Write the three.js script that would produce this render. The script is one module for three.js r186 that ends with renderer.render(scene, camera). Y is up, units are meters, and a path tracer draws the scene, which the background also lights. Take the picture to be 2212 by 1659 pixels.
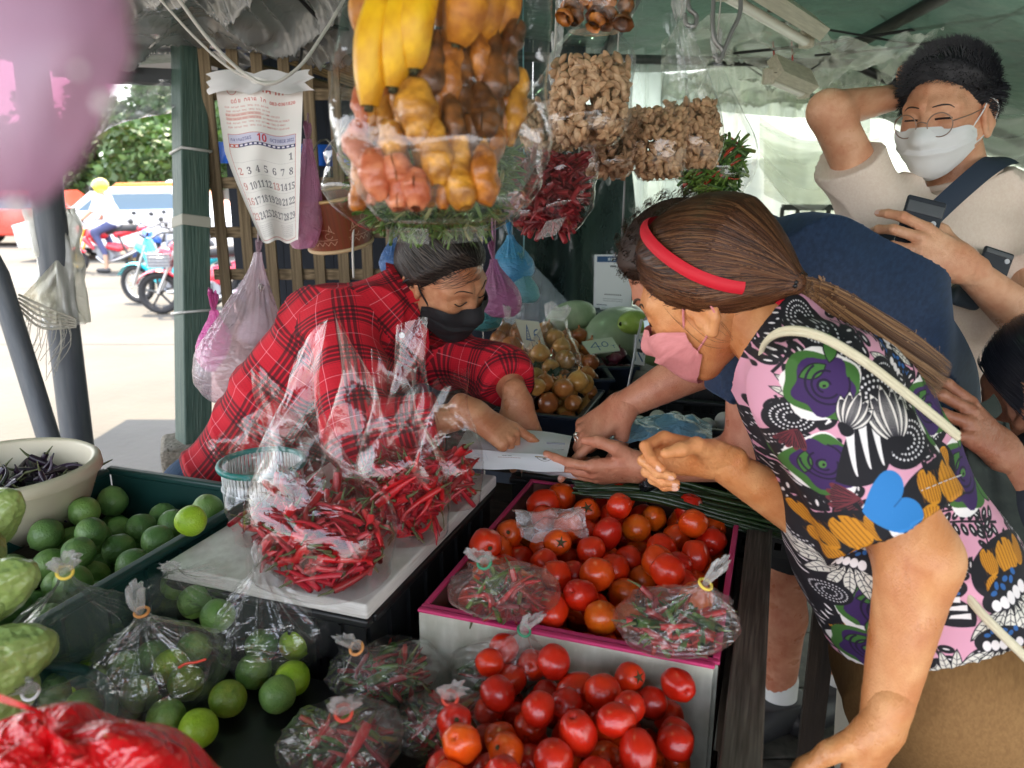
import * as THREE from 'three';
import { mergeGeometries } from 'three/addons/utils/BufferGeometryUtils.js';
import { RoundedBoxGeometry } from 'three/addons/geometries/RoundedBoxGeometry.js';

// ---------------------------------------------------------------- camera, sky, sun, exposure
const scene = new THREE.Scene();
const PITCH = 14.6 * Math.PI / 180, EYE = 1.5, FOV = 53.02;
const camera = new THREE.PerspectiveCamera(FOV, 4 / 3, 0.03, 400);
camera.position.set(0, EYE, 0);
camera.rotation.x = -PITCH;
camera.userData.fStop = 5.4;
camera.focus = 1.35;
const renderer = new THREE.WebGLRenderer({ antialias: true });
renderer.toneMapping = THREE.LinearToneMapping;
renderer.toneMappingExposure = 5.3;
renderer.shadowMap.enabled = true;
const SUN = new THREE.Vector3(-0.26, 1.0, -0.36).normalize();

function rng(seed) { let s = seed >>> 0; return () => { s = (s + 0x6d2b79f5) | 0; let t = Math.imul(s ^ (s >>> 15), 1 | s); t = (t + Math.imul(t ^ (t >>> 7), 61 | t)) ^ t; return ((t ^ (t >>> 14)) >>> 0) / 4294967296; }; }
function hash3(x, y, z) { let h = (x * 374761393 + y * 668265263 + z * 2147483647) | 0; h = Math.imul(h ^ (h >>> 13), 1274126177); return ((h ^ (h >>> 16)) >>> 0) / 4294967295; }
const sm = (t) => t * t * (3 - 2 * t), mix = (a, b, t) => a + (b - a) * t, clamp = (x, a, b) => Math.min(b, Math.max(a, x)), sstep = (a, b, x) => sm(clamp((x - a) / (b - a), 0, 1));
function noise(x, y = 0, z = 0) {  // value noise, -1..1
  const X = Math.floor(x), Y = Math.floor(y), Z = Math.floor(z), u = sm(x - X), v = sm(y - Y), w = sm(z - Z), h = hash3;
  return 2 * mix(mix(mix(h(X, Y, Z), h(X + 1, Y, Z), u), mix(h(X, Y + 1, Z), h(X + 1, Y + 1, Z), u), v), mix(mix(h(X, Y, Z + 1), h(X + 1, Y, Z + 1), u), mix(h(X, Y + 1, Z + 1), h(X + 1, Y + 1, Z + 1), u), v), w) - 1;
}
const fbm = (x, y, z, n = 4) => { let s = 0, a = 0.5; for (let i = 0; i < n; i++) { s += a * noise(x, y, z); x = x * 2.03 + 7.1; y = y * 2.03 + 3.3; z = z * 2.03 + 1.7; a *= 0.5; } return s; };

{ // hazy bright tropical sky, computed once for every direction
  const W = 512, H = 256, d = new Float32Array(W * H * 4);
  for (let j = 0; j < H; j++) for (let i = 0; i < W; i++) {
    const el = (j + 0.5) / H * Math.PI - Math.PI / 2, az = (i + 0.5) / W * 2 * Math.PI - Math.PI, y = Math.sin(el), x = Math.cos(el) * Math.cos(az), z = Math.cos(el) * Math.sin(az);
    const up = Math.max(0, y), k = Math.pow(1 - up, 2.2), cl = sstep(-0.12, 0.35, fbm(x * 2.2 + 9, y * 4.5, z * 2.2, 5)) * sstep(0, 0.12, y) * 0.75;
    const dot = Math.max(0, x * SUN.x + y * SUN.y + z * SUN.z), glow = 0.25 * Math.pow(dot, 8);
    const sky = [mix(0.46, 1.08, k), mix(0.6, 1.05, k), mix(0.9, 1.0, k)], c = [1.38, 1.34, 1.27], low = y < 0 ? 0.35 : 1, o = (j * W + i) * 4;
    for (let q = 0; q < 3; q++) d[o + q] = (mix(sky[q], c[q], cl) + glow) * mix(low, 1, sstep(-0.03, 0, y));
    d[o + 3] = 1;
  }
  const t = new THREE.DataTexture(d, W, H, THREE.RGBAFormat, THREE.FloatType);
  t.mapping = THREE.EquirectangularReflectionMapping; t.magFilter = THREE.LinearFilter; t.needsUpdate = true;
  scene.background = t; scene.environment = t;
}
const sun = new THREE.DirectionalLight(0xffecd0, 3.2);
sun.position.copy(SUN).multiplyScalar(30); sun.castShadow = true;
Object.assign(sun.shadow.camera, { left: -25, right: 25, top: 25, bottom: -25, near: 1, far: 80 });
sun.shadow.mapSize.set(4096, 4096);
scene.add(sun, sun.target);

// ---------------------------------------------------------------- helpers
const V = (x, y, z) => new THREE.Vector3(x, y, z);
const CP = Math.cos(PITCH), SP = Math.sin(PITCH), FL = 829.5 / Math.tan(FOV / 2 * Math.PI / 180);
// a point seen at (X, Y) of a 2212 x 1659 view, d metres ahead
function at(X, Y, d) { const x = (X - 1106) / FL, y = (829.5 - Y) / FL; return V(x * d, EYE + d * (-SP + CP * y), d * (-CP - SP * y)); }
// the same, where the view meets the level h
function atY(X, Y, h) { const y = (829.5 - Y) / FL; return at(X, Y, (EYE - h) / (SP - CP * y)); }
const YAW = -19.1 * Math.PI / 180, AX = V(Math.cos(YAW), 0, -Math.sin(YAW)), BX = V(-Math.sin(YAW), 0, -Math.cos(YAW));
const ST = (u, y, v) => V(AX.x * u + BX.x * v, y, AX.z * u + BX.z * v);   // the stall's own axes
const counts = {};
const numbered = (n) => { const k = counts[n] = (counts[n] ?? -1) + 1; return k ? n + '_' + String(k).padStart(3, '0') : n; };
function tag(o, label, category, group, kind) { o.userData.label = label; if (category) o.userData.category = category; if (group) o.userData.group = group; if (kind) o.userData.kind = kind; return o; }
function thing(name, label, category, pos = V(0, 0, 0), turn = 0, group) {
  const o = new THREE.Group(); o.name = numbered(name); o.position.copy(pos); o.rotation.y = turn; tag(o, label, category, group); scene.add(o); return o;
}
function part(parent, name, geo, material, label) {
  const m = new THREE.Mesh(geo, material); m.name = name; m.castShadow = m.receiveShadow = true; if (label) m.userData.label = label; parent.add(m); return m;
}
// geometry given in world space, moved into its thing's space
function wpart(parent, name, geo, material, label) { parent.updateMatrixWorld(true); geo.applyMatrix4(parent.matrixWorld.clone().invert()); return part(parent, name, geo, material, label); }
function solo(name, geo, material, label, category, pos, group) { const m = part(scene, numbered(name), geo, material); if (pos) m.position.copy(pos); return tag(m, label, category, group); }
function struct(name, geo, material) { const m = part(scene, numbered(name), geo, material); m.userData.kind = 'structure'; return m; }
function M(o) { const { c, ...r } = o; const m = new THREE.MeshPhysicalMaterial({ roughness: 0.6, side: THREE.DoubleSide, ...r }); if (c) m.color.setRGB(...c); return m; }
const norm = (g) => { for (const k of Object.keys(g.attributes)) if (!['position', 'normal', 'uv'].includes(k)) g.deleteAttribute(k); if (!g.attributes.uv) g.setAttribute('uv', new THREE.BufferAttribute(new Float32Array(g.attributes.position.count * 2), 2)); return g.index ? g.toNonIndexed() : g; };
const merge = (list) => mergeGeometries(list.map(norm));
const box = (w, h, d, x = 0, y = 0, z = 0) => new THREE.BoxGeometry(w, h, d).translate(x, y, z);
const rbox = (w, h, d, r = 0.004, x = 0, y = 0, z = 0, s = 2) => new RoundedBoxGeometry(w, h, d, s, r).translate(x, y, z);
function tube(pts, r, seg = 24, rad = 8, closed = false) {
  const c = new THREE.CatmullRomCurve3(pts, closed), R = typeof r === 'function' ? r : null, g = new THREE.TubeGeometry(c, seg, R ? 1 : r, rad, closed);
  if (R) { const p = g.attributes.position, q = V(); for (let i = 0; i <= seg; i++) { const o = c.getPointAt(i / seg), k = Math.max(1e-4, R(i / seg)); for (let j = 0; j <= rad; j++) { const n = i * (rad + 1) + j; q.fromBufferAttribute(p, n).sub(o).multiplyScalar(k).add(o); p.setXYZ(n, q.x, q.y, q.z); } } g.computeVertexNormals(); }
  return g;
}
function bar(a, b, w, h = w) { const d = b.clone().sub(a), g = new THREE.BoxGeometry(w, d.length(), h); g.applyQuaternion(new THREE.Quaternion().setFromUnitVectors(V(0, 1, 0), d.clone().normalize())); return g.translate((a.x + b.x) / 2, (a.y + b.y) / 2, (a.z + b.z) / 2); }
function rod(a, b, r, r2 = r, seg = 12) { const d = b.clone().sub(a), g = new THREE.CylinderGeometry(r2, r, d.length(), seg); g.applyQuaternion(new THREE.Quaternion().setFromUnitVectors(V(0, 1, 0), d.clone().normalize())); return g.translate((a.x + b.x) / 2, (a.y + b.y) / 2, (a.z + b.z) / 2); }
// a sheet p(u, v) over 0..1 x 0..1
function sheet(nu, nv, f, closedU = false) {
  const p = [], uv = [], ix = [], q = V();
  for (let j = 0; j <= nv; j++) for (let i = 0; i <= nu; i++) { f(closedU && i === nu ? 0 : i / nu, j / nv, q); p.push(q.x, q.y, q.z); uv.push(i / nu, j / nv); }
  for (let j = 0; j < nv; j++) for (let i = 0; i < nu; i++) { const a = j * (nu + 1) + i, b = a + nu + 1; ix.push(a, a + 1, b, a + 1, b + 1, b); }
  const g = new THREE.BufferGeometry(); g.setAttribute('position', new THREE.Float32BufferAttribute(p, 3)); g.setAttribute('uv', new THREE.Float32BufferAttribute(uv, 2)); g.setIndex(ix); g.computeVertexNormals();
  if (closedU) { const n = g.attributes.normal; for (let j = 0; j <= nv; j++) { const a = j * (nu + 1), b = a + nu, x = n.getX(a) + n.getX(b), y = n.getY(a) + n.getY(b), z = n.getZ(a) + n.getZ(b), l = Math.hypot(x, y, z) || 1; for (const k of [a, b]) n.setXYZ(k, x / l, y / l, z / l); } }
  return g;
}
const flat = (g) => { const h = g.toNonIndexed(); h.computeVertexNormals(); return h; };
function canvasTex(w, h, draw, repeat) { const c = document.createElement('canvas'); c.width = w; c.height = h; draw(c.getContext('2d'), w, h); const t = new THREE.CanvasTexture(c); t.colorSpace = THREE.SRGBColorSpace; if (repeat) t.wrapS = t.wrapT = THREE.RepeatWrapping; t.anisotropy = 4; return t; }
function dataTex(n, f, srgb, rep = true) { const d = new Uint8Array(n * n * 4); for (let j = 0; j < n; j++) for (let i = 0; i < n; i++) { const r = f(i / n, j / n), o = (j * n + i) * 4, a = Array.isArray(r) ? r : [r, r, r]; for (let k = 0; k < 3; k++) d[o + k] = clamp(a[k], 0, 1) * 255; d[o + 3] = 255; } const t = new THREE.DataTexture(d, n, n); t.magFilter = THREE.LinearFilter; if (rep) t.wrapS = t.wrapT = THREE.RepeatWrapping; if (srgb) t.colorSpace = THREE.SRGBColorSpace; t.needsUpdate = true; return t; }
// periodic fbm on the unit square
const tile = (u, v, f, n = 4, s = 0) => { let r = 0, a = 0.5; for (let k = 0; k < n; k++) { const x = u * f, y = v * f, X = Math.floor(x), Y = Math.floor(y), p = sm(x - X), q = sm(y - Y), h = (i, j) => hash3(((i % f) + f) % f, ((j % f) + f) % f, s + k * 7); r += a * (2 * mix(mix(h(X, Y), h(X + 1, Y), p), mix(h(X, Y + 1), h(X + 1, Y + 1), p), q) - 1); f *= 2; a *= 0.5; } return r; };
const rep = (t, x, y) => { const c = t.clone(); c.repeat.set(x, y); c.needsUpdate = true; return c; };

// ---- distance fields: tapered limbs joined smoothly, meshed on a grid
const smin = (a, b, k) => { const h = Math.max(k - Math.abs(a - b), 0) / k; return Math.min(a, b) - h * h * k * 0.25; };
function limb(a, b, ra, rb = ra) { return [a.x, a.y, a.z, b.x - a.x, b.y - a.y, b.z - a.z, 1 / Math.max(1e-9, a.distanceToSquared(b)), ra, rb - ra]; }
const dl = (L, x, y, z) => { const px = x - L[0], py = y - L[1], pz = z - L[2], t = clamp((px * L[3] + py * L[4] + pz * L[5]) * L[6], 0, 1), qx = px - L[3] * t, qy = py - L[4] * t, qz = pz - L[5] * t; return Math.sqrt(qx * qx + qy * qy + qz * qz) - L[7] - L[8] * t; };
const limbs = (list, k) => (x, y, z) => { let d = 1e3; for (const L of list) d = smin(d, dl(L, x, y, z), k); return d; };
const ell = (x, y, z, cx, cy, cz, rx, ry, rz) => { const a = (x - cx) / rx, b = (y - cy) / ry, c = (z - cz) / rz, k = Math.sqrt(a * a + b * b + c * c), l = Math.sqrt(a * a / rx / rx + b * b / ry / ry + c * c / rz / rz); return l < 1e-9 ? -Math.min(rx, ry, rz) : k * (k - 1) / l; };
function bounds(list, pad) { const lo = V(1e9, 1e9, 1e9), hi = V(-1e9, -1e9, -1e9); for (const L of list) for (const t of [0, 1]) { const p = V(L[0] + L[3] * t, L[1] + L[4] * t, L[2] + L[5] * t), r = L[7] + L[8] * t + pad; lo.min(p.clone().subScalar(r)); hi.max(p.clone().addScalar(r)); } return [lo, hi]; }
function net(f, lo, hi, h) {
  const nx = Math.ceil((hi.x - lo.x) / h) + 2, ny = Math.ceil((hi.y - lo.y) / h) + 2, nz = Math.ceil((hi.z - lo.z) / h) + 2, w = new Float32Array(nx * ny * nz), id = new Int32Array(nx * ny * nz).fill(-1), sx = 1, sy = nx, sz = nx * ny;
  for (let k = 0, n = 0; k < nz; k++) for (let j = 0; j < ny; j++) for (let i = 0; i < nx; i++, n++) w[n] = f(lo.x + i * h, lo.y + j * h, lo.z + k * h);
  const p = [], ix = [], C = [0, sx, sy, sx + sy, sz, sx + sz, sy + sz, sx + sy + sz], E = [[0, 1], [2, 3], [4, 5], [6, 7], [0, 2], [1, 3], [4, 6], [5, 7], [0, 4], [1, 5], [2, 6], [3, 7]];
  for (let k = 0; k < nz - 1; k++) for (let j = 0; j < ny - 1; j++) for (let i = 0; i < nx - 1; i++) {
    const n = i + j * sy + k * sz; let neg = 0; for (let c = 0; c < 8; c++) if (w[n + C[c]] < 0) neg++;
    if (!neg || neg === 8) continue;
    let x = 0, y = 0, z = 0, m = 0;
    for (const [a, b] of E) { const wa = w[n + C[a]], wb = w[n + C[b]]; if (wa < 0 === wb < 0) continue; const t = wa / (wa - wb); x += mix(a & 1, b & 1, t); y += mix((a >> 1) & 1, (b >> 1) & 1, t); z += mix((a >> 2) & 1, (b >> 2) & 1, t); m++; }
    id[n] = p.length / 3; p.push(lo.x + (i + x / m) * h, lo.y + (j + y / m) * h, lo.z + (k + z / m) * h);
  }
  const quad = (a, b, c, d, s) => { if (a < 0 || b < 0 || c < 0 || d < 0) return; if (s) ix.push(a, b, c, a, c, d); else ix.push(a, c, b, a, d, c); };
  for (let k = 1; k < nz - 1; k++) for (let j = 1; j < ny - 1; j++) for (let i = 1; i < nx - 1; i++) {
    const n = i + j * sy + k * sz, s = w[n] < 0;
    if (s !== w[n + sx] < 0) quad(id[n - sy - sz], id[n - sz], id[n], id[n - sy], s);
    if (s !== w[n + sy] < 0) quad(id[n - sx - sz], id[n - sx], id[n], id[n - sz], s);
    if (s !== w[n + sz] < 0) quad(id[n - sx - sy], id[n - sy], id[n], id[n - sx], s);
  }
  const g = new THREE.BufferGeometry(), nn = new Float32Array(p.length), e = h * 0.4;
  for (let i = 0; i < p.length; i += 3) { const x = p[i], y = p[i + 1], z = p[i + 2], a = f(x + e, y, z) - f(x - e, y, z), b = f(x, y + e, z) - f(x, y - e, z), c = f(x, y, z + e) - f(x, y, z - e), l = Math.hypot(a, b, c) || 1; nn[i] = a / l; nn[i + 1] = b / l; nn[i + 2] = c / l; }
  g.setAttribute('position', new THREE.Float32BufferAttribute(p, 3)); g.setAttribute('normal', new THREE.BufferAttribute(nn, 3)); g.setIndex(ix); return g;
}
const grad = (f, p, e = 0.002) => V(f(p.x + e, p.y, p.z) - f(p.x - e, p.y, p.z), f(p.x, p.y + e, p.z) - f(p.x, p.y - e, p.z), f(p.x, p.y, p.z + e) - f(p.x, p.y, p.z - e)).normalize();
// pieces dropped one by one on a floor inside a region, none cutting into another: returns [x, y, z, r]
function pile(n, R, draw, rad, floor, tries = 14, seed = 1, start = []) {
  const out = [...start], r0 = rng(seed), first = out.length;
  for (let i = 0; i < n; i++) {
    const r = rad(r0); let best = null;
    for (let t = 0; t < tries; t++) {
      const [x, z] = draw(r0, r); let y = floor(x, z) + r;
      for (const o of out) { const d2 = (o[0] - x) ** 2 + (o[2] - z) ** 2, s = (r + o[3]) * 0.985; if (d2 < s * s) y = Math.max(y, o[1] + Math.sqrt(s * s - d2)); }
      if (!best || y < best[1]) best = [x, y, z, r];
    }
    out.push(best);
  }
  return out.slice(first);
}
const rotTo = (from, to) => new THREE.Quaternion().setFromUnitVectors(from.clone().normalize(), to.clone().normalize());
// a frame whose z is the first direction and whose y is as near the second as can be
function frame(z, y, pos = V(0, 0, 0), s = 1) { const Z = z.clone().normalize(), X = y.clone().cross(Z).normalize(), Y = Z.clone().cross(X); return new THREE.Matrix4().makeBasis(X.multiplyScalar(s), Y.multiplyScalar(s), Z.multiplyScalar(s)).setPosition(pos); }
// ---------------------------------------------------------------- ground, floor, roof
const T_GRAIN = dataTex(256, (u, v) => 0.5 + 0.5 * tile(u, v, 8, 6, 3));
const T_BUMPY = dataTex(256, (u, v) => 0.5 + 0.6 * tile(u, v, 24, 4, 31));
const mkRough = (c1, c2, f, seed, n = 256, fx = 1) => dataTex(n, (u, v) => { const t = clamp(0.5 + 0.9 * tile(u * fx, v, f, 6, seed), 0, 1), s = clamp(0.5 + 0.9 * tile(u, v, f * 4, 4, seed + 50), 0, 1); return c1.map((a, k) => mix(a, c2[k], t * 0.75 + s * 0.25)); }, true);
const S = (a) => a.map((x) => x / 255);
{
  const t = mkRough(S([78, 75, 68]), S([99, 95, 87]), 8, 11, 512); t.repeat.set(50, 50);
  struct('road', new THREE.PlaneGeometry(600, 600).rotateX(-Math.PI / 2).translate(0, -0.15, 0), M({ map: t, roughness: 0.9, bumpMap: rep(T_BUMPY, 700, 700), bumpScale: 0.003 }));
  // worn seams in the concrete of the lane
  const seam = M({ c: [0.12, 0.11, 0.1], roughness: 1 });
  for (const z of [-8, -12.5, -17]) struct('road_seam', new THREE.PlaneGeometry(16, 0.025).rotateX(-Math.PI / 2).translate(-8, -0.146, z), seam);
}
const floorMat = M({ map: mkRough(S([58, 56, 52]), S([92, 88, 80]), 8, 21), roughness: 0.75, bumpMap: T_BUMPY, bumpScale: 0.002 });
{
  const f = struct('market_floor', box(4.2, 0.3, 6.2, 0.7, -0.16, -0.4), floorMat), r = rng(5);
  const g = [0, 1, 2].map(() => rbox(0.294, 0.02, 0.294, 0.004));
  for (let i = 0; i < 7; i++) for (let j = 0; j < 8; j++) { const m = part(f, j || i ? numbered('floor_tile') : numbered('floor_tile'), g[(i + j) % 3], floorMat); m.position.set(0.35 + i * 0.3, -0.008 + r() * 0.003, -1.0 - j * 0.3); m.rotation.y = r() < 0.5 ? 0 : Math.PI; }
}
const tarpTex = mkRough(S([34, 54, 46]), S([66, 92, 76]), 6, 41);
const tarp = M({ map: rep(tarpTex, 3, 3), roughness: 0.55, transmission: 0.2, bumpMap: rep(T_GRAIN, 4, 4), bumpScale: 0.02 });
{
  const roof = thing('tarpaulin_roof', 'sagging dark green tarpaulin roof over the whole market stall', 'roof', V(1.2, 2.2, -1.4));
  const roofY = (x, z) => 2.2 + 0.055 * z - 0.42 * Math.max(0, x - 1.15) + 0.04 * noise(x * 1.1, z * 1.1, 3) + 0.025 * Math.sin(x * 5 + z);
  wpart(roof, 'tarpaulin', sheet(70, 74, (u, v, q) => { const x = -1.7 + u * 4.2, z = 1.55 - v * 5.17; q.set(x, roofY(x, z), z); }), tarp);
  const steel = M({ c: [0.05, 0.05, 0.05], metalness: 0.6, roughness: 0.5 });
  for (const x of [-1.62, 0.35, 1.2, 2.3]) wpart(roof, 'rafter', rod(V(x, roofY(x, 1) - 0.05, 1.0), V(x, roofY(x, -3.6) - 0.05, -3.6), 0.02), steel);
  for (const z of [-1.5, -2.9]) { wpart(roof, 'purlin', rod(V(-1.65, roofY(-1.6, z) - 0.08, z), V(1.2, roofY(1.2, z) - 0.08, z), 0.016), steel); wpart(roof, 'purlin', rod(V(1.2, roofY(1.2, z) - 0.08, z), V(2.5, roofY(2.5, z) - 0.08, z), 0.016), steel); }
  const aw = thing('street_awning', 'grey sheet awning reaching out over the street side', 'awning', V(-2.4, 2.2, -3));
  wpart(aw, 'awning_sheet', box(1.72, 0.012, 7.0, -2.56, 2.31, -2.7), M({ c: [0.16, 0.17, 0.18], roughness: 0.6, transmission: 0.1 }));
  wpart(aw, 'awning_sheet', box(0.75, 0.012, 2.2, -1.31, 2.33, -5.0), M({ c: [0.16, 0.17, 0.18], roughness: 0.6 }));
  for (const z of [-6.1, -4.4, -2.5, -0.7]) wpart(aw, 'awning_bar', rod(V(-3.4, 2.28, z), V(-1.7, 2.28, z), 0.018), steel);
  for (const z of [0.6]) wpart(aw, 'awning_post', rod(V(-3.35, -0.15, z), V(-3.35, 2.28, z), 0.03), M({ c: [0.3, 0.3, 0.3], metalness: 0.4 }));
}
// ---------------------------------------------------------------- clear plastic
const T_CRINKLE = dataTex(512, (u, v) => { let s = 0; for (const [f, a] of [[10, 0.55], [22, 0.3], [48, 0.15]]) { const n = tile(u, v, f, 2, f); s += a * (1 - Math.min(1, Math.abs(n) * 5)); } return s; });
const film = (o = {}) => M({ c: [0.97, 0.97, 0.96], transmission: 0.975, roughness: 0.11, ior: 1.8, bumpMap: T_CRINKLE, bumpScale: 0.0012, ...o });
const FILM = film(), FILM2 = film({ transmission: 1, roughness: 0.06, c: [0.99, 0.99, 0.99], ior: 1.6, bumpScale: 0.0005 }), FILMTHICK = film({ transmission: 0.8, roughness: 0.22 });
{
  // glossy film slung under the roof on the left, dark and bulging
  const sag = thing('ceiling_plastic', 'crumpled clear plastic slung in bulges under the ceiling at left', 'plastic sheet', V(-0.9, 1.95, -1.9));
  const f = (u, v, q) => {
    const X = 200 + u * 640, Y = -60 + v * 225, d = mix(1.75, 2.55, Math.pow(v, 0.8));
    const p = at(X, Y, d), w = noise(u * 3.1, v * 2.2, 8), k = 1 - Math.abs(noise(u * 6 + v * 3, v * 2.5 - u, 4)), m = 1 - Math.abs(noise(u * 14 - v * 7, v * 6, 14));
    q.copy(p); q.y += 0.05 - 0.08 * Math.sin(v * Math.PI) * (0.7 + 0.5 * w) - 0.07 * k * k * k - 0.02 * m * m * m + 0.03 * v;
  };
  wpart(sag, 'plastic_sheet', sheet(150, 80, f), M({ c: [0.5, 0.5, 0.5], transmission: 0.6, roughness: 0.13, ior: 1.75, bumpMap: T_CRINKLE, bumpScale: 0.003 }));
  const flap = thing('plastic_flap', 'torn clear plastic flap hanging beside the green pillar', 'plastic sheet', at(330, 250, 2.55));
  wpart(flap, 'plastic_sheet', sheet(50, 40, (u, v, q) => { const e = 1 - 0.3 * v - 0.4 * u * v * v; q.copy(at(mix(205, 392, u * mix(1, 0.62, v * v)), mix(172, 350, v * e), 2.5 + 0.06 * Math.sin(u * 22 + v * 5) * v + 0.05 * noise(u * 5, v * 5))); }), film({ c: [0.75, 0.78, 0.8], transmission: 0.75, roughness: 0.2 }));
}
// ---------------------------------------------------------------- posts
const paint = M({ map: mkRough(S([56, 84, 76]), S([98, 118, 106]), 16, 61), roughness: 0.55, bumpMap: T_BUMPY, bumpScale: 0.002 });
{
  const b = at(420, 960, 2.5), p = thing('green_pillar', 'peeling green square pillar between the street and the lattice', 'pillar', V(b.x, 0, b.z), 0.75);
  const tp = at(408, 20, 2.46); p.updateMatrixWorld(true); const ct = p.worldToLocal(tp.clone()), lean = rotTo(V(0, 1, 0), ct.clone().sub(V(0, 0.7, 0))); const col = rbox(0.088, 1.56, 0.088, 0.006, 0, 0.76, 0).applyQuaternion(lean).translate(0, 0.7, 0); part(p, 'shaft', col, paint); const along = (g, y) => g.applyQuaternion(lean).translate(ct.x * (y - 0.7) / (ct.y - 0.7), y, ct.z * (y - 0.7) / (ct.y - 0.7));
  const st = M({ map: mkRough(S([120, 112, 100]), S([168, 160, 146]), 20, 71), roughness: 0.9, bumpMap: T_BUMPY, bumpScale: 0.006 });
  const ped = part(p, 'pedestal', rbox(0.2, 0.11, 0.2, 0.018, 0, 0.645, 0, 3), st); ped.rotation.y = -0.35;
  part(p, 'pedestal_foot', rbox(0.15, 0.6, 0.15, 0.012, 0, 0.29, 0, 2), st).rotation.y = -0.35;
  const tie = M({ c: [0.75, 0.75, 0.73], roughness: 0.4 }), ring = (y, r, tilt) => { const g = new THREE.TorusGeometry(r, 0.0045, 6, 4).rotateZ(Math.PI / 4).rotateX(Math.PI / 2).rotateZ(tilt); return along(g, y); };
  const y1 = EYE + 2.5 * (-SP + CP * (829.5 - 330) / FL), y2 = EYE + 2.5 * (-SP + CP * (829.5 - 480) / FL), y3 = EYE + 2.5 * (-SP + CP * (829.5 - 672) / FL);
  part(p, 'cable_tie', ring(y1, 0.067, 0.05), tie); part(p, 'cable_tie', ring(y3, 0.068, 0.12), tie);
  part(p, 'band', along(rbox(0.093, 0.035, 0.093, 0.004, 0, 0, 0), y2), M({ c: [0.45, 0.45, 0.38], roughness: 0.7 }));
}
const postMat = M({ map: mkRough(S([78, 84, 92]), S([104, 108, 112]), 18, 81), roughness: 0.5, metalness: 0.2 });
{
  const b = at(146, 930, 2.2), t = at(120, 440, 2.25), p = thing('street_post', 'round grey post wrapped in cloudy plastic at the street edge', 'post', V(b.x, -0.15, b.z));
  wpart(p, 'post_tube', rod(V(b.x, -0.15, b.z), V(t.x, 2.28, t.z), 0.043, 0.043, 20), postMat);
  const r0 = rng(9);
  wpart(p, 'plastic_wrap', sheet(40, 50, (u, v, q) => { const a = u * 6.283, c = at(mix(118, 140, v), mix(450, 700, v), 2.22), R = 0.052 + 0.016 * noise(Math.cos(a) * 2, v * 6, Math.sin(a) * 2) + 0.006 * Math.sin(a * 9 + v * 7) + (Math.cos(a + 0.4) < -0.2 ? 0.05 * Math.max(0, 0.5 - v) : 0); q.set(c.x + R * Math.cos(a), c.y, c.z + R * Math.sin(a)); }, true), film({ c: [0.86, 0.86, 0.8], transmission: 0.55, roughness: 0.35 }));
  wpart(p, 'plastic_web', sheet(14, 14, (u, v, q) => { q.copy(at(mix(50, 122, u), mix(640, 625, u) + (v - 0.1) * mix(20, 90, u) - 55 * u * (1 - v), 2.14 + 0.02 * noise(u * 6, v * 6))); }), film({ c: [0.86, 0.84, 0.72], transmission: 0.6, roughness: 0.3 }));
  const str = M({ c: [0.55, 0.52, 0.44], roughness: 0.9 }), fr = [];
  for (let i = 0; i < 26; i++) { const X = 50 + r0() * 110, Y = 640 + (X - 50) * 0.5, L = 30 + r0() * 120, d = 2.12 + r0() * 0.04; fr.push(tube([at(X, Y, d), at(X + (r0() - 0.5) * 30, Y + L * 0.5, d), at(X - r0() * 40 + 10, Y + L, d)], 0.0009, 8, 3)); }
  for (let i = 0; i < 5; i++) fr.push(tube([at(40, 636 + i * 8, 2.1), at(90, 660 + i * 12, 2.12), at(165, 690 + i * 4, 2.17)], 0.0035, 8, 5));
  wpart(p, 'string', merge(fr), str);
  const c = at(-6, 590, 2.05), e = at(100, 930, 2.1), f = e.clone().sub(c).normalize();
  const q = thing('leaning_pole', 'slim grey pole leaning at the far left street edge', 'pole', V(e.x + f.x * 0.5, 0, e.z));
  wpart(q, 'pole_tube', rod(c, e.clone().addScaledVector(f, (e.y - 0.0) / -f.y), 0.028, 0.03, 14), postMat);
  wpart(q, 'pole_tip', rod(c, c.clone().addScaledVector(f, -0.12), 0.028, 0.006, 10), postMat);
}
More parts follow.
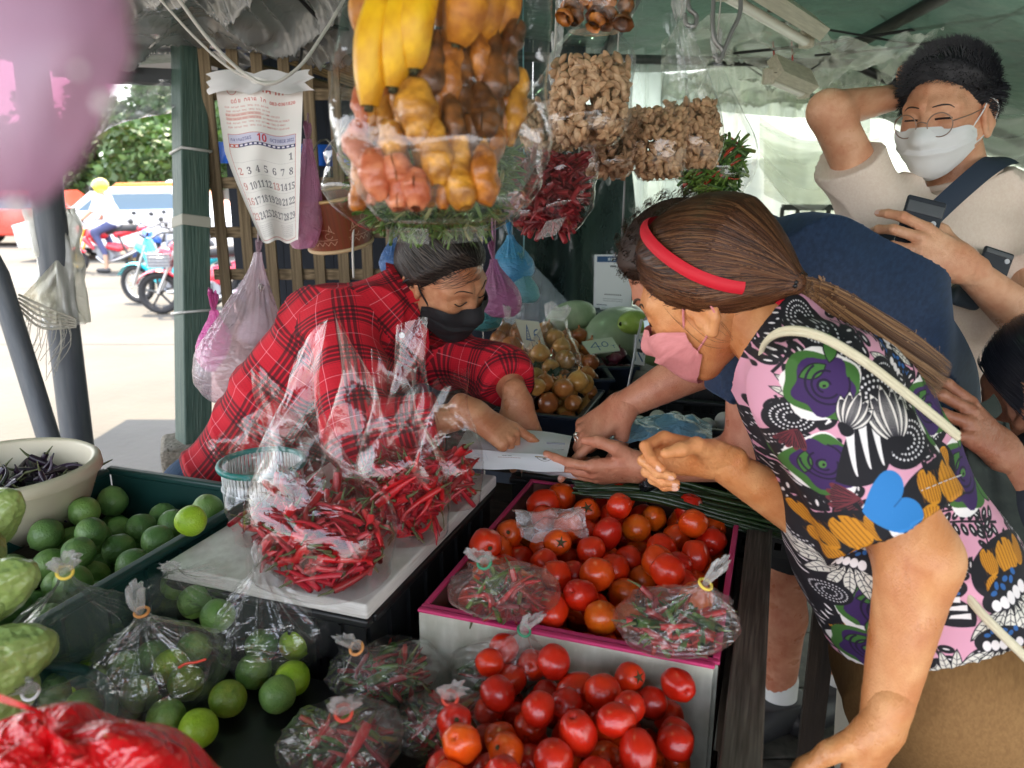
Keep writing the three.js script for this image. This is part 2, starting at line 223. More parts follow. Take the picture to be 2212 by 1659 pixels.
// ---------------------------------------------------------------- lattice and back wall
const woodTex = dataTex(256, (u, v) => { const t = clamp(0.5 + 0.8 * tile(u, v * 0.999, 6, 3, 3) + 0.35 * Math.sin((u * 40 + 2.5 * tile(u, v, 3, 3, 8)) * 6.283 / 4), 0, 1); return S([mix(96, 158, t), mix(82, 138, t), mix(60, 108, t)]); }, true);
const wood = M({ map: woodTex, roughness: 0.8, bumpMap: T_GRAIN, bumpScale: 0.002 });
{
  const c = at(660, 450, 2.62), L = thing('wooden_lattice', 'worn wooden lattice screen behind the calendar', 'lattice', V(c.x, 0.75, c.z));
  const col = (X) => { const p = at(X, 600, 2.62); return V(p.x, 0, p.z); }, yOf = (Y) => EYE + 2.62 * (-SP + CP * (829.5 - Y) / FL);
  const r = rng(3);
  for (let i = 0; i < 8; i++) { const p = col(492 + i * 51); wpart(L, 'slat', rbox(0.036, 1.2, 0.012, 0.002, p.x, 1.36, p.z + 0.02), wood).rotation.z = (r() - 0.5) * 0.01; }
  for (const Y of [215, 395, 500, 592, 690, 790]) { const a = col(465), b = col(860); wpart(L, 'crosspiece', rbox(b.x - a.x, 0.036, 0.012, 0.002, (a.x + b.x) / 2, yOf(Y), a.z + 0.005), wood); }
  const ba = at(430, 36, 2.6), bb = at(900, 205, 2.45), B = thing('ceiling_beam', 'pale wooden beam running under the ceiling above the lattice', 'beam', ba);
  wpart(B, 'timber', bar(ba, bb, 0.08, 0.05), M({ map: rep(woodTex, 1, 3), roughness: 0.85, c: [1.1, 1.05, 0.8] }));
  const b2 = thing('ceiling_beam', 'darker narrow beam just below the pale wooden beam', 'beam', ba);
  wpart(b2, 'timber', bar(at(430, 120, 2.62), at(900, 240, 2.55), 0.04, 0.04), M({ map: rep(woodTex, 1, 3), roughness: 0.85, c: [0.6, 0.55, 0.45] }));
  const bk = thing('back_wall', 'dark blue board wall behind the wooden lattice', 'wall', V(-0.5, 0, -3.15));
  const dark = M({ map: mkRough(S([22, 30, 44]), S([40, 48, 62]), 5, 91), roughness: 0.7 });
  for (let i = 0; i < 7; i++) wpart(bk, 'board', box(0.198, 2.25, 0.03, -1.02 + i * 0.2, 1.125, -3.15), dark);
  const bt = thing('blue_tarpaulin', 'bright blue tarpaulin strip glimpsed behind the lattice and pillar', 'tarpaulin', at(520, 330, 2.95));
  wpart(bt, 'tarpaulin_strip', sheet(40, 6, (u, v, q) => { q.copy(at(mix(462, 760, u), mix(306, 352, v) + 8 * u, 2.92 + 0.03 * Math.sin(u * 30) * v)); }), M({ c: [0.02, 0.13, 0.62], roughness: 0.35 }));
  const bs = thing('edge_beam', 'dark square beam under the plastic at the street opening', 'beam', at(300, 165, 2.5));
  wpart(bs, 'beam_tube', bar(at(150, 158, 2.45), at(470, 172, 2.5), 0.045), M({ c: [0.05, 0.055, 0.06], roughness: 0.6 }));
}
// ---------------------------------------------------------------- plastic curtains at the back right
{
  const dirt = dataTex(256, (u, v) => { const s = clamp(0.86 + 0.3 * tile(u, v, 5, 6, 17) - 0.2 * Math.max(0, tile(u, v, 3, 3, 5)), 0, 1); return [s, s, s * 0.96]; }, true);
  const cm = (c, t, r) => M({ c, map: rep(dirt, 2, 1), transmission: t, roughness: r, ior: 1.4, bumpMap: T_CRINKLE, bumpScale: 0.004 });
  const folds = (f, s) => (u, v) => 0.06 * Math.sin(u * f + 2.5 * noise(u * 5, v * 1.5, s)) * (0.5 + 0.5 * v) + 0.025 * Math.sin(u * f * 2.7 + 3 * noise(u * 8, v * 2, s)) + 0.03 * noise(u * 9, v * 4, s + 3);
  const wall = (name, label, a, b, y0, y1, f, s, m) => { const t = thing(name, label, 'plastic curtain', V((a.x + b.x) / 2, y0, (a.z + b.z) / 2)), F = folds(f, s), n = V(b.z - a.z, 0, a.x - b.x).normalize(); wpart(t, 'curtain_sheet', sheet(220, 30, (u, v, q) => { q.lerpVectors(a, b, u); q.y = mix(y1, y0, v) - 0.04 * Math.abs(Math.sin(u * 9)) * (1 - v); q.addScaledVector(n, F(u, v)); }), m); return t; };
  wall('plastic_curtain', 'cloudy white plastic curtain closing the back of the stall at right', V(0.25, 0, -3.55), V(2.45, 0, -3.6), 0.0, 2.0, 40, 2, cm([0.8, 0.87, 0.83], 0.62, 0.7));
  wall('plastic_curtain', 'greenish plastic curtain along the right side of the aisle', V(2.45, 0, -3.6), V(2.5, 0, 0.4), 0.0, 1.68, 44, 6, cm([0.8, 0.87, 0.83], 0.7, 0.7));
  wall('plastic_curtain', 'clear plastic drop beside the dark folded sheet', V(0.27, 0, -3.15), V(0.72, 0, -3.2), 0.3, 2.15, 20, 9, film({ c: [0.85, 0.92, 0.9], transmission: 0.75, roughness: 0.25 }));
  // dark green folded sheet hanging behind the hanging bags
  const dk = thing('dark_plastic_drape', 'dark green plastic sheet hanging in loose folds behind the onions', 'plastic sheet', at(1240, 700, 2.9));
  wpart(dk, 'drape_sheet', sheet(70, 50, (u, v, q) => { const k = Math.sin(u * 17 + 3 * noise(u * 3, v * 2)); q.copy(at(mix(1075, 1345, u) + 30 * Math.sin(v * 3) * u, mix(240, 760, v), 2.92 + 0.05 * k + 0.06 * noise(u * 6, v * 5, 4))); }), M({ c: [0.035, 0.055, 0.05], roughness: 0.2, transmission: 0.2, bumpMap: T_CRINKLE, bumpScale: 0.004 }));
  // sagging dirty netting across the curtain
  for (const [x0, y0, x1, y1, s, dep] of [[1640, 250, 1880, 360, 95, 3.3], [1650, 300, 1900, 420, 40, 3.35], [2080, 215, 2300, 330, 60, 2.7]]) {
    const t = thing('dirty_plastic_swag', ['stained plastic swag sagging across the upper curtain', 'second stained plastic swag hanging lower on the curtain', 'bluish plastic swag bunched behind the standing man'][counts.dirty_plastic_swag === undefined ? 0 : counts.dirty_plastic_swag + 1], 'plastic sheet', at((x0 + x1) / 2, y1, dep));
    wpart(t, 'swag_sheet', sheet(40, 16, (u, v, q) => { q.copy(at(mix(x0, x1, u), mix(y0, y1, v) + Math.sin(u * Math.PI) * s * (0.5 + v * 0.7) + 6 * Math.sin(v * 22 + u * 4), dep + 0.04 * Math.sin(v * 18 + u * 5))); }), film({ c: [0.82, 0.85, 0.79], transmission: 0.85, roughness: 0.5, ior: 1.45 }));
  }
  const gathers = thing('gathered_plastic', 'gathered strips of clear plastic fanned under the ceiling at right', 'plastic sheet', at(1600, 190, 3.2));
  wpart(gathers, 'plastic_sheet', sheet(120, 20, (u, v, q) => { q.copy(at(mix(1500, 2140, u), mix(165 - 60 * Math.sin(u * 6), 235, v) + 22 * Math.sin(u * 3.1), 3.1 + 0.03 * Math.sin(u * 150) + 0.1 * noise(u * 7, v * 2))); }), film({ c: [0.7, 0.75, 0.68], transmission: 0.6, roughness: 0.2 }));
  const oh = thing('overhead_plastic', 'broad clear plastic sheet slung in folds under the ceiling at right', 'plastic sheet', at(1850, 120, 2.7));
  wpart(oh, 'plastic_sheet', sheet(90, 50, (u, v, q) => { q.copy(at(mix(1430, 2300, u), mix(60, 215, v), mix(2.3, 3.3, v))); q.y += 0.04 - 0.09 * Math.sin(v * 3.14) * (0.6 + 0.6 * noise(u * 4, v * 2, 3)) - 0.07 * Math.pow(1 - Math.abs(noise(u * 9 + v * 4, v * 3, 6)), 3) - 0.03 * Math.pow(1 - Math.abs(noise(u * 22 - v * 6, v * 7, 9)), 3); }), film({ c: [0.85, 0.87, 0.8], transmission: 0.8, roughness: 0.2 }));
  // railing
  const ra = thing('metal_railing', 'low dark metal railing in front of the plastic curtain', 'railing', V(1.4, 0, -3.25)), iron = M({ c: [0.03, 0.035, 0.03], roughness: 0.6, metalness: 0.3 });
  const a = at(1690, 448, 3.3), b = at(1890, 452, 3.3), top = a.y, yb = a.y - 0.35;
  wpart(ra, 'top_rail', bar(V(a.x, top, a.z), V(b.x, top, b.z), 0.024), iron);
  wpart(ra, 'bottom_rail', bar(V(a.x, yb, a.z), V(b.x, yb, b.z), 0.024), iron);
  for (let i = 0; i < 7; i++) { const x = mix(a.x, b.x, i / 6); wpart(ra, 'baluster', bar(V(x, i % 6 ? yb : 0, a.z), V(x, top, b.z), 0.014), iron); }
}
// ---------------------------------------------------------------- cables, hooks, lamps
{
  const cab = [M({ c: [0.02, 0.02, 0.022], roughness: 0.5 }), M({ c: [0.62, 0.6, 0.55], roughness: 0.5 }), M({ c: [0.2, 0.2, 0.2], roughness: 0.5 })];
  const C = (k, r, label, ...p) => solo('cable', tube(p.map(([x, y, d]) => at(x, y, d)), r, 48, 6), cab[k], label, 'cable');
  C(1, 0.0042, 'pale cable drooping in a long loop over the calendar top', [380, -10, 1.6], [455, 90, 1.66], [530, 160, 1.7], [580, 182, 1.7], [640, 150, 1.72], [700, 70, 1.76], [760, -30, 1.8]);
  C(1, 0.003, 'second thin pale cable beside the drooping loop', [330, -20, 1.6], [420, 80, 1.66], [500, 150, 1.7], [560, 176, 1.71], [600, 176, 1.71]);
  C(0, 0.006, 'thick black cable under the ceiling left of the banana bag', [640, -10, 2.0], [700, 48, 2.1], [760, 62, 2.2], [860, 40, 2.3]);
  C(0, 0.004, 'thin dark cable hanging in front of the pale beam', [655, 90, 2.3], [640, 150, 2.32], [560, 178, 2.32], [480, 172, 2.34]);
  C(1, 0.003, 'white flex hanging straight down beside the red bucket', [800, 380, 1.9], [766, 480, 1.9], [762, 540, 1.9], [764, 600, 1.9]);
  C(0, 0.005, 'black cable crossing the ceiling above the standing man', [1540, 120, 2.6], [1760, 96, 2.5], [2000, 60, 2.4], [2260, 20, 2.3]);
  C(0, 0.004, 'black cable sagging over the man from the right edge', [1760, 120, 2.5], [1960, 100, 2.4], [2100, 70, 2.3], [2260, -10, 2.2]);
  C(0, 0.003, 'thin line strung below the tube lamp', [1550, 98, 2.8], [1700, 190, 2.9], [1900, 215, 2.9], [2250, 240, 2.8]);
  C(0, 0.003, 'thin line strung level behind the second lamp', [1500, 60, 2.9], [1660, 160, 2.95], [1760, 212, 2.95], [1900, 225, 2.9]);
  C(0, 0.0035, 'dark wire running from the lamp to the upper right', [1760, 212, 2.9], [1960, 190, 2.7], [2100, 165, 2.6], [2260, 120, 2.5]);
  C(0, 0.0035, 'black cable running level across the right of the ceiling', [1640, 40, 2.4], [1800, 66, 2.4], [2000, 96, 2.4], [2260, 84, 2.4]);
  C(0, 0.003, 'thin black cable looping down behind the standing man', [1900, 30, 2.7], [2010, 130, 2.7], [2130, 190, 2.7], [2260, 214, 2.7]);
  C(0, 0.003, 'thin black cable slanting from the lamp to the top edge', [1752, 150, 2.6], [1850, 90, 2.6], [1990, 10, 2.6], [2040, -40, 2.6]);
  C(1, 0.004, 'pale conduit dropping from the ceiling right of centre', [2010, -30, 2.7], [2000, 60, 2.72], [1990, 140, 2.75], [1985, 190, 2.8]);
  C(2, 0.002, 'grey string hanging beside the garlic bags', [1356, 200, 1.5], [1352, 330, 1.5], [1346, 470, 1.5], [1340, 560, 1.6]);
  const hook = M({ c: [0.35, 0.34, 0.33], roughness: 0.45, metalness: 0.7 });
  const H = (label, ...p) => solo('metal_hook', tube(p.map(([x, y, d]) => at(x, y, d)), 0.0045, 40, 7), hook, label, 'hook');
  H('bent iron hook nearest the tube lamp', [1542, -20, 1.5], [1540, 60, 1.5], [1546, 90, 1.5], [1562, 112, 1.5], [1555, 128, 1.5], [1540, 120, 1.5]);
  H('long curved iron hook holding the green chilli bag', [1600, -20, 1.5], [1598, 30, 1.5], [1580, 70, 1.5], [1560, 118, 1.5], [1552, 136, 1.5], [1546, 116, 1.5]);
  H('iron hook over the tall pale bag', [1484, -20, 1.45], [1490, 20, 1.45], [1504, 34, 1.45], [1500, 56, 1.45], [1484, 54, 1.45], [1478, 30, 1.45]);
  const cream = M({ map: mkRough(S([178, 172, 150]), S([214, 208, 186]), 10, 101), roughness: 0.5 }), glass = M({ c: [0.82, 0.8, 0.7], roughness: 0.25, clearcoat: 0.5 }), grime = M({ c: [0.12, 0.1, 0.07], roughness: 0.9 });
  const lampAt = (label, a, b, w, k) => {
    const t = thing('tube_lamp', label, 'lamp', a), d = b.clone().sub(a).normalize(), side = d.clone().cross(V(0, 1, 0)).normalize();
    wpart(t, 'lamp_housing', bar(a.clone().addScaledVector(V(0, 1, 0), w * 0.5).addScaledVector(side, w * 0.3), b.clone().addScaledVector(V(0, 1, 0), w * 0.5).addScaledVector(side, w * 0.3), w, w * 0.5), cream);
    wpart(t, 'lamp_tube', rod(a, b, 0.013, 0.013, 16), glass);
    for (const e of [a, b]) wpart(t, 'lamp_socket', rbox(0.035, 0.05, 0.035, 0.006, e.x, e.y + 0.01, e.z), cream);
    const g = [], r = rng(k); for (let i = 0; i < 26; i++) { const p = a.clone().lerp(b, r()); g.push(new THREE.IcosahedronGeometry(0.003 + r() * 0.006, 0).scale(1.6, 0.4, 1).translate(p.x + side.x * w * (0.05 + r() * 0.5), p.y + w * 0.24, p.z + side.z * w * (0.05 + r() * 0.5))); } wpart(t, 'grime', merge(g), grime).userData.kind = 'stuff'; return t;
  };
  lampAt('unlit fluorescent tube lamp with grimy cream housing at the top', at(1560, -14, 1.75), at(1742, 92, 2.15), 0.075, 2);
  const low = lampAt('smaller grimy tube lamp hanging lower behind the first', at(1660, 172, 2.5), at(1736, 204, 2.62), 0.075, 4);
  for (const X of [1672, 1712]) wpart(low, 'cord', tube([at(X - 2, 90, 2.55), at(X, 130, 2.55), at(X - 4, 165, 2.55)], 0.003, 8, 5), M({ c: [0.5, 0.05, 0.04] }));
}
// ---------------------------------------------------------------- the street
const RUB = M({ c: [0.025, 0.025, 0.027], roughness: 0.8 }), STEEL = M({ c: [0.55, 0.55, 0.56], metalness: 0.9, roughness: 0.3 }), BLK = M({ c: [0.03, 0.03, 0.033], roughness: 0.45 }), GREYP = M({ c: [0.25, 0.26, 0.28], roughness: 0.5 });
const gloss = (...c) => M({ c, roughness: 0.25, clearcoat: 0.8 });
// faces -x; front wheel at x = 0, rear wheel at x = 1.15
function motorbike(label, pos, turn, { paint, rim, fork, wheel = 0.22, step = false, basket = false, spokes = 5 }) {
  const t = thing('motorcycle', label, 'motorcycle', pos, turn, 'motorcycles on the street'), R = wheel, P = (x, y, z = 0) => V(x, y, z);
  for (const x of [0, 1.15]) {
    const w = new THREE.Group(); w.name = 'wheel'; w.position.set(x, R, 0); t.add(w);
    part(w, 'tyre', new THREE.TorusGeometry(R - 0.042, 0.042, 10, 36), RUB);
    const g = [new THREE.TorusGeometry(R - 0.082, 0.014, 8, 30), new THREE.CylinderGeometry(0.03, 0.03, 0.09, 14).rotateX(Math.PI / 2)];
    for (let i = 0; i < spokes; i++) g.push(bar(P(0, 0), P(Math.cos(i * 6.283 / spokes + 0.4) * (R - 0.08), Math.sin(i * 6.283 / spokes + 0.4) * (R - 0.08)), spokes > 8 ? 0.005 : 0.022, spokes > 8 ? 0.005 : 0.03));
    part(w, 'rim', merge(g), rim); part(w, 'brake_disc', new THREE.CylinderGeometry(R * 0.45, R * 0.45, 0.004, 24, 1, true).rotateX(Math.PI / 2).translate(0, 0, 0.05), STEEL);
  }
  part(t, 'fork', merge([-1, 1].map((s) => rod(P(0, R, s * 0.075), P(0.26, 0.82, s * 0.075), 0.02))), fork);
  part(t, 'front_fender', sheet(16, 6, (u, v, q) => { const a = mix(2.75, 0.75, u), k = (v - 0.5) * 2; q.set(Math.cos(a) * (R + 0.03), R + Math.sin(a) * (R + 0.035 - 0.03 * k * k), k * 0.065); }), paint);
  part(t, 'handlebar', tube([P(0.42, 0.98, -0.34), P(0.3, 0.97, -0.2), P(0.27, 0.9, 0), P(0.3, 0.97, 0.2), P(0.42, 0.98, 0.34)], 0.014, 20, 6), BLK);
  for (const s of [-1, 1]) { part(t, 'mirror', merge([rod(P(0.32, 0.98, s * 0.22), P(0.26, 1.14, s * 0.28), 0.006), new THREE.SphereGeometry(0.05, 10, 8).scale(0.4, 0.75, 1).translate(0.26, 1.16, s * 0.3)]), BLK); }
  const lump = (list, k, c, lo) => net(limbs(list, k), ...bounds(list, 0.03), c);
  part(t, 'headlight', lump([limb(P(0.1, 0.8), P(0.2, 0.76), 0.07, 0.09)], 0.04, 0.02), paint);
  if (step) {
    part(t, 'leg_shield', lump([limb(P(0.24, 0.86), P(0.42, 0.36), 0.07, 0.11), limb(P(0.3, 0.7, -0.14), P(0.45, 0.35, -0.15), 0.04), limb(P(0.3, 0.7, 0.14), P(0.45, 0.35, 0.15), 0.04)], 0.06, 0.022), paint);
    part(t, 'body_shell', lump([limb(P(0.5, 0.36), P(0.7, 0.42), 0.09), limb(P(0.75, 0.5), P(1.4, 0.72), 0.13, 0.06)], 0.08, 0.022), paint);
  } else {
    part(t, 'fuel_tank', lump([limb(P(0.3, 0.72), P(0.55, 0.74), 0.08, 0.12), limb(P(0.28, 0.62, -0.12), P(0.42, 0.46, -0.13), 0.06, 0.03), limb(P(0.28, 0.62, 0.12), P(0.42, 0.46, 0.13), 0.06, 0.03)], 0.05, 0.02), paint);
    part(t, 'tail_cowl', lump([limb(P(0.85, 0.72), P(1.4, 0.84), 0.08, 0.04)], 0.03, 0.02), paint);
    part(t, 'side_cover', lump([limb(P(0.72, 0.5, -0.1), P(0.9, 0.46, -0.1), 0.07), limb(P(0.72, 0.5, 0.1), P(0.9, 0.46, 0.1), 0.07)], 0.03, 0.02), paint);
  }
  part(t, 'seat', lump([limb(P(0.62, 0.78), P(1.2, 0.84), 0.075, 0.085)], 0.02, 0.02), BLK);
  part(t, 'engine', merge([rbox(0.3, 0.22, 0.24, 0.04, 0.6, 0.34, 0), new THREE.CylinderGeometry(0.09, 0.1, 0.24, 16).rotateX(Math.PI / 2).translate(0.7, 0.32, 0), rod(P(0.5, 0.4), P(0.36, 0.44), 0.075)]), GREYP);
  part(t, 'frame', merge([bar(P(0.28, 0.8), P(0.62, 0.28), 0.05), bar(P(0.62, 0.28, 0.09), P(1.15, R, 0.09), 0.04), bar(P(0.62, 0.28, -0.09), P(1.15, R, -0.09), 0.04), bar(P(0.9, 0.7, 0.08), P(1.1, R + 0.06, 0.09), 0.03)]), BLK);
  part(t, 'exhaust', tube([P(0.45, 0.3, 0.12), P(0.6, 0.2, 0.14), P(0.9, 0.26, 0.15), P(1.3, 0.42, 0.15)], (k) => 0.02 + 0.03 * k, 16, 8), STEEL);
  if (basket) { const g = [], B = (u, v, h) => P(-0.06 + u * 0.26, 0.62 + h * 0.17, v * (0.15 + h * 0.03)); for (let h = 0; h <= 4; h++) g.push(tube([B(0, -1, h / 4), B(0, 1, h / 4), B(1, 1, h / 4), B(1, -1, h / 4)], 0.004, 16, 4, true)); for (const [a, b] of [[0, -1], [0, -.5], [0, 0], [0, .5], [0, 1], [.5, 1], [1, 1], [1, 0], [1, -1], [.5, -1]]) g.push(rod(B(a, b, 0), B(a, b, 1), 0.003, 0.003, 4)); part(t, 'wire_basket', merge(g), STEEL); part(t, 'basket_bin', sheet(24, 2, (u, v, q) => { const a = u * 4, i = Math.floor(a) % 4, f = a - Math.floor(a), c = [[0, -1], [0, 1], [1, 1], [1, -1]], A = c[i], D = c[(i + 1) % 4]; q.copy(B(mix(A[0], D[0], f), mix(A[1], D[1], f), v * 0.95)); }), GREYP); }
  return t;
}
const onRoad = (X, Y) => atY(X, Y, -0.15);
const GOLD = M({ c: [0.72, 0.48, 0.08], metalness: 0.6, roughness: 0.35 }), SILV = M({ c: [0.5, 0.5, 0.5], metalness: 0.7, roughness: 0.4 });
const bike1 = motorbike('red motorcycle with gold wheels carrying a rider in a white shirt', onRoad(172, 587), -0.06, { paint: gloss(0.65, 0.02, 0.04), rim: GOLD, fork: GOLD, wheel: 0.215, spokes: 9 });
motorbike('red scooter with front basket and black five-spoke wheel nearest the pillar', onRoad(351, 678), 0.12, { paint: gloss(0.62, 0.03, 0.06), rim: BLK, fork: SILV, wheel: 0.275, step: true, basket: true, spokes: 5 });
motorbike('teal scooter with wire-spoke wheels behind the red scooter', onRoad(303, 655), -0.25, { paint: gloss(0.02, 0.5, 0.6), rim: SILV, fork: SILV, wheel: 0.275, step: true, spokes: 18 });
motorbike('dark motorcycle with blue tank parked beyond the teal scooter', onRoad(318, 600), -0.5, { paint: gloss(0.02, 0.12, 0.5), rim: SILV, fork: BLK, wheel: 0.25, spokes: 12 });
motorbike('grey motorcycle half hidden by the green pillar', onRoad(352, 606), -0.45, { paint: gloss(0.25, 0.26, 0.3), rim: SILV, fork: BLK, wheel: 0.25, spokes: 12 });
function streetRider(label, m4, hel) {
  const w = (x, y, z) => V(x, y, z).applyMatrix4(m4), base = w(0.8, 0, 0), t = thing('person', label, 'person', V(base.x, -0.15, base.z)), z = 0.0;
  const skin = M({ c: [0.45, 0.27, 0.18] }), L = [], shirt = [], tr = [];
  const hip = [0.86, 0.95], sh = [0.66, 1.38];
  for (const s of [-1, 1]) {
    shirt.push(limb(w(hip[0], hip[1], s * 0.07), w(sh[0], sh[1] - 0.04, s * 0.1), 0.12, 0.1), limb(w(sh[0], sh[1], s * 0.17), w(0.57, 1.18, s * 0.22), 0.065, 0.06));
    L.push(limb(w(0.57, 1.18, s * 0.22), w(0.38, 1.0, s * 0.3), 0.045, 0.032));
    tr.push(limb(w(hip[0], hip[1] - 0.03, s * 0.09), w(0.5, 0.76, s * 0.17), 0.095, 0.07), limb(w(0.5, 0.76, s * 0.17), w(0.66, 0.36, s * 0.17), 0.065, 0.05));
    L.push(limb(w(0.66, 0.36, s * 0.17), w(0.67, s > 0 ? 0.08 : 0.3, s * 0.2), 0.045, 0.035));
  }
  L.push(limb(w(0.64, 1.42, 0), w(0.6, 1.56, 0), 0.055, 0.09));
  const mk = (l, k, n, m) => wpart(t, n, net(limbs(l, k), ...bounds(l, 0.03), 0.022), m);
  mk(L, 0.05, 'body', skin); mk(shirt, 0.08, 'shirt', M({ c: [0.75, 0.76, 0.8], roughness: 0.8 })); mk(tr, 0.06, 'trousers', M({ c: [0.06, 0.07, 0.16], roughness: 0.8 }));
  mk([limb(w(0.62, 1.6, 0), w(0.66, 1.62, 0), 0.135, 0.13)], 0.02, 'helmet', hel); mk([limb(w(0.52, 1.56, -0.08), w(0.52, 1.56, 0.08), 0.055)], 0.02, 'visor', BLK);
  for (const s of [-1, 1]) mk([limb(w(0.7, s > 0 ? 0.05 : 0.26, s * 0.2), w(0.5, s > 0 ? 0.05 : 0.24, s * 0.2), 0.05, 0.04)], 0.02, 'shoe', BLK);
}
bike1.updateMatrixWorld(true);
streetRider('rider in white shirt, navy trousers and yellow helmet on the red motorcycle', bike1.matrixWorld, gloss(0.75, 0.6, 0.06));
const bike6 = motorbike('distant blue motorcycle with helmeted rider behind the white car', onRoad(330, 532), 0.1, { paint: gloss(0.1, 0.2, 0.5), rim: SILV, fork: BLK, wheel: 0.25, spokes: 12 });
bike6.updateMatrixWorld(true);
streetRider('distant rider in grey helmet beyond the white car', bike6.matrixWorld, gloss(0.5, 0.52, 0.56));
function car(label, pos, turn, paint, h = 1) {
  const t = thing('parked_car', label, 'car', pos, turn, 'cars along the far side of the street'), P = (l) => { const s = new THREE.Shape(); l.forEach(([x, y], i) => (i ? s.lineTo(x, y) : s.moveTo(x, y))); return s; };
  const ext = (l, w, b = 0.05) => new THREE.ExtrudeGeometry(P(l), { depth: w - 2 * b, bevelSize: b, bevelThickness: b, bevelSegments: 3 }).translate(0, 0, -w / 2 + b);
  part(t, 'car_body', ext([[-2.15, 0.35], [-2.2, 0.72], [-1.25, 0.92 * h], [1.9, 0.98 * h], [2.15, 0.8], [2.15, 0.35]], 1.7, 0.07), paint);
  part(t, 'car_roof', ext([[-1.2, 0.9 * h], [-0.45, 1.42 * h], [1.2, 1.44 * h], [1.85, 0.95 * h], [1.78, 0.95 * h], [1.15, 1.36 * h], [-0.42, 1.34 * h], [-1.08, 0.9 * h]], 1.5, 0.03), paint);
  part(t, 'window', ext([[-1.06, 0.9 * h], [-0.43, 1.33 * h], [1.14, 1.34 * h], [1.74, 0.95 * h]], 1.46, 0.03), M({ c: [0.16, 0.24, 0.32], roughness: 0.08, metalness: 0.3 }));
  for (const x of [-1.35, 1.3]) { const w = new THREE.Group(); w.name = 'wheel'; w.position.set(x, 0.31, 0.72); t.add(w); part(w, 'tyre', new THREE.TorusGeometry(0.23, 0.085, 12, 28), RUB); part(w, 'rim', new THREE.CylinderGeometry(0.19, 0.19, 0.1, 18).rotateX(Math.PI / 2), SILV); const b = w.clone(); b.position.z = -0.72; t.add(b); }
  part(t, 'headlight', rbox(0.12, 0.1, 0.3, 0.03, -2.18, 0.68, 0.55), M({ c: [0.8, 0.8, 0.8], roughness: 0.1 }));
  for (const x of [0.2]) part(t, 'door_seam', box(0.012, 0.55, 1.705, x, 0.66, 0), BLK);
  return t;
}
car('white car with bluish windows passing behind the motorcycles', onRoad(300, 556), 0.05, gloss(0.78, 0.79, 0.8), 1.08);
car('orange taxi farther back behind the white car', onRoad(330, 528), 0.02, gloss(0.85, 0.22, 0.02), 1.15);
car('red car at the far side of the lane left of the rider', onRoad(60, 528), 0, gloss(0.6, 0.05, 0.03), 1.0);
// shrubs and trees beyond
{
  const leaf = new THREE.BufferGeometry(); leaf.setAttribute('position', new THREE.Float32BufferAttribute([0, 0, 0, 0.09, 0.03, 0.12, 0, 0, 0.26, -0.09, 0.03, 0.12], 3)); leaf.setIndex([0, 1, 2, 0, 2, 3]); leaf.computeVertexNormals(); norm(leaf);
  const lm = M({ c: [0.5, 0.5, 0.5], roughness: 0.6, transmission: 0.35 }); lm.color.setRGB(1, 1, 1);
  const tree = (label, pos, w, h, n, seed) => {
    const t = thing('street_tree', label, 'tree', pos), r = rng(seed), m = new THREE.InstancedMesh(leaf, lm, n), q = new THREE.Matrix4(), o = new THREE.Object3D(), c = new THREE.Color();
    part(t, 'trunk', tube([V(0, 0, 0), V(0.1, h * 0.3, 0), V(-0.05, h * 0.7, 0.1)], (k) => 0.16 - 0.1 * k, 12, 8), M({ c: [0.1, 0.07, 0.05], roughness: 0.9 }));
    const cl = []; for (let i = 0; i < 26; i++) { const a = r() * 6.283, k = Math.sqrt(r()); cl.push([Math.cos(a) * k * w, h * (0.35 + 0.65 * r()), Math.sin(a) * k * w * 0.7, 0.35 + r() * 0.6]); }
    for (let i = 0; i < n; i++) { const k = cl[Math.floor(r() * cl.length)], d = V(r() - 0.5, r() - 0.5, r() - 0.5).normalize().multiplyScalar(k[3] * Math.cbrt(r())); o.position.set(k[0] + d.x, k[1] + d.y, k[2] + d.z); o.rotation.set(r() * 6, r() * 6, r() * 6); o.scale.setScalar(0.6 + r() * 0.8); o.updateMatrix(); m.setMatrixAt(i, o.matrix); const g = 0.6 + 0.8 * r(); c.setRGB(0.07 * g, 0.15 * g, 0.025 * g); m.setColorAt(i, c); }
    m.name = 'crown'; m.userData.kind = 'stuff'; t.add(m);
  };
  const tp = (X, z) => { const p = at(X, 400, -z / CP); return V(p.x, -0.15, p.z); };
  tree('bright green street tree seen just left of the green pillar', tp(345, -25), 2.6, 4.6, 7000, 4);
  tree('green street tree further left beyond the lane', tp(200, -28), 3.0, 4.0, 6000, 5);
  tree('green street tree at the far left beyond the red car', tp(20, -27), 2.6, 4.4, 5000, 6);
  tree('green street tree hidden mostly behind the pillar', tp(470, -26), 2.8, 5.0, 5000, 7);
  const wl = thing('street_wall', 'pale plastered wall running along the far side of the street', 'wall', V(-14, -0.15, -30)); part(wl, 'wall_face', box(50, 2.4, 0.3, 0, 1.2, 0), M({ c: [0.5, 0.5, 0.48], roughness: 0.9 })); part(wl, 'coping', box(50.2, 0.14, 0.42, 0, 2.47, 0), M({ c: [0.4, 0.4, 0.38], roughness: 0.9 }));
}
